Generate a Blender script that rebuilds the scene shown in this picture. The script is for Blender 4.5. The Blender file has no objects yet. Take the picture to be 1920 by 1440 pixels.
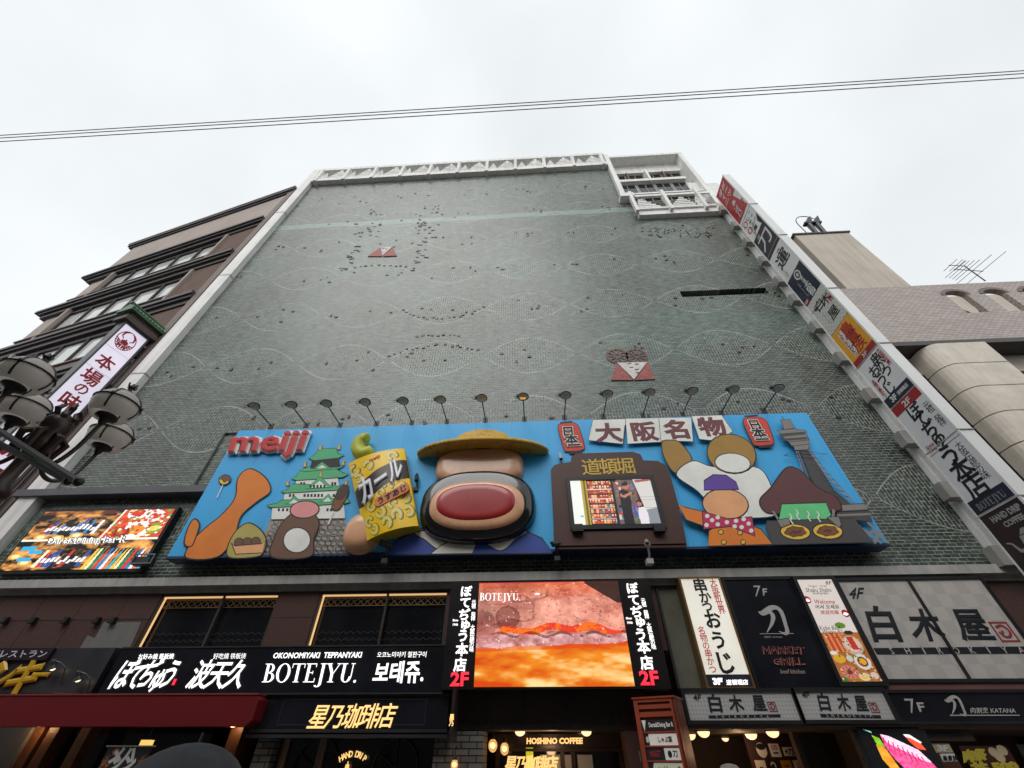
import bpy, math, random
import numpy as np
from mathutils import Vector, Matrix
random.seed(7); NR = np.random.RandomState(5)
S = bpy.context.scene; COL = S.collection; R = math.radians
# ------------------------------------------------------------------ camera, sky, sun, exposure
FPX = 760.0
def _axes(p, y, r):
    cp, sp = math.cos(p), math.sin(p)
    ex = np.array([1, 0, 0.]); ez = np.array([0, cp, -sp]); ey = np.array([0, -sp, -cp])
    c, s = math.cos(y), math.sin(y); ex, ey = c*ex+s*ey, -s*ex+c*ey
    c, s = math.cos(r), math.sin(r); Q = np.array([[c, -s, 0], [s, c, 0], [0, 0, 1]])
    return np.array([Q@ex, Q@ey, Q@ez])
CW = _axes(R(42.92), R(-3.24), R(-.17)); CAM = np.array([0, -12, 1.9])
cd = bpy.data.cameras.new('street_camera'); cam = bpy.data.objects.new('street_camera', cd); COL.objects.link(cam)
cd.sensor_width = 36; cd.lens = 36*FPX/1920; cd.clip_end = 3000; cd.clip_start = .05
cam.matrix_world = Matrix([list(CW[i])+[CAM[i]] for i in range(3)]+[[0, 0, 0, 1]]); S.camera = cam
w = bpy.data.worlds.new('World'); S.world = w; w.use_nodes = True
nt = w.node_tree; nt.nodes.clear()
SUN_EL, SUN_AZ = 46, 196
def nd(t, **k):
    n = nt.nodes.new(t)
    for a, b in k.items(): setattr(n, a, b)
    return n
sky = nd('ShaderNodeTexSky', sky_type='NISHITA', sun_disc=False, sun_elevation=R(SUN_EL), sun_rotation=R(SUN_AZ))
hs = nd('ShaderNodeHueSaturation'); hs.inputs['Saturation'].default_value = .12; nt.links.new(sky.outputs[0], hs.inputs['Color'])
bgs = nd('ShaderNodeBackground'); bgs.inputs[1].default_value = .05; nt.links.new(hs.outputs[0], bgs.inputs[0])
tc = nd('ShaderNodeTexCoord'); nz = nd('ShaderNodeTexNoise'); nz.inputs['Scale'].default_value = 2.2; nz.inputs['Detail'].default_value = 5; nz.inputs['Roughness'].default_value = .45
nt.links.new(tc.outputs['Generated'], nz.inputs['Vector'])
cr = nd('ShaderNodeValToRGB'); cr.color_ramp.elements[0].position = .3; cr.color_ramp.elements[0].color = (.665, .705, .72, 1)
cr.color_ramp.elements[1].position = .66; cr.color_ramp.elements[1].color = (.80, .83, .85, 1); nt.links.new(nz.outputs[0], cr.inputs[0])
bgc = nd('ShaderNodeBackground'); bgc.inputs[1].default_value = 1.36; nt.links.new(cr.outputs[0], bgc.inputs[0])
mx = nd('ShaderNodeMixShader'); mx.inputs[0].default_value = .88
nt.links.new(bgs.outputs[0], mx.inputs[1]); nt.links.new(bgc.outputs[0], mx.inputs[2])
wo = nd('ShaderNodeOutputWorld'); nt.links.new(mx.outputs[0], wo.inputs[0])
sl = bpy.data.lights.new('overcast_sun', 'SUN'); sl.energy = 1.5; sl.angle = R(40); sl.color = (1, .97, .93)
so = bpy.data.objects.new('overcast_sun', sl); COL.objects.link(so); so.location = (-8, -30, 60)
so.rotation_euler = (R(90-SUN_EL), 0, R(180-SUN_AZ))
S.view_settings.view_transform = 'Standard'; S.view_settings.look = 'None'; S.view_settings.exposure = 0; S.view_settings.gamma = 1
S.render.engine = 'CYCLES'; S.cycles.use_denoising = True
S.cycles.sample_clamp_indirect = 4; S.cycles.max_bounces = 8
# ------------------------------------------------------------------ pixel rays -> points on real planes
def ray(px, py): return CW@np.array([px-960, 720-py, -FPX])
def at(px, py, y=0.0):
    d = ray(px, py); return CAM+d*((y-CAM[1])/d[1])
def atz(px, py, z):
    d = ray(px, py); return CAM+d*((z-CAM[2])/d[2])
def atx(px, py, x):
    d = ray(px, py); return CAM+d*((x-CAM[0])/d[0])
class Fr:                                   # a plane with its own right, up and outward axes
    def __init__(s, o, ux, n, uz=(0, 0, 1)):
        s.o = np.array(o, float); s.ux = np.array(ux, float); s.uz = np.array(uz, float); s.n = np.array(n, float)
    def P(s, u, v, d=0): return s.o+s.ux*u+s.uz*v+s.n*d
    def px(s, x, y):
        d = ray(x, y); t = ((s.o-CAM)@s.n)/(d@s.n); p = CAM+d*t-s.o
        return float(p@s.ux), float(p@s.uz)
    def up(s, d): return Fr(s.o+s.n*d, s.ux, s.n, s.uz)
def FY(y): return Fr((0, y, 0), (1, 0, 0), (0, -1, 0))
Z = dict(A=(300, 700, 3.84), B=(620, 700, 3.84), C=(1220, 700, 3.84), D=(1000, 700, 3.893), E=(0, 1060, 3.79), G=(440, 1060, 3.79),
         H=(820, 1060, 3.79), I=(1180, 1060, 3.79), J=(1480, 1060, 3.79), K=(1320, 320, 3.2), L=(1520, 600, 2.88), M=(0, 280, 3.), N=(0, 580, 2.77),
         O=(1120, 280, 8.), Q=(460, 1320, 4.8), T=(860, 1320, 4.571), U=(1160, 1280, 9.), V=(1500, 1330, 4.571), W=(1270, 1330, 8.), X=(0, 0, 1.), Y=(560, 260, 3.), S=(1100, 270, 4.8))
def zp(k, pts): a, b, c = Z[k]; return [(a+x/c, b+y/c) for x, y in pts]
# ------------------------------------------------------------------ mesh builder
class MB:
    def __init__(s): s.v = []; s.f = []; s.m = []
    def add(s, vs, fs, mi=0):
        o = len(s.v); s.v += [tuple(map(float, p)) for p in vs]; s.f += [tuple(i+o for i in f) for f in fs]; s.m += [mi]*len(fs); return s
    def box(s, x0, x1, y0, y1, z0, z1, mi=0):
        return s.fbox(W0, x0, x1, z0, z1, -y1, -y0, mi)
    def fbox(s, F, u0, u1, v0, v1, d0, d1, mi=0):
        c = [F.P(u, v, d) for d in (d0, d1) for v in (v0, v1) for u in (u0, u1)]
        return s.add(c, [(0, 2, 3, 1), (4, 5, 7, 6), (0, 1, 5, 4), (2, 6, 7, 3), (0, 4, 6, 2), (1, 3, 7, 5)], mi)
    def prism(s, F, pts, d0, d1, mi=0, back=False):
        n = len(pts); a = sum(pts[i][0]*pts[(i+1) % n][1]-pts[(i+1) % n][0]*pts[i][1] for i in range(n))
        if a < 0: pts = pts[::-1]
        vs = [F.P(u, v, d1) for u, v in pts]; fs = [tuple(range(n))]
        if d0 is not None:
            vs += [F.P(u, v, d0) for u, v in pts]
            fs += [(i, i+n, (i+1) % n+n, (i+1) % n) for i in range(n)]
            if back: fs.append(tuple(range(2*n-1, n-1, -1)))
        return s.add(vs, fs, mi)
    def frame(s, F, u0, u1, v0, v1, w, d0, d1, mi=0, wv=None):
        wv = wv or w
        s.fbox(F, u0, u0+w, v0, v1, d0, d1, mi); s.fbox(F, u1-w, u1, v0, v1, d0, d1, mi)
        s.fbox(F, u0+w, u1-w, v0, v0+wv, d0, d1-.002, mi); s.fbox(F, u0+w, u1-w, v1-wv, v1, d0, d1-.002, mi); return s
    def ribbon(s, F, pts, wd, d, mi=0, closed=False):  # flat stroke, wd a number or a list
        P = np.array(pts, float); n = len(P)
        if not hasattr(wd, '__len__'): wd = [wd]*n
        vs = []
        for i in range(n):
            a = P[i-1] if (i or closed) else P[i]; b = P[(i+1) % n] if (i < n-1 or closed) else P[i]
            t = b-a; L = np.hypot(*t) or 1; t = t/L; q = np.array([-t[1], t[0]])*wd[i]/2
            vs += [F.P(*(P[i]-q), d), F.P(*(P[i]+q), d)]
        m = n if closed else n-1
        return s.add(vs, [(2*i, 2*((i+1) % n), 2*((i+1) % n)+1, 2*i+1) for i in range(m)], mi)
    def tube(s, pts, r, seg=8, mi=0, cap=True):
        P = [np.array(p, float) for p in pts]; n = len(P); rr = r if hasattr(r, '__len__') else [r]*n
        vs = []; up = None
        for i in range(n):
            t = P[min(i+1, n-1)]-P[max(i-1, 0)]; t = t/(np.linalg.norm(t) or 1)
            if up is None or abs(up@t) > .95: up = np.array([0, 0, 1.]) if abs(t[2]) < .9 else np.array([1., 0, 0])
            a = np.cross(t, up); a /= np.linalg.norm(a); b = np.cross(a, t); up = b
            vs += [P[i]+rr[i]*(math.cos(2*math.pi*k/seg)*a+math.sin(2*math.pi*k/seg)*b) for k in range(seg)]
        fs = [(i*seg+k, i*seg+(k+1) % seg, (i+1)*seg+(k+1) % seg, (i+1)*seg+k) for i in range(n-1) for k in range(seg)]
        if cap: fs += [tuple(range(seg))[::-1], tuple(range((n-1)*seg, n*seg))]
        return s.add(vs, fs, mi)
    def lathe(s, prof, o=(0, 0, 0), ax=(0, 0, 1), seg=20, mi=0, sx=1, sy=1, xa=None):
        o = np.array(o, float); ax = np.array(ax, float); ax /= np.linalg.norm(ax)
        if xa is None: xa = (1., 0, 0) if abs(ax[0]) < .8 else (0, 1., 0)
        a = np.array(xa, float); a = a-ax*(a@ax); a /= np.linalg.norm(a); b = np.cross(ax, a)
        vs = []
        for r, h in prof:
            vs += [o+ax*h+a*(r*sx*math.cos(2*math.pi*k/seg))+b*(r*sy*math.sin(2*math.pi*k/seg)) for k in range(seg)]
        n = len(prof)
        return s.add(vs, [(i*seg+k, i*seg+(k+1) % seg, (i+1)*seg+(k+1) % seg, (i+1)*seg+k) for i in range(n-1) for k in range(seg)], mi)
    def ball(s, o, r, seg=16, rings=8, mi=0, sz=1, half=False):
        t0 = -math.pi/2; t1 = 0 if half else math.pi/2
        return s.lathe([(r*max(1e-4, math.cos(t0+(t1-t0)*i/rings)), r*sz*math.sin(t0+(t1-t0)*i/rings)) for i in range(rings+1)], o, seg=seg, mi=mi)
    def text(s, F, txt, quad, d, mi=0, bold=0., depth=0., res=2):
        """lettering whose ink box fills a quad (TL, TR, BR, BL) given in plane coordinates"""
        V, Fc = glyphs(txt, bold, depth, res)
        lo = V.min(0); hi = V.max(0); q = np.array(quad, float)
        a = (V[:, 0]-lo[0])/max(1e-6, hi[0]-lo[0]); b = (V[:, 1]-lo[1])/max(1e-6, hi[1]-lo[1])
        uv = (q[3][None]*(1-a)[:, None]+q[2][None]*a[:, None])*(1-b)[:, None]+(q[0][None]*(1-a)[:, None]+q[1][None]*a[:, None])*b[:, None]
        return s.add([F.P(uv[i, 0], uv[i, 1], d+V[i, 2]) for i in range(len(V))], Fc, mi)
    def tbox(s, F, txt, u, v, wd, h, d, mi=0, bold=0., depth=0., res=2, rot=0.):
        c, n = math.cos(rot), math.sin(rot)
        if wd is None:
            V, _ = glyphs(txt, bold, 0, res); e = V.max(0)-V.min(0); wd = h*e[0]/e[1]
        q = [(u+c*a-n*b, v+n*a+c*b) for a, b in ((-wd/2, h/2), (wd/2, h/2), (wd/2, -h/2), (-wd/2, -h/2))]
        return s.text(F, txt, q, d, mi, bold, depth, res)
    def em(s, F, ch, u, v, sz, d, mi=0, bold=0., sx=1., depth=0., sk=0.):   # one character set by its em square
        V, Fc = glyphs(ch, bold, depth, 2)
        return s.add([F.P(u+(p[0]-.5+sk*(p[1]-.38))*sz*sx, v+(p[1]-.38)*sz, d+p[2]) for p in V], Fc, mi)
    def vert(s, F, txt, a, b, sz, d, mi=0, bold=0., sx=1., sk=0.):          # a column of characters from a to b
        n = len(txt)
        for i, ch in enumerate(txt):
            if ch == ' ': continue
            t = i/max(1, n-1); s.em(F, ch, a[0]+(b[0]-a[0])*t, a[1]+(b[1]-a[1])*t, sz, d, mi, bold, sx, sk=sk)
        return s
    def build(s, name, mats, parent=None, smooth=False, **k):
        me = bpy.data.meshes.new(name); me.from_pydata(s.v, [], s.f); me.update()
        if not isinstance(mats, (list, tuple)): mats = [mats]
        for m in mats: me.materials.append(m)
        if len(mats) > 1: me.polygons.foreach_set('material_index', s.m)
        if smooth: me.polygons.foreach_set('use_smooth', [True]*len(me.polygons))
        o = bpy.data.objects.new(name, me); COL.objects.link(o)
        if parent: child(o, parent)
        if k: tag(o, **k)
        return o
W0 = FY(0)
_gc = {}
def glyphs(txt, bold=0., depth=0., res=2):
    key = (txt, bold, depth, res)
    if key in _gc: return _gc[key]
    c = bpy.data.curves.new('lettering', 'FONT'); c.body = txt; c.resolution_u = res; c.bevel_resolution = 0; c.space_character = 1.
    c.fill_mode = 'FRONT' if not depth else 'BOTH'
    if bold: c.bevel_depth = bold; c.fill_mode = 'BOTH'
    o = bpy.data.objects.new('lettering', c); me = bpy.data.meshes.new_from_object(o)
    V = np.array([v.co[:] for v in me.vertices]) if len(me.vertices) else np.zeros((1, 3)); Fc = [tuple(p.vertices) for p in me.polygons]
    if bold or depth:
        zr = max(1e-6, V[:, 2].max()-V[:, 2].min()); V[:, 2] = (V[:, 2]-V[:, 2].min())/zr*(depth or .006)
    bpy.data.objects.remove(o); bpy.data.curves.remove(c); bpy.data.meshes.remove(me)
    _gc[key] = (V, Fc); return _gc[key]
def child(o, p):
    o.parent = p; o.matrix_parent_inverse = p.matrix_world.inverted() if p.type != 'EMPTY' else Matrix.Translation(p.location).inverted()
def tag(o, label=None, cat=None, group=None, kind=None):
    for a, b in (('label', label), ('category', cat), ('group', group), ('kind', kind)):
        if b: o[a] = b
    return o
def thing(name, label, cat, loc=(0, 0, 0), group=None):
    o = bpy.data.objects.new(name, None); COL.objects.link(o); o.location = [float(q) for q in loc]; o.empty_display_size = .2
    return tag(o, label, cat, group)
def copy_tree(o, parent=None):
    c = o.copy(); COL.objects.link(c)
    if parent is not None: c.parent = parent
    for ch in list(o.children): copy_tree(ch, c)
    return c
def smooth(pts, k=5, closed=True):
    P = [np.array(p, float) for p in pts]; n = len(P); out = []
    for i in range(n if closed else n-1):
        g = (lambda j: P[j % n]) if closed else (lambda j: P[min(max(j, 0), n-1)])
        a, b, c, d = g(i-1), g(i), g(i+1), g(i+2)
        for t in np.arange(k)/k: out.append(tuple(.5*(2*b+(c-a)*t+(2*a-5*b+4*c-d)*t*t+(3*b-a-3*c+d)*t**3)))
    if not closed: out.append(tuple(P[-1]))
    return out
# ------------------------------------------------------------------ materials
def lin(c):
    if isinstance(c, str): c = [int(c[i:i+2], 16)/255 for i in (0, 2, 4)]
    return tuple((x/12.92 if x <= .04045 else ((x+.055)/1.055)**2.4) for x in c)
class G:                                    # small node-graph writer
    def __init__(s, name):
        s.m = bpy.data.materials.new(name); s.m.use_nodes = True; s.t = s.m.node_tree; s.b = s.t.nodes['Principled BSDF']
        s.tc = None
    def n(s, t, ins=None, **k):
        x = s.t.nodes.new(t)
        for a, b in k.items(): setattr(x, a, b)
        for a, b in (ins or {}).items(): s.set(x.inputs[a], b)
        return x
    def set(s, sock, v):
        if hasattr(v, 'is_linked') or hasattr(v, 'links'): s.t.links.new(v, sock)
        else: sock.default_value = v
    def ma(s, op, a, b=None, c=None):
        x = s.t.nodes.new('ShaderNodeMath'); x.operation = op
        for i, v in enumerate((a, b, c)):
            if v is not None: s.set(x.inputs[i], v)
        return x.outputs[0]
    def obj(s):
        if s.tc is None: s.tc = s.n('ShaderNodeTexCoord')
        return s.tc.outputs['Object']
    def xyz(s): x = s.n('ShaderNodeSeparateXYZ', {0: s.obj()}); return x.outputs
    def vec(s, x=0., y=0., z=0.): return s.n('ShaderNodeCombineXYZ', {0: x, 1: y, 2: z}).outputs[0]
    def noise(s, scale, detail=4, vec=None, rough=.55): return s.n('ShaderNodeTexNoise', {'Vector': vec or s.obj(), 'Scale': scale, 'Detail': detail, 'Roughness': rough}).outputs[0]
    def mix(s, f, a, b, mode='MIX'):
        x = s.n('ShaderNodeMix', data_type='RGBA', blend_type=mode); s.set(x.inputs[0], f)
        s.set(x.inputs[6], tuple(a)+(1,) if isinstance(a, (tuple, list)) else a); s.set(x.inputs[7], tuple(b)+(1,) if isinstance(b, (tuple, list)) else b); return x.outputs[2]
    def ramp(s, f, *st):
        x = s.n('ShaderNodeValToRGB', {0: f}); e = x.color_ramp.elements
        while len(e) < len(st): e.new(.5)
        for el, (p, c) in zip(e, st): el.position = p; el.color = tuple(c)+(1,) if hasattr(c, '__len__') else (c, c, c, 1)
        return x.outputs[0]
    def out(s, col=None, rough=None, metal=None, bump=None, bs=.3, bd=.01, spec=None, coat=None):
        if col is not None: s.set(s.b.inputs['Base Color'], tuple(col)+(1,) if isinstance(col, (tuple, list)) else col)
        if rough is not None: s.set(s.b.inputs['Roughness'], rough)
        if metal is not None: s.set(s.b.inputs['Metallic'], metal)
        if spec is not None: s.set(s.b.inputs['Specular IOR Level'], spec)
        if coat is not None: s.set(s.b.inputs['Coat Weight'], coat)
        if bump is not None:
            x = s.n('ShaderNodeBump', {'Height': bump, 'Strength': bs, 'Distance': bd}); s.set(s.b.inputs['Normal'], x.outputs[0])
        return s.m
_mats = {}
def paint(name, rgb, rough=.55, var=.12, metal=0., scale=1.5, emit=0., streak=0., coat=0., bump=0.):
    """painted or plain surface with uneven wear; emit only for things that give off light"""
    if name in _mats: return _mats[name]
    g = G(name); c = lin(rgb) if isinstance(rgb, str) else rgb
    n = g.noise(scale, 5)
    if streak:
        o = g.xyz(); v = g.vec(g.ma('MULTIPLY', o[0], 3.), g.ma('MULTIPLY', o[1], 3.), g.ma('MULTIPLY', o[2], .15)); n2 = g.noise(1.6, 4, v)
        n = g.ma('ADD', g.ma('MULTIPLY', n, 1-streak), g.ma('MULTIPLY', n2, streak))
    lo = tuple(max(0, x*(1-var*1.6)) for x in c); hi = tuple(min(1, x*(1+var)) for x in c)
    col = g.ramp(n, (.3, lo), (.7, hi))
    g.out(col, g.ma('ADD', rough-.08, g.ma('MULTIPLY', n, .16)), metal, bump=n if bump else None, bs=bump, coat=coat)
    if emit:
        g.set(g.b.inputs['Emission Color'], tuple(c)+(1,)); g.b.inputs['Emission Strength'].default_value = emit
    _mats[name] = g.m; return g.m
def glow(name, rgb, strength):
    return paint(name, rgb, .5, .03, emit=strength)
# picture shown on a lit screen or printed board: one colour per vertex of a fine grid
def pic_mat(name, emit, rough=.5):
    if name in _mats: return _mats[name]
    g = G(name); a = g.n('ShaderNodeVertexColor', layer_name='picture').outputs[0]
    if emit:
        g.out((.01, .01, .01), .4); g.set(g.b.inputs['Emission Color'], a); g.b.inputs['Emission Strength'].default_value = emit
    else:
        n = g.noise(9, 3); g.out(g.mix(.15, a, g.mix(n, a, (0.02, .02, .02)), 'MIX'), rough)
    _mats[name] = g.m; return g.m
class Img:
    def __init__(s, w, h, c='000000'):
        s.w, s.h = w, h; s.a = np.zeros((h, w, 3)); s.a[:] = lin(c); s.X, s.Y = np.meshgrid((np.arange(w)+.5)/w, (np.arange(h)+.5)/h)
    def put(s, m, c, al=1.):
        c = np.array(lin(c) if isinstance(c, str) else c); s.a[m] = s.a[m]*(1-al)+c*al; return s
    def rect(s, x0, y0, x1, y1, c, al=1.): return s.put((s.X >= x0) & (s.X <= x1) & (s.Y >= y0) & (s.Y <= y1), c, al)
    def ell(s, x, y, rx, ry, c, al=1.): return s.put(((s.X-x)/rx)**2+((s.Y-y)/ry)**2 <= 1, c, al)
    def poly(s, pts, c, al=1.):
        m = np.zeros((s.h, s.w), bool); n = len(pts)
        for i in range(n):
            (x1, y1), (x2, y2) = pts[i], pts[(i+1) % n]
            if y1 == y2: continue
            m ^= ((y1 > s.Y) != (y2 > s.Y)) & (s.X < (x2-x1)*(s.Y-y1)/(y2-y1)+x1)
        return s.put(m, c, al)
    def noise(s, f, seed=0, oct=4, fy=None):
        o = np.zeros((s.h, s.w)); amp = 1; tot = 0; rs = np.random.RandomState(seed)
        for k in range(oct):
            fx = f*2**k; f2 = (fy or f)*2**k; g = rs.rand(int(f2)+3, int(fx)+3); x = s.X*fx; y = s.Y*f2
            i = x.astype(int); j = y.astype(int); u = x-i; v = y-j; u = u*u*(3-2*u); v = v*v*(3-2*v)
            o += amp*((g[j, i]*(1-u)+g[j, i+1]*u)*(1-v)+(g[j+1, i]*(1-u)+g[j+1, i+1]*u)*v); tot += amp; amp *= .5
        return o/tot
def picture(name, img, surf, mat, parent=None, **k):
    """img shown on a surface: surf(s, t) gives the world point, t running downward"""
    h, w = img.h, img.w
    vs = [tuple(map(float, surf(i/w, j/h))) for j in range(h+1) for i in range(w+1)]
    fs = [(j*(w+1)+i, (j+1)*(w+1)+i, (j+1)*(w+1)+i+1, j*(w+1)+i+1) for j in range(h) for i in range(w)]
    me = bpy.data.meshes.new(name); me.from_pydata(vs, [], fs); me.update()
    a = me.color_attributes.new('picture', 'FLOAT_COLOR', 'CORNER')
    c = np.ones((h*w, 4, 4), np.float32); c[:, :, :3] = img.a.reshape(-1, 1, 3); a.data.foreach_set('color', c.ravel())
    me.materials.append(mat); o = bpy.data.objects.new(name, me); COL.objects.link(o)
    if parent: child(o, parent)
    if k: tag(o, **k)
    return o
def quad_surf(F, q, d):
    q = np.array(q, float)
    return lambda s, t: F.P(*((q[0]*(1-s)+q[1]*s)*(1-t)+(q[3]*(1-s)+q[2]*s)*t), d)
# ------------------------------------------------------------------ ground and street
asphalt = paint('asphalt', (.05, .05, .052), .8, .25, scale=6); paving = paint('stone_paving', (.16, .15, .14), .7, .2, scale=3)
m = MB(); m.add([(-400, -400, 0), (400, -400, 0), (400, 400, 0), (-400, 400, 0)], [(0, 1, 2, 3)]); tag(m.build('ground', asphalt), kind='structure')
m = MB(); m.add([(-60, -14.8, .004), (60, -14.8, .004), (60, 3.9, .004), (-60, 3.9, .004)], [(0, 1, 2, 3)]); tag(m.build('pavement', paving), kind='structure')
# ------------------------------------------------------------------ glazed tile wall material
def tile_wall():
    g = G('glazed_green_tile'); o = g.xyz(); X, Zc = o[0], o[2]
    zz = g.ma('SUBTRACT', g.ma('FLOORED_MODULO', g.ma('SUBTRACT', Zc, .87-1.74), 3.48), 1.74)
    A = g.ma('MULTIPLY', g.ma('ABSOLUTE', g.ma('SINE', g.ma('MULTIPLY', g.ma('ADD', X, 2.0), math.pi/4.13))), 1.12)
    d = g.ma('SUBTRACT', A, g.ma('ABSOLUTE', zz))
    inside = g.ma('GREATER_THAN', d, 0.)
    line = g.ma('LESS_THAN', g.ma('ABSOLUTE', g.ma('SUBTRACT', d, .02)), .022)
    line = g.ma('MULTIPLY', line, g.ma('GREATER_THAN', A, .12))
    def br(v, bw, bh, mo):
        b = g.n('ShaderNodeTexBrick', {'Vector': v, 'Scale': 1., 'Mortar Size': mo, 'Mortar Smooth': .2, 'Bias': 0., 'Brick Width': bw, 'Row Height': bh, 'Color1': (.25, .25, .25, 1), 'Color2': (.75, .75, .75, 1), 'Mortar': (.5, .5, .5, 1)})
        return b.outputs
    b1 = br(g.vec(X, Zc), .24, .10, .0105); b2 = br(g.vec(Zc, X), .30, .11, .016)
    fac = g.mix(inside, b1[1], b2[1]); tone = g.mix(inside, b1[0], b2[0])
    n1 = g.noise(.16, 5); n2 = g.noise(1.3, 5); st = g.noise(1.2, 4, g.vec(g.ma('MULTIPLY', X, 2.), 0., g.ma('MULTIPLY', Zc, .22)))
    base = g.ramp(n1, (.36, (.020, .032, .025)), (.5, (.034, .052, .042)), (.62, (.042, .098, .076)))
    base = g.mix(.85, base, g.mix(tone, (.25, .25, .25), (1.9, 1.9, 1.9)), 'MULTIPLY')
    n3 = g.noise(3.2, 5, g.vec(g.ma('MULTIPLY', X, .8), 0., g.ma('MULTIPLY', Zc, 2.6)), .7); base = g.mix(.95, base, g.mix(g.ramp(n3, (.36, 0.), (.64, 1.)), (.22, .22, .22), (1.6, 1.6, 1.6)), 'MULTIPLY')
    base = g.mix(g.ma('MULTIPLY', st, .35), base, (.085, .095, .085))
    grout = g.mix(n2, (.28, .295, .26), (.48, .49, .44))
    grout = g.mix(g.ramp(n3, (.38, 0.), (.6, 1.)), (.12, .13, .11), grout)
    col = g.mix(fac, base, grout)
    # weather bloom: chalky, patchy deposits in the glaze
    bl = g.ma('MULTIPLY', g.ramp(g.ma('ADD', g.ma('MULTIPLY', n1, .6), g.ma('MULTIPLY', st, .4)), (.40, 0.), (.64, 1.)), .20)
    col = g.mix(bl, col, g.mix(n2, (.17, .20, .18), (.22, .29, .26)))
    col = g.mix(g.ma('MULTIPLY', line, g.ramp(g.noise(.7, 3), (.35, .15), (.6, .85))), col, (.42, .43, .38))
    ln = g.ma('LESS_THAN', g.ma('ABSOLUTE', g.ma('SUBTRACT', Zc, g.ma('ADD', 28.1, g.ma('MULTIPLY', g.noise(.3), .3)))), .3)
    col = g.mix(g.ma('MULTIPLY', ln, .45), col, (.30, .44, .39))
    rough = g.ma('ADD', .16, g.ma('MULTIPLY', n2, .25)); rough = g.mix(fac, rough, (.8, .8, .8))
    return g.out(col, rough, bump=g.ma('SUBTRACT', g.ma('MULTIPLY', tone, .6), fac), bs=.35, bd=.01, spec=.62)
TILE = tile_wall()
white_c = paint('pale_concrete', (.82, .81, .78), .75, .16, scale=.9, streak=.6)
grey_c = paint('grey_concrete', (.40, .39, .37), .8, .2, scale=.9, streak=.6)
dark_m = paint('dark_metal', (.035, .035, .038), .4, .2); black_m = paint('black_paint', (.012, .012, .014), .45, .2)
steel = paint('grey_steel', (.28, .28, .29), .42, .12, metal=.7); granite = paint('brown_granite', (.10, .055, .048), .3, .35, scale=60)
granite_g = paint('grey_granite', (.20, .19, .18), .35, .3, scale=60, streak=.2)
dkglass = paint('dark_glass', (.012, .013, .016), .08, .2); stone_dk = paint('dark_lintel_stone', (.03, .022, .02), .4, .3, scale=8)
redtile = paint('red_mosaic', (.34, .085, .07), .6, .25, scale=8); whtile = paint('white_mosaic', (.62, .60, .57), .6, .15, scale=8); stud = paint('brown_stud_tile', (.035, .022, .018), .4, .5, scale=3)
body_m = paint('rear_wall', (.2, .2, .19), .9)
DB = thing('department_building', 'tall building with a green glazed tile wall and white concrete edges', 'building', (-1.5, 0, 0))
m = MB()
for a in ((-16.66, 6.66, 5.75, 35.42), (6.66, 12.4, 5.75, 18.45), (6.66, 7.61, 18.45, 18.93), (11.75, 12.4, 18.45, 18.93), (6.66, 12.4, 18.93, 27.5), (6.66, 7.2, 27.5, 29.7)):
    m.box(a[0], a[1], 0, .4, a[2], a[3])
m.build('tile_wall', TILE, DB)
m = MB(); m.box(-17.2, 13.4, .42, 22, 5.75, 18.3); m.box(-17.2, 13.4, .42, 22, 19.1, 27.4); m.box(-17.2, 13.4, 1.2, 22, 18.3, 19.1); m.box(-17.2, 6.6, .42, 22, 27.4, 35.3); m.box(6.6, 13.4, 1.0, 22, 27.4, 37.4); m.box(-17.2, 13.4, 4.4, 22, 0, 5.74)
m.build('rear_block', body_m, DB)
m = MB(); m.box(7.61, 11.75, .3, .42, 18.45, 18.93); m.build('slot_recess', black_m, DB)
# relief tiles: small dark studs scattered in the leaf pattern, dotted curves, round and triangular motifs
m = MB()
def studs(k, pts, n, sz=.16, jit=.06, vert=False, asp=1.6):
    P = [W0.px(*p) for p in zp(k, pts)]; L = [0]
    for a, b in zip(P, P[1:]): L.append(L[-1]+math.dist(a, b))
    for i in range(n):
        t = L[-1]*i/max(1, n-1); j = max(0, min(len(P)-2, sum(1 for q in L if q <= t)-1)); f = (t-L[j])/max(1e-6, L[j+1]-L[j])
        one(P[j][0]+(P[j+1][0]-P[j][0])*f+random.gauss(0, jit), P[j][1]+(P[j+1][1]-P[j][1])*f+random.gauss(0, jit), sz*random.uniform(.7, 1.25), asp)
def one(u, v, s, asp=1.6, rot=None):
    s *= .42
    if u > 12.2 or v > 35.2 or v < 10.8: return
    r = random.uniform(-.5, .5) if rot is None else rot; c, n = math.cos(r), math.sin(r); a, b = s*asp/2, s/2
    m.prism(W0, [(u+c*x-n*y, v+n*x+c*y) for x, y in ((-a, -b), (a, -b), (a, b), (-a, b))], 0, random.uniform(.015, .04))
studs('Y', [(590, 965), (640, 1000), (700, 1008), (770, 1015), (830, 1008), (900, 1000), (960, 990), (1040, 950)], 18, .17)
studs('Y', [(680, 1110), (895, 1105)], 10, .2); studs('Y', [(510, 1225), (600, 1190), (690, 1165), (800, 1160), (900, 1168), (1000, 1195)], 17, .17)
studs('Y', [(245, 740), (360, 720), (460, 710), (560, 714), (640, 725)], 13, .2)
for (a, b, n) in (((330, 600), (250, 735), 15), ((712, 560), (655, 722), 16)): studs('Y', [a, b], n, .17, .18, asp=3.4)
for (x0, x1, y0, y1, n) in ((318, 465, 470, 552, 18), (660, 722, 465, 540, 16), (735, 790, 460, 560, 10), (380, 470, 400, 440, 7), (670, 790, 370, 420, 8)):
    for i in range(n): one(*W0.px(*zp('Y', [(random.uniform(x0, x1), random.uniform(y0, y1))])[0]), random.uniform(.16, .26))
for i in range(60): one(*W0.px(*zp('S', [(random.uniform(560, 1120), random.gauss(800, 26))])[0]), random.uniform(.1, .17))
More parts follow.
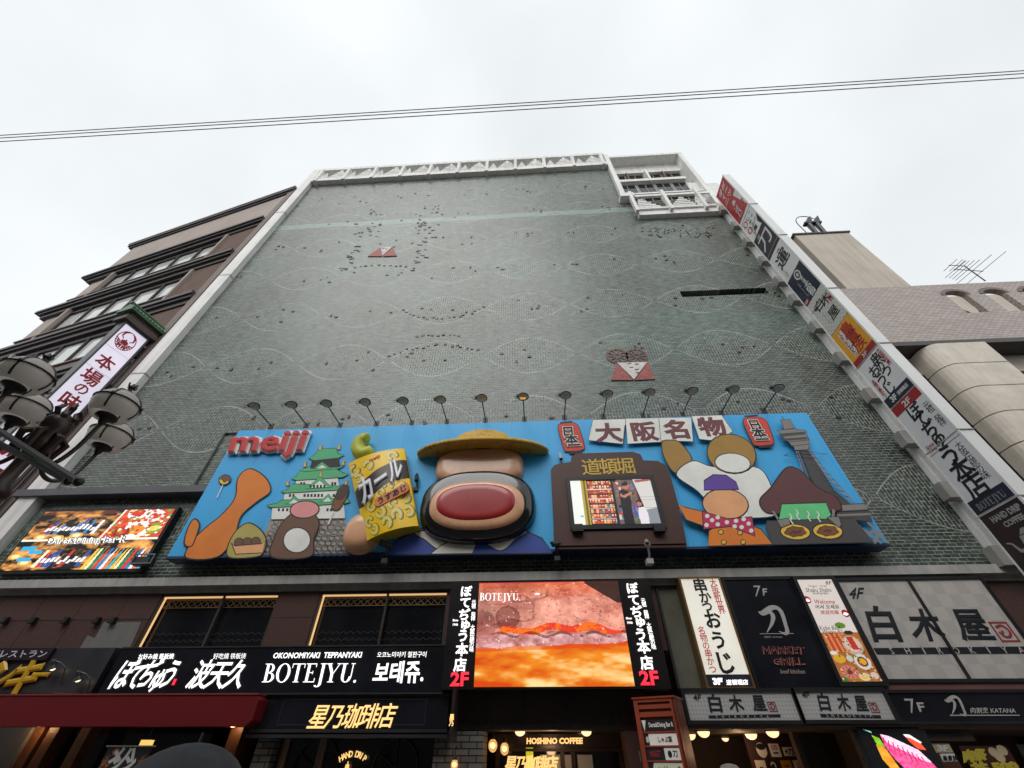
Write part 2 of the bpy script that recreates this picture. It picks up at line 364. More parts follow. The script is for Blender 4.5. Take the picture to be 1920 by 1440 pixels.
for k in range(3, 10):
    for j in range(-4, 4):
        for i in range(4): one(-2+4.13*(j+.5)+random.uniform(-1.6, 1.6), .87+3.48*k+random.uniform(-.6, .6), random.uniform(.15, .25), rot=random.choice((0, 0, 1.57, .4)))
m.build('tile_relief', stud, DB)
MOT = [redtile, whtile, paint('brown_mosaic', (.16, .085, .07), .6, .3)]
m = MB()
for t in ([(390, 665), (460, 615), (470, 665)], [(475, 665), (530, 615), (553, 662)]): m.prism(W0, [W0.px(*p) for p in zp('Y', t)], 0, .05)
m.prism(W0, [W0.px(*p) for p in zp('Y', [(461, 615), (528, 612), (475, 661)])], 0, .06, 1)
for t in ((468, 619, 486, 619), (492, 622, 500, 626), (478, 640, 484, 646)): m.prism(W0, [W0.px(*p) for p in zp('Y', [(t[0], t[1]), (t[2], t[3]), (t[2], t[3]+5), (t[0], t[1]+5)])], 0, .07, 2)
m.build('mosaic_motif', MOT, DB)
m = MB()
for t in ([(1146, 714), (1156, 682), (1187, 714)], [(1190, 714), (1214, 681), (1228, 712)]): m.prism(W0, [W0.px(*p) for p in t], 0, .05)
m.prism(W0, [W0.px(*p) for p in ((1157, 682), (1213, 680.5), (1188.5, 713))], 0, .06, 1)
for (x, y) in ((1176, 683), (1190, 684), (1180, 690), (1190, 694), (1192, 700)): m.prism(W0, [W0.px(*p) for p in ((x, y), (x+7, y-.3), (x+7, y+1.2), (x, y+1.5))], 0, .07, 2)
for cx in (1157, 1193.5):
    c = W0.px(cx, 668); r = .42
    m.ribbon(W0, [(c[0]+r*math.cos(a), c[1]+r*math.sin(a)) for a in np.linspace(0, 2*math.pi, 25)[:-1]], .10, .03, 2, True)
    for k in range(10):
        a = k*math.pi/5; m.ribbon(W0, [(c[0]+.08*math.cos(a), c[1]+.08*math.sin(a)), (c[0]+.38*math.cos(a), c[1]+.38*math.sin(a))], .07, .035+.0005*k, 2)
m.build('mosaic_motif', MOT, DB)
# white edges, parapet, roof room and terrace
m = MB(); m.box(-17.3, -16.66, -.3, .5, 5.7, 38.1); m.build('edge_strip', white_c, DB)
m = MB()
for zc in (14.2, 22, 30): m.box(-17.32, -16.64, -.315, .1, zc, zc+.05)
m.build('edge_joint', grey_c, DB)
m = MB(); m.box(12.42, 13.5, -.2, .5, 5.75, 31.2); m.build('corner_pilaster', white_c, DB)
m = MB(); m.box(-16.66, 6.64, -.35, .35, 35.42, 35.95); m.box(-16.66, 6.64, -.35, .1, 37.6, 38.0); m.box(-16.66, 6.6, .1, .34, 37.75, 37.95)
m.build('parapet_beam', white_c, DB)
for i in range(11):
    x = -16.3+i*2.265
    MB().box(x-.11, x+.11, -.45, .1, 35.3, 37.602).build('parapet_post', white_c, DB)
lat = MB()
for i in range(10):
    x0 = -16.1+i*2.265
    for a, b, h in ((0, .6, 1.1), (.7, 2.1, 1.6)):
        for r in range(5):
            f0 = r/5; hh = h*(1-f0); zz = 35.97+h*f0
            lat.box(x0+a+(b-a)*.5*f0, x0+b-(b-a)*.5*f0, -.36+.06*f0, -.32+.06*f0, zz, zz+h*.11)
        for c in range(5):
            t = (c+.5)/5; hh = h*(1-abs(2*t-1)); lat.box(x0+a+(b-a)*t-.04, x0+a+(b-a)*t+.04, -.31, -.27, 35.95, 35.95+hh)
lat.build('parapet_lattice', white_c, DB)
m = MB(); m.box(6.66, 6.98, -.3, 1, 29.7, 37.62); m.box(12.6, 12.9, -.05, 1.2, 29.7, 37.62); m.box(6.64, 12.92, -.06, 1, 37.62, 37.95); m.box(6.98, 11.9, -.02, .9, 32.75, 33.12); m.box(6.98, 12.6, .7, .95, 36.2, 37.62)
m.box(6.5, 7.4, -.5, .3, 29.2, 29.7); m.box(6.98, 12.6, .3, .95, 29.7, 32.75); m.box(6.98, 12.6, -.02, .1, 30.5, 30.7); m.build('roof_room', white_c, DB)
m = MB()
for x in (6.98, 9.7): m.box(x, x+.16, .45, .92, 33.12, 36.2)
m.build('roof_room_fin', white_c, DB)
m = MB()
for x in (8.3, 11.1): m.box(x, x+.07, .62, .93, 33.12, 36.2)
m.build('roof_room_partition', paint('rust_partition', (.22, .13, .11), .7), DB)
for z0, z1, xs in ((33.12, 36.2, (7.16, 8.3, 9.7, 11.1, 12.6)), (29.7, 32.75, (6.98, 8.3, 9.6, 10.8, 11.9))):
    for a, b in zip(xs, xs[1:]):
        yw = .93 if z0 > 33 else .28
        f = MB(); f.frame(FY(yw), a+.04, b-.04, z0+.06, z1-.04, .06, 0, .06); f.fbox(FY(yw), (a+b)/2-.02, (a+b)/2+.02, z0+.12, z1-.1, .02, .05)
        fo = f.build('window_frame', grey_c, DB)
        g = MB(); g.fbox(FY(yw), a+.1, b-.1, z0+.1, z1-.1, 0, .03); g.build('glass', dkglass, fo)
m = MB(); m.box(7.25, 12.4, -.3, .3, 26.75, 27.3); m.box(7.2, 12.1, -.42, -.302, 27.3, 27.5); m.box(7.2, 12.3, -.40, -.302, 29.2, 29.45); m.box(7.2, 12.3, -.3, .6, 27.302, 27.45)
for x in (7.05, 9.15, 11.3): m.box(x, x+.2, -.55, -.301, 26.95, 29.75)
m.build('terrace_balustrade', white_c, DB)
lat = MB()
for x0, x1, pk in ((7.3, 9.0, 7.6), (9.3, 11.2, 10.35), (10.9, 11.4, 11.3)):
    F = FY(-.3); b0, h = 27.46, 1.5
    for r in range(6):
        f = r/6; lat.fbox(F, x0+(pk-x0)*f, x1-(x1-pk)*f, b0+h*f, b0+h*f+.14, 0, .05)
    for c in range(9):
        u = x0+(x1-x0)*(c+.5)/9; hh = h*((u-x0)/(pk-x0) if u < pk else (x1-u)/(x1-pk)); lat.fbox(F, u-.04, u+.04, b0, b0+hh, -.03, .02)
lat.build('terrace_lattice', white_c, DB)
# ledges
m = MB(); m.tube([(-11.6, -.05, 11.0), (9.3, -.05, 11.0)], .03, 6); m.tube([(-11.6, -.05, 11.0), (-11.6, -.05, 8.7)], .03, 6); m.build('conduit', paint('conduit', (.06, .065, .06), .5), DB)
m = MB(); m.box(-17.6, 13.6, -.3, .3, 5.5, 5.72); m.box(-17.6, 13.6, -.12, .2, 5.38, 5.5); m.build('floor_ledge', grey_c, DB)
m = MB(); m.box(-17.5, -10.65, -.4, -.005, 8.38, 8.62); m.build('screen_ledge', paint('slate_metal', (.10, .10, .115), .5), DB)
# second-floor wall and windows (px bounds on the wall plane)
uL = lambda x, y=1110, F=W0: F.px(x, y)[0]
w1a, w1b, w2a, w2b = uL(308), uL(528), uL(602), uL(842)
zt = 5.38; zb = 3.9
m = MB(); m.box(-17.6, w1a, -.02, .5, zb, zt); m.box(w1b, w2a, -.02, .5, zb, zt); m.box(w2b, 3.2, -.02, .5, zb, zt); m.box(10.8, 13.6, -.02, .5, 2.3, zt); m.box(-17.6, 13.6, .5, .6, zb-.4, zb)
gp = m.build('granite_cladding', granite, DB)
m = MB(); F = W0.up(.02)
for x in np.arange(-16.6, w1a-.2, 1.25): m.fbox(F, x, x+.012, zb, zt, -.01, .004)
m.fbox(F, -17.6, w1a, 4.72, 4.733, -.01, .0045); m.fbox(F, w1b, w2a, 4.72, 4.733, -.01, .0045); m.build('cladding_joint', black_m, DB)
m = MB(); q = [W0.px(*p) for p in zp('E', [(745, 405), (1010, 405), (930, 590), (575, 590), (630, 500), (680, 520)])]; m.prism(W0, q, .021, .035); m.build('grey_patch', granite_g, DB)
for X in (65, 262, 490, 712, 825):
    u, v = W0.px(*zp('E', [(X, 390)])[0]); f = MB(); f.fbox(W0, u-.05, u+.05, v-.05, v+.05, .02, .12); f.fbox(W0, u-.08, u+.08, v-.1, v-.05, .02, .16); f.build('wall_bracket', black_m, DB)
warm = (1., .62, .28)
trough = glow('warm_trough_light', (1., .60, .27), .75); brass = paint('brass_screen', (.30, .19, .09), .45, .2, metal=.6); navyroom = paint('dim_room', (.03, .022, .018), .8, .3)
for a, b in ((w1a, w1b), (w2a, w2b)):
    f = MB(); f.frame(FY(.1), a, b, zb, zt-.02, .06, 0, .1); mid = (a+b)/2+.1; f.fbox(FY(.1), mid-.03, mid+.03, zb+.06, zt-.08, 0, .08)
    fo = f.build('window', paint('bronze_frame', (.05, .04, .035), .4), DB)
    MB().fbox(FY(.2), a+.06, b-.06, zb+.06, zt-.08, 0, .02).build('pane', dkglass, fo)
    t = MB(); t.fbox(FY(.1), a+.06, b-.06, zt-.115, zt-.08, .0, .05); t.fbox(FY(.1), a+.06, a+.10, zb+.1, zt-.12, .0, .03); t.build('light_strip', trough, fo)
    l = MB(); F = FY(.13); n = int((b-a)/.2)
    for r0, hh in ((zt-.33, .15),):
        for i in range(n):
            c = a+.12+(b-a-.24)*(i+.5)/n
            for s_ in (-1, 1): l.ribbon(F, [(c-s_*.085, r0), (c-s_*.02, r0+hh*.5), (c+s_*.085, r0+hh)], .02, .001*(s_+2))
        l.fbox(F, a+.12, b-.07, r0-.025, r0-.008, 0, .01); l.fbox(F, a+.12, b-.07, r0+hh+.008, r0+hh+.02, 0, .01)
    l.build('lattice_border', brass, fo)
    l = MB()
    for i in range(n):
        c = a+.12+(b-a-.24)*(i+.5)/n
        l.ribbon(F, [(c-.09, zb+.3), (c, zb+.36), (c+.09, zb+.3)], .012, .002); l.ribbon(F, [(c-.09, zb+.52), (c, zb+.46), (c+.09, zb+.52)], .012, .002)
        for k in range(0): l.ribbon(F, [(c-.09, 4.3+k*.34), (c-.03, 4.4+k*.34), (c-.03, 4.55+k*.34)], .008, .002); l.ribbon(F, [(c+.09, 4.3+k*.34), (c+.03, 4.4+k*.34), (c+.03, 4.55+k*.34)], .008, .002)
    l.build('glass_pattern', paint('faint_brass', (.035, .028, .024), .5), fo)
# recessed ground floor: side walls, ceilings and back wall
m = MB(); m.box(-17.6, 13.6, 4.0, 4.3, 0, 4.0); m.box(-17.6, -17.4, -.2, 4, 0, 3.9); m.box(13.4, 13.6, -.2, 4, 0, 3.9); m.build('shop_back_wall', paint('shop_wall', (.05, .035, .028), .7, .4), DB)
soff = paint('entrance_ceiling', (.30, .22, .15), .6, .1)
m = MB(); m.box(-17.4, 13.4, .45, 4, 2.78, 2.9); m.build('shop_ceiling', soff, DB)
# ------------------------------------------------------------------ left neighbour, turned to follow the bend of the street
PH = R(13.5); LO = np.array([-17.8, 0, 0.]); LX = np.array([-math.cos(PH), math.sin(PH), 0]); LN = np.array([-math.sin(PH), -math.cos(PH), 0])
FL = Fr(LO, -LX, LN)              # u runs right, so u = -s
LB = thing('neighbour_building', 'brown office building with dark cornices and pale window bands at left edge', 'building', LO+LX*8)
beige = paint('beige_render', (.40, .335, .295), .8, .12, scale=.6, streak=.4); taupe = paint('taupe_panel', (.20, .155, .14), .7, .12, scale=.8, streak=.3); dkbrown = paint('dark_bronze', (.055, .046, .044), .45, .2)
def lb(m, s0, s1, z0, z1, d0, d1, mi=0): return m.fbox(FL, -s1, -s0, z0, z1, d0, d1, mi)
m = MB(); lb(m, 0, 16.2, 0, 34.6, -18, -.5); lb(m, .5, 16.2, 29.9, 34.4, -.5, .0); lb(m, 16.2, 17.2, 0, 30, -18, -.8); m.build('wall', beige, LB)
m = MB(); lb(m, -.1, 16.9, 34.45, 34.75, -.6, .22); lb(m, -.1, 16.7, 34.2, 34.44, -.6, .12); m.build('roof_cornice', dkbrown, LB)
m = MB(); lb(m, -.15, 17.0, 34.76, 34.95, -.7, .26); m.build('roof_edge', paint('pale_edge', (.42, .38, .35), .6), LB)
m = MB(); lb(m, -.2, .35, 5, 34.44, -.6, .1); m.build('end_pier', taupe, LB)
rib_m = paint('brown_louvre', (.21, .13, .10), .6, .1)
paleglass = G('blind_backed_glass'); n_ = paleglass.noise(.8, 3); paleglass.out(paleglass.ramp(n_, (.3, (.50, .51, .50)), (.7, (.68, .69, .67))), .06, spec=.9); paleglass = paleglass.m
for k in range(7):
    zc = 29.95-4.57*k; e = .35*0
    if zc < 3: break
    c = MB(); lb(c, .36, 17.6, zc-.24, zc, -.4, .30); lb(c, .36, 17.2, zc-.48, zc-.242, -.4, .2); lb(c, .36, 16.8, zc-.85, zc-.485, -.4, .06); c.build('cornice', dkbrown, LB)
    s_ = MB(); lb(s_, 3.1, 15.6, zc-4.55, zc-3.72, -.5, .02); lb(s_, 3.1, 15.8, zc-3.78, zc-3.68, -.3, .12); s_.build('spandrel', taupe, LB)
    r_ = MB(); lb(r_, .36, 3.05, zc-4.55, zc-.86, -.5, -.1)
    for q in np.arange(.42, 3.0, .14): lb(r_, q, q+.07, zc-4.5, zc-.87, -.1, -.03)
    r_.build('louvre_panel', rib_m, LB)
    lb(MB(), 3.05, 3.25, zc-4.5, zc-.86, -.4, .1).build('mullion_pier', beige, LB); lb(MB(), 13.7, 13.95, zc-4.5, zc-.86, -.4, .1).build('mullion_pier', beige, LB)
    b = MB(); lb(b, 13.95, 16.3, zc-4.55, zc-.86, -.5, -.15); b.build('end_panel', beige, LB)
    for j in range(5):
        a = 3.3+j*2.08
        f = MB(); f.frame(FL, -a-2.06, -a, zc-3.66, zc-1.2, .045, -.3, -.12); f.fbox(FL, -a-2.06, -a, zc-1.2, zc-.87, -.3, -.14)
        fo = f.build('window', dkbrown, LB); g = MB(); g.fbox(FL, -a-1.99, -a-.07, zc-3.59, zc-1.27, -.28, -.24); g.build('pane', paleglass, fo)
# far building sliver at the left edge
FB = thing('distant_building', 'pale distant building just showing at the far left edge', 'building', (-52, 14, 0))
m = MB(); F = Fr((-52, 14, 0), -LX, LN); m.fbox(F, -14, 4, 0, 27.5, -10, 0); m.fbox(F, -14.3, 4.3, 27.5, 28.1, -10, .4); m.build('wall', paint('pale_tile', (.50, .46, .45), .7, .1), FB)
m = MB()
for k in range(6):
    for j in range(6): m.fbox(F, -13+j*2.8, -11+j*2.8, 3+k*4, 5+k*4, .01, .05)
m.build('window_row', dkglass, FB)
# ------------------------------------------------------------------ right neighbours
RB = thing('tiled_building', 'brown tiled building with arched parapet openings and a rounded stone bay', 'building', (20, 0, 0))
def rtile():
    g = G('brown_wall_tile'); o = g.xyz()
    b = g.n('ShaderNodeTexBrick', {'Vector': g.vec(g.ma('ADD', o[0], o[1]), o[2]), 'Scale': 1., 'Mortar Size': .018, 'Mortar Smooth': .1, 'Bias': 0., 'Brick Width': .26, 'Row Height': .11, 'Color1': (.42, .36, .325, 1), 'Color2': (.57, .505, .465, 1), 'Mortar': (.26, .21, .19, 1)}, offset=.5)
    n = g.noise(.5, 4); return g.out(g.mix(g.ma('MULTIPLY', n, .5), b.outputs[0], (.27, .22, .20)), .5, bump=b.outputs[1], bs=-.3)
RT = rtile()
def arch(c, z0, z1, w, n=9):
    zs = z1-.55; return [(c-w, z0), (c+w, z0), (c+w, zs)]+[(c+w*math.cos(t), zs+.55*math.sin(t)) for t in np.linspace(0.12, math.pi-.12, n)]+[(c-w, zs)]
m = MB(); F0 = FY(.25)
z0, z1 = 16.68, 18.3; cs = [20.27, 22.0, 23.73, 25.46, 27.2]; w_ = .47; xl = 13.7
for c in cs+[None]:
    xr = (c-w_) if c else 32
    m.fbox(F0, xl, xr, 14.62, 18.9, -.22, 0)
    if c is None: break
    m.fbox(F0, c-w_, c+w_, 14.62, z0, -.22, 0)
    for t0, t1 in zip(np.linspace(0, math.pi, 13), np.linspace(0, math.pi, 13)[1:]):
        a, b = c-w_*math.cos(t0), c-w_*math.cos(t1); za, zb_ = z1-.26+.26*math.sin(t0), z1-.26+.26*math.sin(t1)
        m.prism(F0, [(a, za), (b, zb_), (b, 18.9), (a, 18.9)], -.22, 0, back=True)
    xl = c+w_
m.build('tile_parapet', RT, RB)
m = MB()
for c in cs:
    pts = [(c-(w_+.1)*math.cos(t), z1-.26+.36*math.sin(t)) for t in np.linspace(0, math.pi, 15)]; m.ribbon(F0, pts, .17, .03)
m.build('arch_trim', taupe, RB)
m = MB(); m.box(13.7, 32, .76, 1.0, 13.5, 15.9); m.box(19.0, 22.9, 1.6, 1.9, 15.2, 18.2); m.box(22.62, 34, 2.6, 3.0, 15, 21.0); m.build('terrace_wall', paint('stained_concrete', (.52, .46, .39), .8, .15, scale=.7, streak=.6), RB)
m = MB(); m.tube([(22.3, 1.6, 17.4), (23.2, 1.9, 19.0)], .04); m.tube([(22.9, 1.7, 17.4), (22.2, 1.9, 19.2)], .04); m.build('terrace_railing', dark_m, RB)
m = MB(); m.box(13.7, 32, -.05, 1, 14.4, 14.62); m.build('cornice_dark_strip', dkbrown, RB)  # solid dark brown strip projecting below the tiled parapet
m = MB(); m.box(15.5, 16.6, .3, .35, 16.2, 17.7); m.build('narrow_window', dkglass, RB)
m = MB(); m.box(13.6, 32, .9, 14, 0, 15.2); m.build('rear_wall', paint('rear_brown', (.06, .052, .05), .7, .2), RB)
# windows at the sides of the bay, bay of stone panels with a rounded left edge
for k in range(11):
    zz = 14.35-k*1.17
    if zz < 3: break
    f = MB(); f.frame(FY(.9), 14.0, 16.3, zz-1.1, zz, .07, 0, .12); fo = f.build('window', dkbrown, RB); MB().fbox(FY(.9), 14.07, 16.23, zz-1.03, zz-.07, .02, .05).build('pane', paint('grey_pane', (.10, .105, .12), .1), fo)
    f = MB(); f.frame(FY(.9), 18.75, 22, zz-1.1, zz, .07, 0, .12); fo = f.build('window', dkbrown, RB); MB().fbox(FY(.9), 18.82, 21.93, zz-1.03, zz-.07, .02, .05).build('pane', paint('grey_pane', (.10, .105, .12), .1), fo)
    b = MB(); r = .55; xa, xb = 16.1, 18.45
    prof = [(xa, .9), (xa, r)]+[(xa+r-r*math.cos(t), r-r*math.sin(t)) for t in np.linspace(.2, math.pi/2, 6)]+[(xb, 0), (xb, .9)]
    n = len(prof); vs = [(x, y-.15, zz) for x, y in prof]+[(x, y-.15, zz-1.13) for x, y in prof]
    b.add(vs, [(i, i+1, i+1+n, i+n) for i in range(n-1)]+[tuple(range(n)), tuple(range(2*n-1, n-1, -1))]); b.build('stone_panel', paint('travertine', (.66, .59, .51), .7, .12, scale=2.5, streak=.35), RB)
CT = thing('concrete_tower', 'stained concrete lift tower rising behind the brown tiled building', 'tower', (16.6, 1.5, 0))
y_ = 1.2; a = at(1490, 441, y_); b = at(1588, 434, y_); tw = paint('stained_concrete', (.52, .46, .39), .8, .15, scale=.7, streak=.6)
m = MB(); m.box(a[0], b[0], y_, y_+6, 0, a[2]); m.build('wall', tw, CT)
m = MB(); m.box(a[0]-.1, b[0]+.1, y_-.08, y_+6.1, a[2], a[2]+.12); m.build('coping', dkbrown, CT)
m = MB(); m.box(a[0]-.5, a[0], y_+.5, y_+6, 0, a[2]-.4); m.build('side_wall', paint('painted_shade_concrete', (.33, .28, .25), .8, .2, streak=.6), CT)  # side wall in a darker concrete copy, its shade put into the colour
for j, (px, lab) in enumerate(((1530, 'rooftop floodlight with curved bracket at left on concrete tower'), (1546, 'rooftop floodlight with flat head at right on concrete tower'))):
    p = atz(px, 436.5, a[2]+.12); p = at(px, 437, y_+.15); z = a[2]+.12
    t = thing('rooftop_floodlight', lab, 'floodlight', (p[0], y_+.15, z), 'floodlights on the concrete tower')
    m = MB(); m.tube([(p[0], y_+.15, z), (p[0]+.12, y_+.15, z+1.5)], [.12, .16], 8); m.box(p[0]-.15, p[0]+.4, y_, y_+.3, z+1.45, z+1.6); m.build('post', dark_m, t)
    m = MB(); F = FY(y_+.1); m.prism(F, [(p[0]+.05, z+1.6), (p[0]+.4, z+1.7), (p[0]+.6, z+2.4), (p[0]+.2, z+2.0)], -.1, .08, back=True); m.build('lamp_head', dark_m, t)
    if j == 0: m = MB(); m.tube([F.P(p[0]+.45+.75*math.cos(q)-.3, z+1.4+1.1*math.sin(q), 0) for q in np.linspace(.7, math.pi, 9)]+[F.P(p[0]-.6, z, 0)], .03, 6); m.build('bracket', dark_m, t)
# roof antenna on the tiled building
y_ = .5; P = lambda X, Y: at(1740+X/10.28, 480+Y/10.28, y_)
ant = thing('antenna', 'thin rooftop television antenna above the brown tiled parapet', 'antenna', P(1105, 478)); m = MB(); m.tube([P(1105, 480), P(700, 190)], .03, 6); m.build('mast', dark_m, ant)
m = MB(); m.tube([P(400, 178), P(715, 192)], .022, 6); m.tube([P(500, 255), P(1060, 295)], .022, 6)
for X, Y, n in ((430, 178, .35), (540, 182, .35), (620, 186, .3), (520, 258, .5), (600, 262, .5), (680, 268, .55), (760, 274, .6), (860, 282, .9), (1040, 293, 1.1)):
    c = P(X, Y); m.tube([c+np.array([.25, -.9, 0])*n*1.1, c-np.array([.25, -.9, 0])*n*1.1], .014, 5)
m.build('element', steel, ant)
# the other side of the street, behind the camera: shades the lower storeys
OB = thing('opposite_building', 'plain grey buildings lining the other side of the street', 'building', (0, -16, 0))
m = MB(); m.box(-70, -22, -30, -15.6, 0, 15); m.box(-21.9, 6, -30, -15.3, 0, 16); m.box(6.1, 60, -30, -15.6, 0, 13.5); m.build('wall', paint('opposite_wall', (.22, .21, .2), .8), OB)
m = MB()
for k in range(3):
    for j in range(34): m.box(-66+j*3.6, -64+j*3.6, -15.28, -15.2, 4+k*3.2, 5.8+k*3.2)
m.build('window_row', dkglass, OB)
# ------------------------------------------------------------------ serif letters drawn as strokes
SERIF = []
def serif_letter(ch):
    out = []
    def rc(x0, x1, y0, y1): out.append([(x0, y0), (x1, y0), (x1, y1), (x0, y1)])
    def ring(cx, cy, rx, ry, ix, iy, a0, a1, n=16):
        for i in range(n):
            t0, t1 = a0+(a1-a0)*i/n, a0+(a1-a0)*(i+1)/n
            out.append([(cx+rx*math.cos(t0), cy+ry*math.sin(t0)), (cx+rx*math.cos(t1), cy+ry*math.sin(t1)), (cx+ix*math.cos(t1), cy+iy*math.sin(t1)), (cx+ix*math.cos(t0), cy+iy*math.sin(t0))])
    S_, H_ = .15, .05; pi = math.pi
    if ch == 'B': rc(.1, .1+S_, 0, 1); rc(0, .1, 0, .04); rc(0, .1, .96, 1); ring(.3, .75, .27, .25, .13, .205, -pi/2, pi/2); ring(.32, .26, .33, .26, .18, .215, -pi/2, pi/2); rc(.25, .32, .955, 1); rc(.25, .32, .478, .522); rc(.25, .32, 0, .045); w_ = .68
    if ch == 'O': ring(.4, .5, .4, .52, .25, .475, 0, 2*pi, 28); w_ = .8
    if ch == 'T': rc(.29, .29+S_, 0, 1); rc(.2, .53, 0, .04); rc(0, .73, .955, 1); rc(0, .035, .76, .955); rc(.695, .73, .76, .955); w_ = .74
    if ch == 'E': rc(.1, .1+S_, 0, 1); rc(0, .1, 0, .04); rc(0, .1, .96, 1); rc(.25, .6, .955, 1); rc(.565, .6, .8, .955); rc(.25, .46, .49, .53); rc(.43, .46, .42, .6); rc(.25, .64, 0, .045); rc(.605, .64, .045, .22); w_ = .66
    if ch == 'J': rc(.2, .2+S_, -.05, 1); rc(.1, .45, .96, 1); ring(.12, -.05, .23, .2, .08, .155, -pi*.8, 0, 10); w_ = .42
    if ch == 'Y': out.append([(.05, .98), (.23, .98), (.46, .45), (.30, .45)]); out.append([(.70, .98), (.75, .98), (.46, .45), (.41, .45)]); rc(.30, .30+S_, 0, .46); rc(.2, .55, 0, .04); rc(-.02, .3, .96, 1); rc(.58, .82, .96, 1); w_ = .78
    if ch == 'U': rc(.1, .1+S_, .3, 1); rc(0, .35, .96, 1); rc(.64, .69, .3, 1); rc(.55, .78, .96, 1); ring(.395, .3, .295, .31, .145, .265, pi, 2*pi); w_ = .78
    if ch == '.': ring(.1, .05, .075, .075, 0.001, 0.001, 0, 2*pi, 12); w_ = .2
    return out, w_
def serif(m, F, quad, d, mi, txt, sp=.06):
    x = 0; ps = []
    for i, ch in enumerate(txt):
        o, w_ = serif_letter(ch); ps += [[(x+a, b) for a, b in p] for p in o]; x += w_+sp
    x -= sp; q = np.array(quad, float)
    for k, p in enumerate(ps):
        vs = []
        for a, b in p: s = a/x; t = 1-b; r = (q[0]*(1-s)+q[1]*s)*(1-t)+(q[3]*(1-s)+q[2]*s)*t; vs.append((r[0], r[1]))
        m.prism(F, vs, None, d+(k % 5)*.0004, mi)
def katana(m, F, quad, d, mi):
    """blade-shaped brush character: a hooked stroke with a round head and an inner sweep"""
    q = np.array(quad, float); Pq = lambda a, b: tuple((q[0]*(1-a)+q[1]*a)*(1-b)+(q[3]*(1-a)+q[2]*a)*b)
    s = np.linalg.norm(q[1]-q[0])
    m.ribbon(F, [Pq(*p) for p in smooth([(.02, .22), (.14, .28), (.32, .20), (.50, .09), (.68, .10), (.80, .22), (.86, .42), (.90, .66), (.93, .86), (.84, .94), (.64, .86)], 4, False)], [s*w_ for w_ in np.interp(np.linspace(0, 10, 41), range(11), [.02, .15, .19, .15, .13, .14, .13, .12, .13, .09, .015])], d, mi)
    m.ribbon(F, [Pq(*p) for p in smooth([(.34, .18), (.50, .34), (.44, .60), (.22, .90)], 5, False)], [s*w_ for w_ in np.interp(np.linspace(0, 3, 16), range(4), [.10, .15, .10, .015])], d+.001, mi)
# ------------------------------------------------------------------ billboard
BY = -.6; FB_ = FY(BY)
BBD = thing('billboard', 'wide sky blue billboard with printed scenery, raised reliefs and red lettering', 'billboard', (0, BY, 6.2))
blue = paint('sky_blue_print', (.045, .42, .84), .5, .06, scale=.5, streak=.3); navy = paint('navy_return', (.012, .035, .09), .5, .2)
BL, BR, BB, BT = -10.6, 9.48, 6.2, 10.68
m = MB(); m.fbox(FB_, BL, BR, BB, BT, -.45, 0); m.build('board', blue, BBD)
m = MB(); m.fbox(FB_, BL-.01, BR+.01, BB-.07, BB-.002, -.46, .02); m.build('bottom_trim', navy, BBD)
m = MB()
for x in np.arange(BL+1.2, BR, 1.25): m.fbox(FB_, x, x+.006, BB, BT, 0, .0015)
m.build('panel_joint', paint('joint_blue', (.02, .2, .47), .5), BBD)
PAL = dict(k=(.008, .008, .01), w=(.66, .65, .61), cr=(.60, .58, .52), g=(.07, .36, .16), st=(.27, .24, .22), or_=(.60, .17, .02), kh=(.36, .30, .08), br=(.13, .062, .035), pk=(.62, .24, .24), red=(.50, .05, .03),
           go=(.30, .17, .035), mar=(.10, .032, .035), gr=(.11, .50, .20), gy=(.20, .18, .17), dg=(.055, .05, .05), ye=(.66, .42, .05), vio=(.10, .045, .28), mag=(.45, .02, .09), sk=(.66, .32, .15), ind=(.03, .06, .27), plum=(.14, .04, .045), teal=(.05, .17, .27), gold=(.62, .38, .06), brd=(.085, .025, .015), choc=(.05, .025, .018), roast=(.17, .06, .02))
PK = list(PAL); PM = [paint('print_'+k, tuple(min(.85, x*1.3) for x in PAL[k]), .6, .06, scale=2) for k in PK]; art = MB(); _z = [0.002]
def A(k, pts, c, line=.03, sm=False, ol='k', mb=None):
    P = [FB_.px(*p) for p in zp(k, pts)]
    if sm: P = smooth(P)
    _z[0] += .0003; d = _z[0]; art.prism(FB_, P, None, d, PK.index(c))
    if line: art.ribbon(FB_, P, line, d+.00015, PK.index(ol), closed=True)
def STK(k, pts, w, c='k', sm=False):
    P = [FB_.px(*p) for p in zp(k, pts)]
    if sm: P = smooth(P, closed=False)
    _z[0] += .00022; art.ribbon(FB_, P, w, _z[0], PK.index(c))
def EL(k, x, y, rx, ry, c, line=.03, n=20, rot=0):
    A(k, [(x+rx*math.cos(t)*math.cos(rot)-ry*math.sin(t)*math.sin(rot), y+rx*math.cos(t)*math.sin(rot)+ry*math.sin(t)*math.cos(rot)) for t in np.linspace(0, 2*math.pi, n+1)[:-1]], c, line)
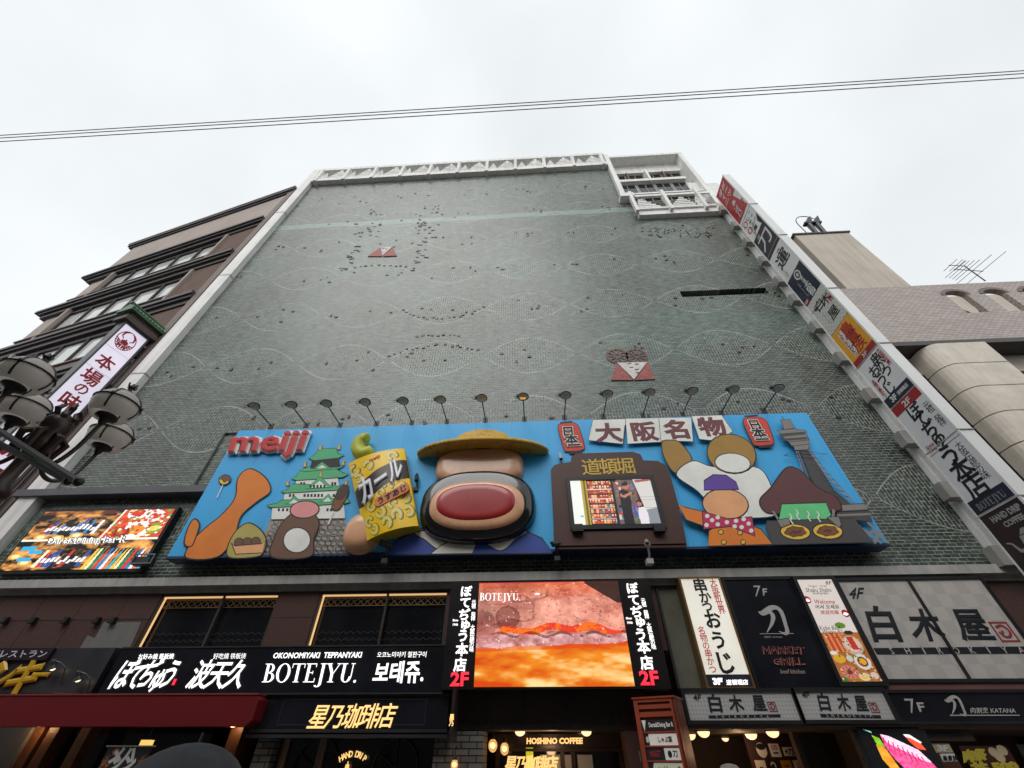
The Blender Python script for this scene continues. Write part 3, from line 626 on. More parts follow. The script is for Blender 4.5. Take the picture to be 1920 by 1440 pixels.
# castle on its stone base
A('A', [(790, 1052), (1330, 1045), (1350, 1180), (1390, 1312), (690, 1325), (740, 1180)], 'st', 0)
rs = np.random.RandomState(3)
for jy in range(7):
    for jx in range(15):
        x, y = 705+jx*46+(jy % 2)*23+rs.uniform(-5, 5), 1072+jy*38+rs.uniform(-4, 4)
        if x < 700+(1310-y)*.35+22 or x > 1335+(y-1050)*.2: continue
        P_ = [FB_.px(*p) for p in zp('A', [(x+25*math.cos(t)*rs.uniform(.75, 1.05), y+21*math.sin(t)*rs.uniform(.75, 1.05)) for t in np.arange(6)*math.pi/3+.5])]; _z[0] += .00022; art.ribbon(FB_, P_, .016, _z[0], PK.index('k'), closed=True)
for (x0, x1, yb, yt, i) in ((802, 1335, 1055, 945, 12), (890, 1300, 930, 845, 10), (975, 1290, 820, 745, 10), (1050, 1260, 745, 690, 8)):
    A('A', [(x0, yb), (x1, yb-8), (x1-8, yt-6), (x0+12, yt)], 'w', .018)
for (y, xs) in ((985, (850, 880, 910, 940, 970, 1200, 1225)), (882, (930, 955, 1035, 1060, 1085, 1110, 1135, 1160, 1245)), (797, (1010, 1032, 1235, 1255)), (730, (1075, 1100, 1215, 1235))):
    for x in xs: A('A', [(x, y+11), (x+15, y+10), (x+17, y-11), (x+2, y-10)], 'k', 0)
for pts in ([(768, 952), (800, 970), (1120, 955), (1340, 940), (1372, 930), (1330, 880), (1280, 905), (880, 915), (840, 940)],
            [(872, 855), (905, 866), (1330, 842), (1365, 815), (1330, 800), (1290, 815), (960, 798), (920, 838)],
            [(945, 760), (985, 775), (1320, 752), (1362, 728), (1320, 720), (1270, 690), (1010, 700), (985, 745)],
            [(1005, 705), (1040, 712), (1290, 690), (1328, 672), (1290, 668), (1080, 672), (1040, 690)]): A('A', pts, 'g', .022)
A('A', [(1082, 690), (1098, 625), (1290, 610), (1300, 680)], 'k', 0)
A('A', [(1068, 612), (1110, 632), (1290, 612), (1332, 590), (1290, 585), (1268, 542), (1150, 548), (1110, 596)], 'g', .022)
for pts in ([(1108, 690), (1170, 640), (1225, 682)], [(1050, 835), (1155, 745), (1245, 825)], [(905, 945), (970, 885), (1030, 935)], [(1150, 930), (1215, 872), (1260, 925)]):
    A('A', pts, 'g', .02); c = np.mean(pts, 0); A('A', [tuple(c+(np.array(p)-c)*.62+np.array([0, 8])) for p in pts], 'w', .014)
for x in (1080, 1105, 1130, 1155, 1180): A('A', [(x, 828), (x+14, 827), (x+14, 806), (x, 808)], 'k', 0)
for (x, y) in ((1155, 545), (1290, 540), (1045, 665), (1320, 655), (920, 800), (1340, 795), (1158, 738)):
    A('A', [(x-8, y+12), (x+12, y+10), (x+10, y-12), (x+16, y-30), (x-2, y-18), (x-10, y-6)], 'gold', .012)
# left stand-ins: plain rounded shapes in the same colours, with the street food beside them
A('A', [(190, 1330), (420, 1325), (540, 1180), (590, 1030), (700, 930), (800, 850), (760, 750), (650, 690), (565, 760), (545, 900), (450, 1020), (340, 1110), (250, 1200)], 'or_', .04, True)
A('A', [(180, 1230), (230, 1250), (262, 1190), (290, 1090), (250, 1052), (205, 1120)], 'or_', .04, True)
STK('A', [(470, 780), (415, 900)], .035, 'cr'); EL('A', 470, 770, 42, 34, 'ye', .03, rot=-.5); A('A', [(428, 765), (445, 745), (490, 735), (514, 755), (508, 785), (490, 775), (470, 790), (450, 768)], 'br', .02, True)
A('A', [(500, 1328), (500, 1230), (560, 1130), (640, 1080), (720, 1120), (770, 1200), (750, 1290), (690, 1326)], 'kh', .035, True)
for x in (575, 635, 695): EL('A', x, 1222-(x-575)*.05, 34, 33, 'br', .022)
A('A', [(520, 1226), (545, 1246), (740, 1230), (766, 1206), (745, 1296), (550, 1306)], 'sk', .025)
A('A', [(810, 1326), (830, 1180), (900, 1060), (1000, 990), (1090, 1000), (1150, 1080), (1110, 1200), (1085, 1322)], 'br', .035, True)
EL('A', 990, 1205, 98, 90, 'w', .03, rot=-.3); EL('A', 1045, 985, 105, 62, 'pk', .035, rot=-.1)
STK('A', [(1255, 1000), (1215, 1090)], .05, 'cr'); A('A', [(1240, 975), (1290, 985), (1345, 900), (1362, 840), (1335, 808), (1295, 830), (1262, 900)], 'roast', .03, True); A('A', [(1268, 900), (1300, 915), (1330, 895), (1362, 840), (1335, 808), (1295, 830)], 'choc', .02, True)
# centre backdrop
A('B', [(400, 1312), (470, 1210), (640, 1120), (1380, 1130), (1520, 1190), (1600, 1300)], 'ind', .035)
A('B', [(650, 1140), (690, 1210), (800, 1280), (900, 1215), (1060, 1205), (1220, 1282), (1330, 1200), (1370, 1130)], 'cr', .03, True)
A('B', [(720, 1306), (800, 1240), (900, 1200), (1060, 1210), (1020, 1302)], 'cr', .03)
# lanterns, banner, tower, griddle on the right
for k, dx, dy, mir in (('D', 0, 0, 1), ('C', 0, 0, 1)):
    if k == 'D': body = [(180, 400), (205, 372), (285, 365), (318, 378), (340, 420), (372, 530), (355, 565), (250, 575), (222, 555)]; c1 = [(193, 372), (285, 362), (283, 352), (196, 362)]; c2 = [(255, 580), (355, 570), (358, 585), (270, 597)]; ch = (('日', 252, 428, 44), ('本', 277, 488, 48), ('一', 298, 531, 46)); f = .86
    else: body = [(660, 360), (690, 328), (780, 325), (825, 350), (845, 390), (878, 490), (862, 522), (765, 530), (725, 505)]; c1 = [(668, 325), (768, 318), (766, 308), (670, 314)]; c2 = [(765, 530), (868, 522), (872, 540), (775, 547)]; ch = (('日', 742, 380, 44), ('本', 770, 440, 48), ('一', 793, 487, 46)); f = .86
    A(k, body, 'red', .025, True); A(k, c1, 'k', 0); A(k, c2, 'k', 0)
    for j in range(1, 6):
        t = j/6; a = np.array(body[0])*(1-t)+np.array(body[-2 if k == 'D' else -1])*t; STK(k, [tuple(a+(4, 4)), tuple(a+(22, 0))], .012)
    for c_, x, y, s in ch:
        u, v = FB_.px(*zp(k, [(x, y)])[0]); _z[0] += .002
        art.em(FB_, c_, u, v, .44, _z[0], PK.index('w'), .085, sk=0.); _z[0] += .008; art.em(FB_, c_, u, v, .44, _z[0], PK.index('k'), .03)
for pts, c_, x, y in (([(432, 352), (690, 345), (664, 400), (650, 530), (400, 502)], '大', 545, 445), ([(668, 345), (915, 340), (945, 515), (683, 530)], '阪', 800, 437), ([(910, 340), (1145, 338), (1160, 514), (925, 508)], '名', 1042, 424)):
    A('D', pts, 'w', .022); u, v = FB_.px(*zp('D', [(x, y)])[0]); _z[0] += .002; art.em(FB_, c_, u, v, .80, _z[0], PK.index('plum'), .04, 1.1); _z[0] += .008
A('C', [(285, 325), (500, 318), (582, 435), (520, 480), (420, 500), (340, 490)], 'w', .022); u, v = FB_.px(*zp('C', [(432, 400)])[0]); _z[0] += .002; art.em(FB_, '物', u, v, .80, _z[0], PK.index('plum'), .04, 1.1); _z[0] += .008
# tower
for q in ([(1030, 575), (1045, 573), (1160, 850), (1250, 985), (1180, 985), (1100, 800)],): A('C', [(1060, 575), (1120, 570), (1300, 860), (1420, 960), (1250, 985), (1130, 760)], 'dg', .02)
for q in ([(1032, 575), (1105, 800), (1170, 985)], [(1120, 572), (1230, 735), (1430, 950)], [(1045, 575), (1125, 790), (1200, 985)], [(1132, 570), (1248, 735), (1455, 950)]): STK('C', q, .035, 'gy')
for i in range(9):
    t = i/9; a = (1032+(1110-1032)*t, 575+225*t); b = (1062+(1150-1062)*t, 575+225*t); c = (1032+(1110-1032)*(t+.11), 575+225*(t+.11)); STK('C', [a, (b[0], c[1]), c], .012); 
    t2 = i/9; a = (1135+(1440-1135)*t2, 580+370*t2); b = (1090+(1330-1090)*t2, 600+345*t2); c = (1135+(1440-1135)*(t2+.11), 580+370*(t2+.11)); STK('C', [a, b, c, a], .012)
A('C', [(1305, 965), (1515, 955), (1545, 1000), (1320, 1012)], 'gy', .022); A('C', [(1318, 1018), (1548, 1005), (1572, 1085), (1345, 1065)], 'dg', .022); STK('C', [(1320, 1040), (1560, 1030)], .06, 'gy')
for q in ([(1450, 1100), (1640, 1240)], [(1540, 1090), (1690, 1240)], [(1500, 1180), (1600, 1150)], [(1580, 1240), (1630, 1150)], [(1480, 1110), (1500, 1210)]): STK('C', q, .07, 'gy')
A('C', [(1010, 540), (1125, 530), (1120, 568), (1022, 575)], 'gy', .018); A('C', [(970, 500), (1125, 485), (1125, 530), (1000, 543)], 'gy', .018)
A('C', [(895, 432), (1010, 420), (1100, 430), (1120, 500), (975, 515)], 'gy', .022); A('C', [(908, 455), (1095, 440), (1098, 460), (920, 478)], 'dg', 0); A('C', [(925, 492), (1108, 478), (1110, 495), (935, 508)], 'dg', 0)
A('C', [(920, 355), (985, 350), (1025, 415), (945, 425)], 'gy', .02); STK('C', [(932, 330), (942, 352)], .03, 'dg')
for q in ([(945, 612), (1030, 572), (1120, 582), (1255, 602), (1180, 632), (1040, 625), (945, 612)], [(945, 612), (1050, 600), (1255, 602)]): STK('C', q, .012)
# right stand-ins: plain rounded shapes in the same colours
A('C', [(72, 520), (130, 500), (205, 520), (290, 650), (180, 740), (95, 640)], 'go', .035, True)
A('C', [(175, 748), (290, 650), (430, 690), (600, 690), (760, 700), (840, 800), (880, 960), (880, 1040), (720, 1060), (500, 1050), (330, 870)], 'w', .03, True)
EL('C', 570, 600, 178, 140, 'go', .035, rot=.25); EL('C', 578, 665, 128, 70, 'w', .03, rot=.1)
EL('C', 525, 960, 165, 110, 'sk', .035, rot=.1); A('C', [(372, 860), (375, 790), (440, 748), (530, 752), (600, 800), (622, 856)], 'vio', .03)
A('C', [(400, 1262), (405, 1150), (480, 1100), (680, 1100), (780, 1140), (860, 1250)], 'or_', .035)
A('C', [(185, 965), (250, 985), (360, 1012), (365, 1115), (245, 1072)], 'or_', .03)
A('C', [(360, 1010), (540, 1065), (715, 1050), (735, 1190), (560, 1120), (370, 1140)], 'mag', .03)
for (x, y) in ((395, 1045), (430, 1075), (390, 1110), (470, 1055), (470, 1105), (535, 1090), (600, 1080), (655, 1068), (640, 1125), (690, 1100), (708, 1150), (590, 1120)): EL('C', x, y, 16, 15, 'w', 0)
for (x, y) in ((492, 1160), (628, 1165), (512, 1232), (650, 1232)): EL('C', x, y, 18, 16, 'gold', .018)
A('C', [(770, 930), (850, 840), (960, 700), (1060, 720), (1180, 840), (1300, 900), (1350, 980), (1300, 1010), (900, 1030), (800, 1010)], 'mar', .035, True)
A('C', [(925, 960), (1240, 950), (1280, 1040), (1240, 1075), (905, 1075)], 'gr', .03)
A('C', [(818, 1080), (1440, 1062), (1580, 1235), (860, 1252), (812, 1140)], 'dg', .02)
for (x, y) in ((1022, 1160), (1252, 1155)):
    EL('C', x, y, 108, 56, 'ye', .03, rot=.1)
    A('C', [(x+75*math.cos(t)*(1+.12*math.sin(5*t)), y-2+36*math.sin(t)*(1+.12*math.cos(7*t))) for t in np.linspace(0, 6.28, 22)[:-1]], 'roast', .015)
    for j in range(9): a = rs.uniform(0, 6.28); r = rs.uniform(.1, .7); EL('C', x+60*r*math.cos(a), y+25*r*math.sin(a), 8, 5, 'choc', 0, 8)
for q in ([(862, 1010), (900, 1070)], [(1295, 1000), (1290, 1060)]): STK('C', q, .07, 'gy')
A('C', [(890, 1075), (975, 1060), (985, 1105), (920, 1130)], 'gy', .02); A('C', [(1245, 1055), (1330, 1050), (1350, 1110), (1330, 1130)], 'gy', .02)
for (x, y) in ((985, 1060), (1030, 1030), (1110, 1040), (1180, 1045)): STK('C', [(x-5, y-30), (x+10, y-5), (x+2, y+15), (x+22, y+45)], .035, 'w', True)
art.build('printed_artwork', PM, BBD)
# raised red lettering with white edge
wht = paint('white_letter_face', (.78, .77, .76), .4, .06); redl = paint('red_letter_face', (.55, .012, .016), .5, .08)
FL1 = FB_
q = [FL1.px(*p) for p in zp('A', [(548, 440), (1098, 425), (1024, 628), (486, 640)])]
m = MB(); m.text(FL1, 'meiji', q, .01, 0, .03); bb = np.array(q); c = bb.mean(0)
m2 = MB(); qq = [tuple(c+(np.array(p)-c)*np.array([1.035, 1.10])) for p in q]; m2.text(FL1, 'meiji', qq, .004, 0, .085, .16); m2.build('letter_body', wht, BBD)
m3 = MB(); m3.text(FL1, 'meiji', [tuple(c+(np.array(p)-c)*np.array([.99, .97])) for p in q], .166, 0, .035, .02); m3.build('letter_face', redl, BBD)
# snack bag relief: bulging yellow bag with curls, brown band, silver lettering
FG = FY(BY-.35); qb = [FG.px(*p) for p in zp('B', [(128, 658), (532, 546), (634, 1102), (262, 1212)])]
im = Img(110, 150, 'FFD000')
n = im.noise(5, 3); im.a *= (0.85+.35*n)[:, :, None]
def curl(x, y, r, a0, c0='A8942E', c1='E2D066', c2='F4E48A'):
    for rr, cc, off in ((.40, '6E5A10', .05), (.36, c0, 0), (.30, c1, -.015), (.16, c2, -.03)):
        for t in np.linspace(a0, a0+4.2, 22): im.ell(x+off*r*2+r*.62*math.cos(t), y+off*r+r*.62*.73*math.sin(t), rr*r*.9, rr*r*.66, cc)
for (x, y, r, a) in ((.78, .09, .11, 2.2), (.08, .13, .13, .5), (.34, .14, .11, 3.4), (.12, .26, .1, 4.2), (.62, .46, .11, 3.), (.85, .52, .1, 1), (.45, .54, .1, 2.), (.24, .66, .1, .4), (.86, .66, .11, 3.6), (.62, .70, .1, 2.), (.38, .76, .12, 5), (.66, .84, .12, 2.8), (.88, .82, .11, 4), (.14, .82, .1, 1.6), (.46, .90, .11, 3.3), (.2, .92, .1, 5)): curl(x, y, r, a)
im.poly([(0, .62), (0, .40), (.12, .34), (.5, .23), (.85, .165), (1, .17), (1, .42), (.85, .43), (.6, .45), (.3, .55), (.1, .63)], '2B0F0C')
qv = np.array(qb)
def bag(s, t):
    p = (qv[0]*(1-s)+qv[1]*s)*(1-t)+(qv[3]*(1-s)+qv[2]*s)*t
    return FG.P(p[0], p[1], .02+.22*math.sin(math.pi*s)**.7)
SB = picture('bag_front', im, bag, pic_mat('printed_bag', 0, .3), BBD)
m = MB(); N = 16
for j in range(N):
    s0, s1 = j/N, (j+1)/N
    for t in (0, 1):
        a, b = bag(s0, t), bag(s1, t); k = FG.n*.001; m.add([a, b, b-FG.n*(.3+.22*math.sin(math.pi*s1)**.7), a-FG.n*(.3+.22*math.sin(math.pi*s0)**.7)], [(0, 1, 2, 3)])
for s in (0, 1):
    a, b = bag(s, 0), bag(s, 1); m.add([a, b, b-FG.n*.3, a-FG.n*.3], [(0, 1, 2, 3)])
m.build('bag_side', paint('yellow_bag_side', (.55, .40, .02), .35), BBD)
def bq(pts, sh=.0): return [tuple((qv[0]*(1-s)+qv[1]*s)*(1-t)+(qv[3]*(1-s)+qv[2]*s)*t) for s, t in pts]
silver = paint('silver_lettering', (.55, .56, .58), .3, .15, metal=.3); ink = paint('print_k', PAL['k']); orange = paint('orange_label', (.66, .17, .03), .4)
m = MB(); m.text(FG, 'カール', bq([(.08, .32), (.93, .12), (.93, .40), (.1, .66)]), .25, 0, .05, .04); m.build('bag_lettering', silver, BBD)
m = MB(); m.prism(FG, smooth(bq([(.36, .60), (.6, .565), (.93, .52), (.97, .57), (.93, .62), (.6, .67), (.37, .70), (.33, .65)])), .1, .262)
m.text(FG, 'うすあじ', bq([(.38, .605), (.93, .53), (.93, .605), (.38, .69)]), .265, 1, .035); m.text(FG, 'meiji', bq([(.38, .07), (.58, .045), (.58, .095), (.38, .125)]), .245, 2, .03)
m.build('bag_flavour_label', [orange, ink, redl], BBD)
FS = FY(BY-.3); c = [FS.px(*p) for p in zp('B', [(272, 480), (240, 478), (210, 500), (200, 545), (225, 580), (265, 575), (312, 560)])]
m = MB(); sp = smooth(c, 6, False); m.tube([FS.P(u, v, 0) for u, v in sp], [.02, .13, .20]+[.235]*(len(sp)-6)+[.20, .13, .02], 18)
m.build('snack_curl', paint('lime_yellow_curl', (.50, .52, .04), .45, .15), BBD, smooth=True)
tan = paint('tan_relief_paint', (.74, .40, .23), .28, .08, coat=.4); bkg = paint('gloss_black_relief', (.010, .010, .012), .18, .1, coat=.6); strawm = G('straw_yellow_relief'); n_ = strawm.noise(3, 5); n2_ = strawm.noise(14, 3)
strawm.out(strawm.mix(strawm.ma('MULTIPLY', strawm.ramp(n2_, (.45, 0.), (.62, 1.)), strawm.ramp(n_, (.4, 0.), (.6, .8))), (.60, .36, .045), (.20, .11, .02)), .6, bump=n2_, bs=.3); strawm = strawm.m
redg = paint('gloss_red_relief', (.36, .018, .02), .3, .06, coat=.4)
def dome(F, cx, cy, rx, ry, h, p=2.4, seg=40, rings=8, d0=0, top=1.):
    """rounded raised oval: super-ellipse outline, domed face"""
    m = MB(); vs = []
    for i in range(rings+1):
        f = i/rings*math.pi/2; k = math.cos(f)**.7*top+(1-top) if i < rings else (1-top)+1e-3; dd = d0+h*math.sin(f)
        for j in range(seg):
            t = 2*math.pi*j/seg; x = math.copysign(abs(math.cos(t))**(2/p), math.cos(t)); y = math.copysign(abs(math.sin(t))**(2/p), math.sin(t)); vs.append(F.P(cx+rx*k*x, cy+ry*k*y, dd))
    m.add(vs, [(i*seg+j, i*seg+(j+1) % seg, (i+1)*seg+(j+1) % seg, (i+1)*seg+j) for i in range(rings) for j in range(seg)]+[tuple(range(rings*seg, rings*seg+seg))]); return m
def bx(k, x0, x1, y0, y1, y): F = FY(y); a = F.px(*zp(k, [(x0, (y0+y1)/2)])[0]); b = F.px(*zp(k, [(x1, (y0+y1)/2)])[0]); c = F.px(*zp(k, [((x0+x1)/2, y0)])[0]); d = F.px(*zp(k, [((x0+x1)/2, y1)])[0]); return (a[0]+b[0])/2, (c[1]+d[1])/2, abs(b[0]-a[0])/2, abs(c[1]-d[1])/2
# plain abstract relief: stacked rounded plaques under a yellow disc
u, v, rx, ry = bx('B', 632, 1478, 690, 1210, BY-.3); dome(FB_, u, v, rx, ry, .42, 2.5, top=.25).build('black_plaque', bkg, BBD, smooth=True)
u, v, rx, ry = bx('B', 705, 1400, 772, 1128, BY-.45); dome(FB_, u, v, rx, ry, .16, 2.4, d0=.36, top=.3).build('tan_plaque', tan, BBD, smooth=True)
u, v, rx, ry = bx('B', 760, 1330, 800, 1060, BY-.5); dome(FB_, u, v, rx, ry, .07, 2.4, d0=.5, top=.3).build('red_plaque', redg, BBD, smooth=True)
u, v, rx, ry = bx('B', 745, 1395, 540, 800, BY-.2); dome(FB_, u, v, rx*.98, ry, .34, 3.2, top=.3).build('tan_block', tan, BBD, smooth=True)
u, v, rx, ry = bx('B', 600, 1575, 445, 640, BY-.5)
m = MB(); m.lathe([(rx*.45, .12), (rx*.7, .07), (rx*.95, -.02), (rx, -.10), (rx*.97, -.17), (rx*.7, -.12), (rx*.3, -.08)], (u, BY-.1, v+.18), (0, 0, 1), 48, sy=.40); m.build('yellow_disc', strawm, BBD, smooth=True)
m = MB(); m.lathe([(rx*.47, .0), (rx*.45, .22), (rx*.40, .42), (rx*.28, .56), (rx*.1, .62), (.01, .63)], (u, BY-.1, v+.27), (0, 0, 1), 40, sy=.5); m.build('yellow_dome', strawm, BBD, smooth=True)
u, v, rx, ry = bx('B', 80, 365, 985, 1305, BY-.2); dome(FB_, u, v, rx*.95, ry*.92, .42, 2.2, top=.7).build('tan_pebble', tan, BBD, smooth=True)
# screen surround and picture
brn = paint('brown_surround', (.065, .022, .014), .5, .12); FM = FY(BY-.16)
P = [FB_.px(*p) for p in zp('D', [(128, 720), (150, 690), (190, 678), (272, 665), (275, 630), (310, 605), (720, 592), (775, 610), (797, 655), (900, 658), (960, 690), (985, 740), (1048, 970), (1098, 1205), (1112, 1285), (160, 1300), (152, 1220)])]
m = MB(); m.prism(FB_, P, 0, .16); m.fbox(FB_, FM.px(*zp('D', [(150, 1215)])[0])[0], FM.px(*zp('D', [(1098, 1205)])[0])[0], 6.22, 6.62, .16, .2); m.build('screen_surround', brn, BBD)
m = MB(); q = [FM.px(*p) for p in zp('D', [(330, 655), (742, 640), (752, 708), (345, 722)])]
for i, c_ in enumerate('道頓堀'):
    u, v = FM.px(*zp('D', [(422+125*i, 684-5*i)])[0]); m.em(FM, c_, u, v, .62, .004, 0, .012)
m.build('surround_lettering', paint('yellow_lettering', (.62, .40, .04), .4), BBD)
FM2 = FY(BY-.22); q = [FM2.px(*p) for p in zp('D', [(268, 782), (860, 768), (922, 1092), (302, 1110)])]
u0, u1, v0, v1 = q[0][0], q[1][0], q[2][1], q[0][1]; u0 = (q[0][0]+q[3][0])/2; u1 = (q[1][0]+q[2][0])/2; v0 = (q[2][1]+q[3][1])/2; v1 = (q[0][1]+q[1][1])/2
bz = MB(); bz.frame(FM, u0-.12, u1+.12, v0-.14, v1+.1, .115, 0, .1); bz.fbox(FM, u0-.01, u1+.01, v0-.02, v1+.02, 0, .045); bzo = bz.build('screen_bezel', black_m, BBD)
im = Img(170, 96, '3A1A12')
im.rect(0, 0, .13, 1, 'F6F8F2'); im.rect(.13, 0, .2, 1, 'B8A038'); im.rect(.16, 0, .18, 1, '6A5A18'); im.ell(.1, .82, .02, .02, '4FC7B0')
rs = np.random.RandomState(2)
for j in range(9):
    for i in range(9):
        x, y = .21+i*.034, .03+j*.108; im.rect(x, y, x+.03, y+.08, ['D8552E', 'E57A3C', 'B33A2A', 'E9B27A', 'C8402F', '6C96A8'][rs.randint(6) if j > 4 else rs.randint(5)]); im.rect(x+.006, y+.01, x+.022, y+.035, ['F0D9C0', 'E8E3DA', '402018'][rs.randint(3)])
    im.rect(.2, .115+j*.108, .52, .13+j*.108, 'E8DCD0' if j % 2 else '3A1512')
im.rect(.50, 0, .535, 1, '1A1210'); im.rect(.53, 0, .8, 1, '6A5A58')
for i in range(70): x, y = rs.uniform(.53, .78), rs.uniform(0, .9); im.rect(x, y, x+.03, y+.06, ['C84038', '4A8A58', 'D0C8C0', '5A80B0', '301818', 'A84848'][rs.randint(6)])
im.poly([(.78, 0), (1, 0), (1, .72), (.86, .72)], 'D8D4D0'); im.poly([(.8, .03), (1, .0), (1, .05), (.81, .09)], 'A85A50'); im.poly([(.84, .72), (1, .66), (1, 1), (.8, 1)], '8A9098')
for k in range(7): im.rect(.83, .3+k*.06, 1, .305+k*.06, 'B0ACAC')
im.rect(.72, .6, .78, .84, '3858B0')
im.poly([(.585, .30), (.62, .24), (.70, .28), (.715, .5), (.70, .66), (.70, 1), (.58, 1), (.58, .66)], '15151C'); im.ell(.672, .17, .042, .075, 'B87858'); im.poly([(.625, .17), (.64, .09), (.68, .07), (.71, .11), (.705, .15), (.65, .16)], '120E0E'); im.poly([(.6, .32), (.63, .38), (.73, .30), (.75, .33), (.64, .44), (.59, .40)], 'C08060')
im.poly([(.78, .66), (.85, .64), (.88, .78), (.87, 1), (.77, 1), (.765, .8)], 'E6E2E6'); im.ell(.80, .565, .032, .06, 'B87858'); im.poly([(.768, .56), (.775, .5), (.81, .48), (.835, .53), (.83, .56), (.79, .52)], '120E0E'); im.poly([(.75, .62), (.77, .7), (.765, .78), (.745, .72)], 'B87858')
picture('screen', im, quad_surf(FM2, [(u0, v1), (u1, v1), (u1, v0), (u0, v0)], 0), pic_mat('lit_screen', 1.0), bzo)
for X in (320, 910):
    u, v = FM.px(*zp('D', [(X, 1148)])[0]); m = MB(); m.fbox(FM, u-.15, u+.15, v-.1, v+.1, 0, .22); m.fbox(FM, u-.1, u+.1, v-.06, v+.04, .22, .225); m.build('speaker_box', black_m, BBD)
# ------------------------------------------------------------------ floodlights over the billboard
headm = paint('lamp_housing', (.035, .035, .035), .5); lens_m = paint('floodlight_glass', (.50, .53, .49), .45, .15); armm = paint('lamp_arm', (.02, .02, .02), .5)
spots = [(478, 764), (549, 763), (612, 757), (684, 753), (756, 753), (826, 750), (903, 746), (981, 746), (1061, 742), (1139, 740), (1218, 738), (1298, 735), (1376, 731), (1457, 733)]
where = ['leftmost floodlight on the wall, seen edge on above the bare left part of the board', 'second floodlight from the left, seen edge on above the red lettering', 'third floodlight from the left, above the end of the red lettering', 'floodlight above the painted castle, right of the one over the red lettering',
         'floodlight above the yellow snack bag', 'floodlight to the left of the yellow dome, above blue board', 'floodlight directly above the yellow dome', 'floodlight with orange reflector, above the right rim of the yellow disc', 'floodlight above the red lantern beside the white banner', 'floodlight above the first letter of the white banner',
         'floodlight above the middle of the white banner', 'floodlight above the last letter of the white banner', 'floodlight above the right red lantern', 'rightmost floodlight on the wall, seen edge on above the painted tower']
def flood():
    t = thing('floodlight', 'x', 'floodlight', (0, 0, 0), 'floodlights in a row over the billboard')
    m = MB(); m.tube([(0, 1.2, .05), (0, .12, .0), (0, .02, .0)], .024, 6); m.box(-.1, .1, 1.18, 1.22, -.1, .16); m.build('arm', armm, t)
    m = MB(); m.lathe([(.02, .13), (.1, .12), (.2, .06), (.23, 0), (.2, -.015)], (0, -.03, .02), (0, .28, .96), 18, sx=1.05, sy=.75); m.box(-.29, -.2, -.1, .04, .02, .11); h = m.build('lamp_head', headm, t, smooth=False)
    m = MB(); m.lathe([(.2, -.017), (.14, -.045), (.01, -.06)], (0, -.03, .02), (0, .28, .96), 18, sx=1.02, sy=.72); m.build('lens', lens_m, h, smooth=True)
    m = MB(); m.tube([(-.31, -.05, .05), (-.38, -.08, .0), (-.33, -.1, -.12), (-.2, -.1, -.1)], .012, 5); m.build('cable', armm, t)
    return t
f0 = flood()
for i, (x, y) in enumerate(spots):
    t = f0 if i == 0 else copy_tree(f0); p = atz(x, y, 10.8); t.location = [float(p[0]), -1.75, 10.8]; t['label'] = where[i]; t.scale = (.8, 1, .85)
    if i in (0, 1, 13): t.rotation_euler = (R(18), 0, R(70 if i < 2 else -70)); t.scale = (.85, .95, .85); t.rotation_euler = (0, R(0), 0)
    if i in (7, ):
        for h in t.children:
            if h.name.startswith('lamp_head'):
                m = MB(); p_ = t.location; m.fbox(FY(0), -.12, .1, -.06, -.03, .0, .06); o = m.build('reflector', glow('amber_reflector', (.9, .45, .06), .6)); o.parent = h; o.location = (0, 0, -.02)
# security cameras on the board
def camr(x, y, yy, lab, aim, s=1.):
    p = at(x, y, yy); t = thing('security_camera', lab, 'security camera', p, 'security cameras on the billboard'); a = np.array(aim, float); a /= np.linalg.norm(a)
    m = MB(); m.tube([p-a*.2*s, p+a*.16*s], .085*s, 8); m.tube([p-a*.22*s+np.array([0, 0, .06*s]), p+a*.22*s+np.array([0, 0, .06*s])], .05*s, 6); hb = m.build('camera_body', CAMM[0], t)
    MB().tube([p+a*.161*s, p+a*.175*s], .06*s, 10).build('lens', black_m, hb)
    m = MB(); m.tube([p, p+np.array([0.02, .12*s, -.25*s]), p+np.array([.02, .3*s, -.38*s])], .03*s, 6); m.box(p[0]-.09*s, p[0]+.1*s, p[1]+.1*s, p[1]+.35*s, p[2]-.5*s, p[2]-.36*s); m.build('bracket', CAMM[0], t)
CAMM = [paint('pale_camera', (.42, .41, .39), .5)]
camr(1214, 1021, -.95, 'pale security camera on a bracket under the brown screen surround', (-.3, -1, -.1), .9)
camr(1051, 857, -.75, 'small pale blue security camera above the left shoulder of the brown surround', (.1, -.4, -1), .7)
CAMM = [paint('dark_camera', (.02, .02, .022), .5)]
camr(781, 897, -.75, 'small dark security camera between the snack bag and the black plaque', (.2, -.4, -1), .75)
camr(1043, 1020, -.8, 'dark security camera at the lower left corner of the brown surround', (-1, -.5, -.3), .8)
camr(724, 1022, -.85, 'dark floodlight camera below the yellow snack bag', (-1, -.6, .2), .9)
# ------------------------------------------------------------------ left lit screen with lettering
FD = FY(-.25); q = [FD.px(*p) for p in zp('N', [(225, 1048), (908, 1040), (725, 1343), (0, 1360)])]
u1 = (q[1][0]+q[2][0])/2; u0 = q[0][0]-.1; v1 = (q[0][1]+q[1][1])/2; v0 = (q[2][1]+q[3][1])/2
DS = thing('lit_advertising_screen', 'bright advertising screen of bar drinks and food under the slate ledge', 'screen', (u0, -.2, v0))
u0 = (q[0][0]+q[3][0])/2
m = MB(); m.fbox(FD, u0-.08, u1+.08, v0-.08, v1+.08, -.2, -.02); m.build('cabinet', black_m, DS)
im = Img(230, 120, '0C0806'); rs = np.random.RandomState(9)
nz_ = im.noise(14, 4)
im.a = (np.clip(nz_-.42, 0, 1)*3)[:, :, None]**1.2*np.array(lin('E8A050'))
im.rect(0, 0, .55, .07, '70300C', .6)
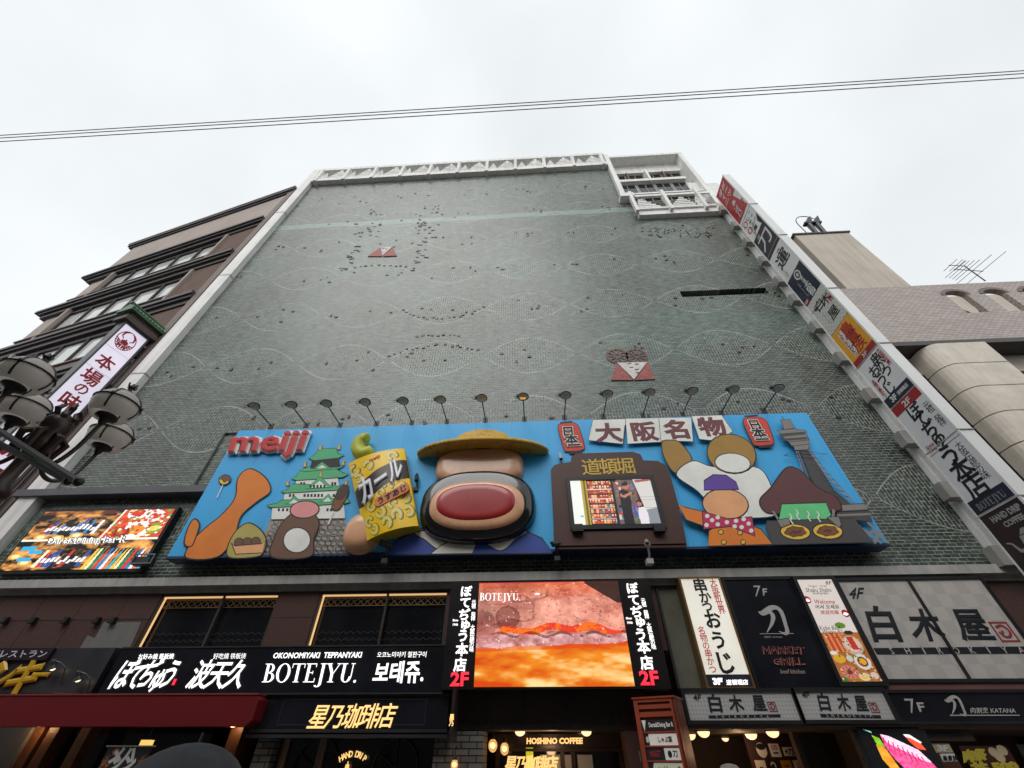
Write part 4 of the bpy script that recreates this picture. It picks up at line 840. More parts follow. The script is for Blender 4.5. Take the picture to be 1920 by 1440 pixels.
for (x0, x1, y0, y1, n) in ((.1, .5, .12, .42, 13), (.22, .56, .68, .96, 11)):
    for i in range(n):
        x = x0+(x1-x0)*i/n; h = rs.uniform(.6, 1); c = ['2050A0', 'E8ECF0', '101420', 'F4E8C8', '3080C0', '181818', 'C03830'][rs.randint(7)]
        im.poly([(x+.03, y1-(y1-y0)*h), (x+.03+.02, y1-(y1-y0)*h), (x+.028, y1), (x, y1)], c); im.poly([(x+.022, y1-(y1-y0)*h*.6), (x+.042, y1-(y1-y0)*h*.6), (x+.032, y1-(y1-y0)*h*.3), (x+.01, y1-(y1-y0)*h*.3)], 'F0F0F0')
for (x, y) in ((.12, .46), (.25, .48), (.38, .44), (.05, .78), (.15, .88)): im.ell(x, y, .05, .05, 'D8A850'); im.ell(x, y, .03, .03, 'F4E4A8')
for (x, y) in ((.05, .62), (.12, .68), (.08, .8)): im.rect(x, y, x+.1, y+.06, '30A8D8')
im.poly([(.63, 0), (1, 0), (1, .5), (.55, .5)], 'C84A28')
for (x, y, r, c) in ((.66, .2, .07, 'D86020'), (.74, .06, .08, 'F0E8E0'), (.80, .36, .10, 'F4F0EA'), (.88, .12, .07, 'ECE4DC'), (.70, .4, .06, '802818'), (.93, .34, .06, '70A030')): im.ell(x, y, r, r*1.5, c); im.ell(x, y, r*.6, r*.8, ['D03020', 'E88830', 'F0D070'][rs.randint(3)])
for i in range(120): x, y = rs.uniform(.57, 1), rs.uniform(0, .5); im.ell(x, y, .012, .018, ['E03020', 'F8C040', '60A030', 'F4F0E8', 'B02818'][rs.randint(5)])
im.poly([(.62, 0), (.635, 0), (.575, .52), (.56, .52)], 'F4E8D8'); im.rect(0, .5, 1, .535, 'F4ECDC'); im.rect(.6, .53, .615, 1, '181010')
for i in range(16):
    x = .58+i*.026; c = ['E8C040', 'F0E0B0', '208060', 'D03828', '2878B8', 'F0F0F0', 'E87828', '40A8C8'][i % 8]; im.poly([(x+.03, .66+rs.uniform(0, .1)), (x+.048, .66), (x+.025, 1), (x, 1)], c)
scr = picture('screen', im, quad_surf(FD, [(u0, v1), (u1, v1), (u1, v0), (u0, v0)], 0), pic_mat('lit_screen_bright', 1.25), DS)
q = [FD.px(*p) for p in zp('N', [(258, 1186), (668, 1176), (650, 1222), (238, 1232)])]
m = MB(); m.text(FD, 'Darts&Dining Bar R', q, .006, 0, .06); m.text(FD, 'Darts&Dining Bar R', q, .016, 1, .0)
m.build('lettering', [glow('screen_white', (.9, .9, .88), 1.0), paint('print_k', PAL['k'])], DS)
p = FD.px(278, 1056); t = thing('small_wall_floodlight', 'small pale box floodlight at the lower right corner of the lit bar screen', 'floodlight', FD.P(*p)); m = MB(); m.fbox(FD, p[0]-.33, p[0]+.2, p[1]-.1, p[1]+.1, 0, .25); m.build('housing', headm, t); m = MB(); m.frame(FD, p[0]-.28, p[0]+.33, p[1]-.11, p[1]+.17, .03, .26, .29); m.build('yoke', steel, t)
# ------------------------------------------------------------------ right blade sign: a tall column of panels
XB, YI, YO = 12.34, -.5, -1.83
FB2 = Fr((XB, 0, 0), (0, -1, 0), (-1, 0, 0))        # seen from the left; u = -y
BS = thing('blade_sign', 'tall white projecting column of stacked shop panels on right corner', 'sign', (XB+.2, -1.1, 4.6))
whm = paint('white_sign_metal', (.74, .74, .73), .4, .08, scale=.6, streak=.3)
ztop = 28.3; zbot = 3.9
m = MB(); m.box(XB+.02, XB+.43, YO, YI, zbot, ztop); m.box(XB-.01, XB+.02, YO-.02, YO+.05, zbot, ztop); m.box(XB-.01, XB+.02, YI-.05, YI, zbot, ztop); m.build('casing', whm, BS)
m = MB()
for y in (383, 441, 541, 644, 806, 930): z = atx(*((1356+.9225*(y-329)), y, XB)[:2], XB)[2]; m.box(XB-.012, XB+.435, YO-.03, YI+.01, z, z+.03)
m.build('casing_joint', grey_c, BS)
for y in (402, 431, 460, 495, 532, 566, 616, 674, 742, 823, 920, 1042):
    x = 1344+.822*(y-371.5); z = atx(x-18, y, XB-.1)[2]; m = MB(); m.box(XB-.25, XB+.3, YI, -.201, z-.25, z+.25); m.build('bracket', paint('grey_bracket', (.30, .29, .27), .6, .15), BS)
zu = lambda X, Y, k='K': atx(*zp(k, [(X, Y)])[0], XB)[2]
cuts = [ztop-.06, zu(180, 125), zu(258, 203), zu(352, 300), zu(456, 402), zu(571, 541), zu(706, 667), zu(862, 851), zu(1046, 1036), zu(1266, 1285), zu(812, 612, 'L'), zu(1115, 942, 'L'), zbot]
U0, U1 = -YI+.04, -YO-.05
kblack = (.012, .013, .02)
pan = [('red_panel', (.40, .03, .035)), ('red_panel', (.40, .03, .035)), ('white_panel', (.72, .72, .71)), ('navy_panel', (.02, .022, .035)), ('white_panel', (.70, .70, .69)), ('navy_panel', (.012, .018, .04)), ('chequer_panel', (.55, .55, .50)), ('orange_panel', (.72, .34, .02)), ('white_panel', (.72, .72, .72)), ('white_panel', (.71, .71, .72)), ('white_panel', (.71, .71, .72)), ('brown_panel', (.035, .018, .018))]
def chq(name, c, s=6., k=.86, vert=True):
    if name in _mats: return _mats[name]
    g = G(name); o = g.xyz(); h = g.ma('ADD', o[0], o[1])
    ck = g.n('ShaderNodeTexChecker', {'Vector': g.vec(g.ma('ADD', h, g.ma('MULTIPLY', o[2], .999)), g.ma('SUBTRACT', h, o[2]), .0), 'Scale': s, 'Color1': tuple(c)+(1,), 'Color2': tuple(x*k for x in c)+(1,)}) if vert == 'd' else g.n('ShaderNodeTexChecker', {'Vector': g.vec(g.ma('ADD', h, .013), o[2], .017), 'Scale': s, 'Color1': tuple(c)+(1,), 'Color2': tuple(x*k for x in c)+(1,)})
    _mats[name] = g.out(ck.outputs[0], .45); return g.m
TXT = {}
def lett(par, name, mats): 
    m = MB(); return m
cbk = paint('black_lettering', (.012, .012, .014), .5); crd = paint('red_lettering', (.42, .03, .03), .5); cwh = paint('white_lettering', (.62, .62, .61), .5); cgy = paint('grey_lettering', (.30, .29, .29), .5)
PL = [cwh, cbk, crd, paint('navy_band', (.015, .018, .04), .5), paint('red_band', (.33, .02, .025), .5), cgy, paint('pale_red_lettering', (.35, .10, .09), .5)]
def pnl(i):
    za, zb_ = cuts[i]-.02, cuts[i+1]+.02; nm, c = pan[i]
    mat = chq('blade_chequer', c, 9., .84) if nm == 'chequer_panel' else paint(nm+str(c), c, .35, .05, scale=.5)
    m = MB(); m.fbox(FB2, U0, U1, zb_, za, -.015, 0); po = m.build(nm, mat, BS); return po, za, zb_
W_ = U1-U0; uc = (U0+U1)/2
def uv(s, t, za, zb_): return U0+W_*s, za+(zb_-za)*t
for i in range(12):
    po, za, zb_ = pnl(i); h = za-zb_; m = MB()
    def V(txt, s, t0, t1, sz, mi, bold=.03, sx=1., sk=0): m.vert(FB2, txt, uv(s, t0, za, zb_), uv(s+sk, t1, za, zb_), sz*.9, .004, mi, bold*.4, sx)
    def Hh(txt, s0, t0, s1, t1, mi, bold=.03, d=.004): 
        a, b = uv(s0, t0, za, zb_), uv(s1, t1, za, zb_); m.text(FB2, txt, [(a[0], a[1]), (b[0], a[1]), (b[0], b[1]), (a[0], b[1])], d, mi, bold)
    if i == 0: V('ダーツ', .68, .25, .78, .52, 0, .06); V('ダイニ', .30, .25, .78, .52, 0, .06)
    if i == 1: V('&', .6, .2, .2, .6, 0, .07); V('ングバー', .42, .45, .9, .46, 0, .06); m.prism(FB2, [uv(.72, .0, za, zb_), uv(1., .0, za, zb_), uv(1., 1, za, zb_), uv(.98, 1, za, zb_)], None, .003, 0); Hh('9F', .84, .55, .99, .80, 2)
    if i == 2:
        V('温野菜', .42, .62, .62, .5, 1, .05) if 0 else None
        for s in (.26, .26): pass
        for t in (.3, .62): m.ribbon(FB2, [(uv(.24, t, za, zb_)[0]+.15*math.cos(a), uv(.24, t, za, zb_)[1]+.2*math.sin(a)) for a in np.linspace(0, 6.28, 18)], .07, .004, 2, True)
        V('しゃぶ', .78, .2, .62, .3, 5, .01); V('しゃぶ葉', .52, .3, .82, .36, 1, .05); V('ひとりしゃぶ', .33, .62, .95, .2, 6, .01); m.prism(FB2, [uv(.80, .78, za, zb_), uv(1, .55, za, zb_), uv(1, 1, za, zb_), uv(.86, 1, za, zb_)], None, .003, 1)
    if i == 3:
        V('刀', .52, .42, .42, 1.25, 0, .035); V('7F', .3, .12, .2, .35, 0, .0) if 0 else Hh('7F', .25, .08, .45, .2, 0, .0); V('MARKET', .74, .3, .85, .2, 6, .0); V('GRILL', .6, .62, .9, .16, 6, .0)
    if i == 4: V('運', .52, .42, .42, 1.05, 1, .035); V('六', .62, .16, .16, .35, 1, .02); V('どうとんぼり', .24, .5, .93, .25, 5, .0)
    if i == 5:
        m.ribbon(FB2, [(uv(.55, .17, za, zb_)[0]+.17*math.cos(a), uv(.55, .17, za, zb_)[1]+.24*math.sin(a)) for a in np.linspace(0, 6.28, 18)], .07, .004, 0, True); m.prism(FB2, [(uv(.55, .17, za, zb_)[0]+.08*math.cos(a), uv(.55, .17, za, zb_)[1]+.1*math.sin(a)) for a in np.linspace(0, 6.28, 14)[:-1]], None, .004, 0)
        V('個室居酒屋', .6, .34, .58, .2, 0, .02); V('大阪鶴', .58, .64, .9, .42, 0, .03); V('KANIKASIKO', .36, .36, .86, .15, 5, .02); m.prism(FB2, [uv(0.02, .86, za, zb_), uv(.26, .86, za, zb_), uv(.26, .995, za, zb_), uv(.02, .995, za, zb_)], None, .003, 4); Hh('5F', .06, .89, .22, .97, 0, .03, .006)
    if i == 6:
        V('白', .44, .27, .27, .62, 1, .03); V('木', .74, .33, .33, .62, 1, .03); V('屋', .66, .70, .70, .62, 1, .03); Hh('4F', .14, .19, .34, .31, 1, .05); V('SHIRO', .34, .52, .78, .16, 5, .0); V('KIYA', .46, .58, .82, .16, 5, .0)
        a = uv(.9, .42, za, zb_); m.frame(FB2, a[0]-.09, a[0]+.09, a[1]-.16, a[1]+.16, .025, .002, .006, 2); m.em(FB2, '魚', a[0], a[1], .22, .004, 2, .03)
    if i == 7:
        V('鳥貴族', .60, .2, .66, .68, 2, .04); V('TORIKIZOKU', .32, .14, .74, .21, 4, .05); m.prism(FB2, [uv(0, .85, za, zb_), uv(1, .85, za, zb_), uv(1, 1, za, zb_), uv(0, 1, za, zb_)], None, .003, 4); Hh('3F', .40, .88, .62, .97, 0, .03, .007)
        m.prism(FB2, [uv(.22, .10, za, zb_), uv(.42, .10, za, zb_), uv(.42, .80, za, zb_), uv(.22, .80, za, zb_)], None, .0025, 0)
    if i == 8:
        V('串かつ', .68, .14, .47, .5, 1, .045); V('おうじ', .40, .28, .72, .56, 1, .045); V('大阪新世界', .90, .08, .40, .2, 2, .01); V('名物の串かつ', .15, .42, .76, .19, 2, .01); m.prism(FB2, [uv(0, .815, za, zb_), uv(1, .815, za, zb_), uv(1, 1, za, zb_), uv(0, 1, za, zb_)], None, .003, 3); Hh('3F', .20, .85, .42, .965, 0, .05, .007); Hh('道頓堀店', .48, .87, .88, .95, 0, .02, .007)
    if i == 9:
        m.prism(FB2, [uv(0, 0, za, zb_), uv(1, 0, za, zb_), uv(1, .18, za, zb_), uv(0, .18, za, zb_)], None, .003, 4); Hh('2F', .38, .04, .66, .15, 0, .03, .007); V('ぼてぢゅ', .52, .30, .86, .62, 1, .055); V('元祖 発祥', .88, .36, .72, .28, 1, .0); Hh('Since', .10, .84, .34, .90, 6, .02); Hh('1946', .12, .91, .34, .975, 6, .02)
    if i == 10:
        V('う本店', .46, .13, .66, .78, 1, .055); V('大阪伝統の味', .80, .10, .62, .27, 1, .0); m.prism(FB2, [uv(0, .80, za, zb_), uv(1, .80, za, zb_), uv(1, 1, za, zb_), uv(0, 1, za, zb_)], None, .003, 3); SERIF.append((m, FB2, [uv(.14, .87, za, zb_), uv(.86, .87, za, zb_), uv(.86, .97, za, zb_), uv(.14, .97, za, zb_)], .007, 5, 'BOTEJYU')); serif(*SERIF[-1])
    if i == 11:
        Hh('HAND DRIP', .2, .045, .92, .10, 5, .05); Hh('COFFEE', .36, .12, .84, .17, 5, .05); a = uv(.62, .30, za, zb_)
        m.prism(FB2, [(a[0]-.3, a[1]-.34), (a[0]+.3, a[1]-.34), (a[0]+.2, a[1]+.12), (a[0]-.2, a[1]+.12)], None, .004, 5); m.ribbon(FB2, [(a[0]-.27, a[1]-.2), (a[0]-.42, a[1]-.16), (a[0]-.5, a[1]+.05), (a[0]-.62, a[1]+.1)], [.1, .09, .05, .03], .005, 5); m.prism(FB2, [(a[0]-.17, a[1]+.14), (a[0]+.17, a[1]+.14), (a[0]+.05, a[1]+.26), (a[0]-.05, a[1]+.26)], None, .004, 5)
    m.build('lettering', PL, po)
# ------------------------------------------------------------------ left lit blade sign
q0 = LO+LX*.1
FB3 = Fr(q0, -LN, -LX)                                # u runs from the street (negative) to the wall (0)
LS = thing('lit_blade_sign', 'lit white vertical sign with red crab emblem and green tiled cap', 'sign', q0+LN*.9)
zt_ = 16.45; zb2 = 5.2; ua, ub = -1.40, -.36
lit = G('lit_sign_face'); n_ = lit.noise(.7, 3); lit.out((.5, .48, .52), .4); lit.set(lit.b.inputs['Emission Color'], lit.ramp(n_, (.3, (.60, .56, .70)), (.7, (.78, .73, .82)))); lit.b.inputs['Emission Strength'].default_value = .82; lit = lit.m
m = MB(); m.fbox(FB3, ua, ub, zb2, zt_, -.28, 0); m.build('lit_face', lit, LS)
frm = paint('sign_frame_grey', (.10, .095, .10), .45); m = MB(); m.frame(FB3, ua-.07, ub+.07, zb2-.07, zt_+.07, .07, -.42, .05); m.build('frame', frm, LS)
m = MB()
for z in (15.1, 13.9, 9.6): m.fbox(FB3, ua, ub, z, z+.012, 0, .002)
m.build('panel_seam', paint('seam', (.3, .28, .33), .5), LS)
m = MB()
for z in np.arange(6, 16.5, 1.9): m.fbox(FB3, ub+.07, .2, z, z+.18, -.3, -.1)
for k in range(3): m.fbox(FB3, ub+.12+k*.08, ub+.15+k*.08, zb2, zt_-.6, -.34, -.3)
m.build('wall_bracket', black_m, LS)
m = MB(); m.fbox(FB3, ua-.25, ub+.35, zt_+.1, zt_+.35, -.6, .2); m.fbox(FB3, ua-.1, ub+.2, zt_+.35, zt_+.6, -.5, .08); m.build('cap_eave', paint('brown_eave', (.09, .065, .055), .6), LS)
m = MB(); gt = paint('green_roof_tile', (.06, .14, .07), .4, .3)
m.add([FB3.P(u, z, d) for u in (ua-.35, ub+.45) for z, d in ((zt_+.6, .28), (zt_+.72, .28), (zt_+1.15, -.2), (zt_+.72, -.7), (zt_+.6, -.7))], [(0, 1, 2, 3, 4), (9, 8, 7, 6, 5)]+[(i, i+5, (i+1) % 5+5, (i+1) % 5) for i in range(5)])
for u in np.arange(ua-.3, ub+.45, .16): m.tube([FB3.P(u, zt_+.72, .31), FB3.P(u, zt_+1.17, -.2)], .035, 6)
m.build('cap_roof', gt, LS)
m = MB(); m.tube([FB3.P(ua-.4, zt_+1.2, -.2), FB3.P(ub+.5, zt_+1.2, -.2)], .09, 8); m.build('cap_ridge', gt, LS)
reds = paint('red_sign_lettering', (.40, .012, .02), .5); m = MB()
pz = lambda X, Y, k='N': FB3.px(*zp(k, [(X, Y)])[0])
u, v = pz(653, 165); r = .37
m.ribbon(FB3, [(u+r*math.cos(a), v+r*1.35*math.sin(a)) for a in np.linspace(0, 2*math.pi, 41)[:-1]], .035, .01, 0, True)
def cl(pts, dz=.01): m.prism(FB3, [(u+x*r, v+y*r*1.35) for x, y in pts], None, dz, 0)
for k in range(4):
    for s in (-1, 1): a0 = -.15-.27*k; m.ribbon(FB3, [(u+s*r*q*math.cos(a), v+r*1.35*q*math.sin(a)) for q, a in ((.98, a0+.05), (.72, a0-.22), (.45, a0-.55))], [.03, .075, .02], .011, 0)
for s in (-1, 1): m.ribbon(FB3, [(u+s*r*x, v+r*1.35*y) for x, y in ((.35, .05), (.66, .28), (.62, .66), (.3, .92), (.05, .97))], [.03, .06, .09, .07, .02], .012, 0)
cl([(-.42, -.1), (-.2, .0), (0, .05), (.2, 0), (.42, -.1), (.3, -.45), (-.3, -.45)], .013); cl([(-.12, .05), (0, .2), (.12, .05)], .012)
for x in (-.38, -.13, .13, .38): cl([(x-.1, -.55), (x+.1, -.55), (x+.07, -.9), (x-.07, -.9)], .012)
for ch, X, Y, s in (('本', 548, 275, .98), ('場', 475, 352, 1.0), ('の', 425, 412, .75), ('味', 362, 478, 1.0)):
    a = pz(X, Y); m.em(FB3, ch, a[0], a[1], s*.74, .01, 0, .022, .95)
for i, ch in enumerate('かに料理'): m.em(FB3, ch, (ua+ub)/2, 10.0-i*1.15, .95, .01, 0, .05)
m.build('lettering', reds, LS)
# ------------------------------------------------------------------ street lamp close to the camera
iron = paint('brown_cast_iron', (.05, .028, .02), .4, .4, scale=5); blk = paint('black_iron', (.02, .017, .016), .45, .3)
gl = G('opal_globe'); n_ = gl.noise(3, 3); gl.out(gl.mix(n_, (.80, .75, .70), (.88, .83, .78)), .35, coat=.2); gl.set(gl.b.inputs['Subsurface Weight'], .0); gl.b.inputs['Subsurface Radius'].default_value = (.25, .22, .2); x_ = gl.n('ShaderNodeBsdfTranslucent', {'Color': (.95, .90, .85, 1)}); y2_ = gl.n('ShaderNodeMixShader', {0: .45, 1: gl.b.outputs[0], 2: x_.outputs[0]}); gl.t.links.new(y2_.outputs[0], gl.t.nodes['Material Output'].inputs[0]); gl = gl.m
LPX = np.array([-3.72, -9.64, 0])
LP = thing('street_lamp', 'ornate brown cast iron street lamp with four caged opal globes at left', 'street lamp', LPX)
m = MB(); m.lathe([(.26, .675), (.26, .78), (.2, .84), (.2, 1.2), (.14, 1.35), (.10, 1.5), (.055, 2.3), (.05, 3.2), (.085, 3.23), (.09, 3.27), (.055, 3.32), (.045, 3.4), (.045, 3.55), (.075, 3.6), (.085, 3.66), (.07, 3.72), (.095, 3.78), (.10, 3.84), (.07, 3.89), (.03, 3.93)], LPX, seg=16); m.build('pole', iron, LP, smooth=True)
m = MB()
for k in range(7):
    a = k*math.pi*2/7+.2; c, s = math.cos(a), math.sin(a); h = 3.86+.05*(k % 2)
    m.tube([LPX+np.array([c*.05, s*.05, h-.03]), LPX+np.array([c*.085, s*.085, h+.03]), LPX+np.array([c*.06, s*.06, h+.08]), LPX+np.array([c*.08, s*.08, h+.11])], [.014, .022, .014, .003], 6)
m.tube([LPX+np.array([0, 0, 3.9]), LPX+np.array([0, 0, 4.0]), LPX+np.array([0, 0, 4.06])], [.02, .025, .003], 6); m.build('crown', iron, LP)
m = MB()
for k in range(6):
    a = k*math.pi/3; c, s = math.cos(a), math.sin(a); m.tube([LPX+np.array([c*.06, s*.06, 3.76]), LPX+np.array([c*.13, s*.13, 3.70]), LPX+np.array([c*.11, s*.11, 3.58]), LPX+np.array([c*.05, s*.05, 3.52])], [.018, .028, .022, .01], 6)
m.build('scroll_work', iron, LP)
zg = 4.12
for x, y in ((47, 706), (46, 770), (216, 763), (206, 820)):
    p = atz(x, y, zg); rg = .155
    d = p-LPX; d[2] = 0; L = np.linalg.norm(d); d /= L
    m = MB(); ar = [LPX+d*(.07+(L-.07)*t)+np.array([0, 0, h]) for t, h in ((0, 3.74), (.12, 3.60), (.35, 3.53), (.65, 3.56), (.9, 3.70), (1, 3.93))]
    ar = [np.array(q) for q in smooth([tuple(q) for q in ar], 4, False)]; m.tube(ar, .016, 8); arm = m.build('arm', iron, LP, smooth=True)
    m = MB(); m.lathe([(.014, -.19), (.026, -.17), (.032, -.145), (.055, -.128), (.078, -.118), (.076, -.10)], p, seg=20); m.build('collar', blk, arm, smooth=True)
    m = MB(); m.lathe([(rg*math.cos(t)*1.06, rg*math.sin(t)*1.02) for t in np.linspace(-.75, 1.4, 12)], p, seg=24); gb = m.build('globe', gl, LP, smooth=True)
    m = MB()
    for k in range(4):
        a = k*math.pi/2+.5; m.tube([p+np.array([rg*1.08*math.cos(t)*math.cos(a), rg*1.08*math.cos(t)*math.sin(a), rg*1.04*math.sin(t)]) for t in np.linspace(-.6, 1.45, 10)], .008, 5)
        q = p+np.array([rg*1.1*math.cos(a), rg*1.1*math.sin(a), .03]); m.ball(q, .018, 6, 4)
    m.tube([p+np.array([rg*1.085*math.cos(t), rg*1.085*math.sin(t), .03]) for t in np.linspace(0, 2*math.pi, 25)], .008, 5, cap=False); m.build('globe_cage', blk, gb)
    m = MB(); m.lathe([(.055, .145), (.04, .17), (.017, .185), (.017, .205), (.028, .22), (.006, .265)], p, seg=10)
    for k in range(4): a = k*math.pi/2; m.tube([p+np.array([0, 0, .2]), p+np.array([.035*math.cos(a), .035*math.sin(a), .225]), p+np.array([.04*math.cos(a), .04*math.sin(a), .25])], .007, 5)
    m.build('finial', blk, gb)
m = MB(); a, b = at(-60, 770, -9.85), at(147, 903, -9.85); m.tube([a, b], .022, 6); a2, b2 = at(-60, 800, -9.8), at(128, 902, -9.8); m.tube([a2, b2], .022, 6); m.ball(b, .03, 8, 5); m.ball(b2, .028, 8, 5); m.build('banner_bar', blk, LP)
LP.location = [float(q) for q in CAM+(LPX-CAM)*1.55]; LP.scale = (1.55,)*3
# ------------------------------------------------------------------ overhead cables
for lab, y0, y1, r in (('topmost of three thin overhead cables across the pale sky', 254.5, 133, .006), ('middle of three thin overhead cables across the pale sky', 259.5, 138.5, .006), ('lowest of three thin overhead cables across the pale sky', 266, 146.5, .006)):
    a, b = at(-250, y0+15.6, -10), at(2170, y1-15.6, -10); n = 24; d = b-a; a = a-d*.4; b = b+d*.4
    pts = [a+(b-a)*i/n+np.array([0, 0, -.22*(1-(2*i/n-1)**2)+.20]) for i in range(n+1)]; m = MB(); m.tube(pts, r*1.25, 6); m.build('overhead_cable', paint('cable_sheath', (.20, .14, .17), .5), label=lab, cat='cable', group='overhead cables')
# ------------------------------------------------------------------ shop signs
def rectq(F, q):
    """average a traced quad to an upright rectangle on its plane"""
    P = [F.px(*p) for p in q]; return (P[0][0]+P[3][0])/2, (P[1][0]+P[2][0])/2, (P[2][1]+P[3][1])/2, (P[0][1]+P[1][1])/2
wl = glow('lit_white_lettering', (1., .97, .95), 1.25); yl = glow('lit_warm_lettering', (1., .62, .22), 1.05); rl = glow('lit_red_lettering', (.95, .03, .06), 1.0)
navyb = paint('black_sign_board', (.011, .012, .018), .22, .2, coat=.3); brnb = paint('dark_brown_board', (.03, .021, .02), .3, .2)
tq = lambda F, k, pts: [F.px(*p) for p in zp(k, pts)]
# black fascia with white lit letters
y_ = -.55; F = FY(y_); u0, u1, v0, v1 = rectq(F, [(233, 1216), (838, 1211), (832, 1299), (180, 1300)])
SG = thing('fascia_sign', 'long black fascia with lit white lettering in four scripts under the windows', 'sign', (u0, y_, v0))
m = MB(); m.fbox(F, u0, u1, v0, v1, -.5, 0); m.build('board', navyb, SG); m = MB(); m.fbox(F, u0, u1, v0-.03, v0-.002, -.5, .03); m.fbox(F, u0, u1, v1+.002, v1+.03, -.5, .02); m.build('trim', dark_m, SG)
m = MB(); B_ = .035
m.text(F, 'お好み焼 鉄板焼', tq(F, 'E', [(995, 630), (1245, 626), (1235, 667), (985, 670)]), .02, 0, .008)
for ch, X, Y, s in (('ぼ', 890, 770, 1.12), ('て', 975, 785, 1.0), ('ぢ', 1065, 765, 1.05), ('ゅ', 1135, 795, 1.0), ('う', 1215, 770, 1.05)):
    u, v = F.px(*zp('E', [(X, Y)])[0]); m.em(F, ch, u, v, .60*s, .02, 0, .018, .66, sk=.25)
m.text(F, '好吃燒 铁板烧', tq(F, 'E', [(1525, 626), (1755, 624), (1745, 664), (1515, 668)]), .02, 0, .0)
for ch, X, Y in (('波', 1435, 772), ('天', 1560, 775), ('久', 1690, 772)):
    u, v = F.px(*zp('E', [(X, Y)])[0]); m.em(F, ch, u, v, .60, .02, 0, .014, .80, sk=.22)
m.text(F, 'OKONOMIYAKI  TEPPANYAKI', tq(F, 'G', [(285, 622), (910, 616), (900, 658), (272, 663)]), .02, 0, .02)
serif(m, F, tq(F, 'G', [(225, 700), (895, 697), (865, 832), (195, 832)]), .02, 0, 'BOTEJYU.')
m.text(F, '오코노미야키 철판구이', tq(F, 'G', [(1018, 616), (1367, 612), (1360, 655), (1012, 655)]), .02, 0, .006)
m.text(F, '보테쥬.', tq(F, 'G', [(1010, 690), (1350, 672), (1340, 838), (975, 838)]), .02, 0, .025)
m.build('lettering', wl, SG)
m = MB(); u, v = F.px(*zp('E', [(1243, 830)])[0]); m.fbox(F, u-.03, u+.03, v-.06, v+.06, .02, .03); m.build('red_mark', rl, SG)
# grey panel with the yellow lettering of the restaurant at far left
y_ = -.45; F = FY(y_); u0, u1, v0, v1 = rectq(F, [(-260, 1217), (225, 1216), (175, 1300), (-330, 1300)])
S2 = thing('fascia_sign', 'charcoal fascia with cut-off yellow lettering above the red awning', 'sign', (u0, y_, v0))
m = MB(); m.fbox(F, u0, u1-.1, v0, v1, -.4, 0); m.build('board', paint('charcoal_board', (.035, .034, .04), .4, .15), S2)
q = tq(F, 'E', [(-520, 592), (408, 592), (345, 676), (-560, 680)]); m = MB(); m.prism(F, q, 0, .08); pb = m.build('name_board', paint('plum_black_board', (.02, .012, .018), .35), S2)
m = MB(); m.text(F, 'ハンバーグレストラン', tq(F, 'E', [(-300, 605), (365, 605), (345, 660), (-340, 668)]), .085, 0, .02); m.build('lettering', paint('pale_lettering', (.62, .58, .60), .5), pb)
yel = paint('yellow_letter', (.62, .36, .02), .35, .1); m = MB()
for ch, X, Y, s in (('キ', 185, 795, 1.35), ('ー', 300, 780, .8), ('ン', 25, 785, 1.3), ('ド', -160, 790, 1.3), ('リ', -340, 790, 1.3)):
    u, v = F.px(*zp('E', [(X, Y)])[0]); m.em(F, ch, u, v, .62*s, .02, 0, .05, 1., sk=.12, depth=.06)
m.build('yellow_lettering', yel, S2)
def goose(x, y, lab, yb, aim=(.3, .4, -1), grp='small sign spotlights'):
    F = FY(yb-.2); u, v = F.px(x, y); t = thing('spotlight', lab, 'spotlight', F.P(u, v), grp)
    p = F.P(u, v); a = np.array(aim, float); a /= np.linalg.norm(a)
    m = MB(); m.lathe([(.03, -.12), (.05, -.1), (.06, 0), (.1, .09), (.09, .09), (.02, .02)], p, a, 14); h = m.build('lamp_head', dark_m, t)
    m = MB(); m.ball(p+a*.06, .06, 10, 6); m.build('bulb', glow('spot_bulb', (1., .75, .42), 2.2), h)
    m = MB(); e = np.array([p[0]+.32, yb-.02, p[2]-.35]); m.tube([p-a*.1, p+np.array([.15, .0, .05]), p+np.array([.3, .05, -.05]), e], .014, 6); m.build('arm', dark_m, t)
goose(147, 1268, 'small lit spotlight between the yellow lettering and the long black fascia', -.45)
goose(100, 1247, 'small spotlight at the end of the yellow restaurant lettering', -.45)
# red awning
y_ = -.9; F = FY(y_); u0, u1, v0, v1 = rectq(F, [(-300, 1303), (487, 1303), (470, 1362), (-320, 1362)])
m = MB(); ra = [(u0, v0), (u1-.12, v0), (u1, v0+.1)]+[(u1, v1-.1), (u1-.08, v1), (u0, v1)]; AW = thing('awning', 'deep red box awning under the black fascia at lower left', 'awning', ((u0+u1)/2, y_, v0))
rac = G('red_awning_cloth'); n_ = rac.noise(30, 3); rac.out(rac.mix(n_, (.13, .003, .007), (.17, .005, .010)), .42, bump=n_, bs=.1); rac = rac.m
m.prism(F, ra, -.4, 0, back=True); m.build('cover', rac, AW); m = MB(); m.fbox(F, u0, u1-.05, v1-.01, v1+.02, -.4, .02); m.build('top_edge', paint('awning_edge', (.25, .03, .035), .5), AW)
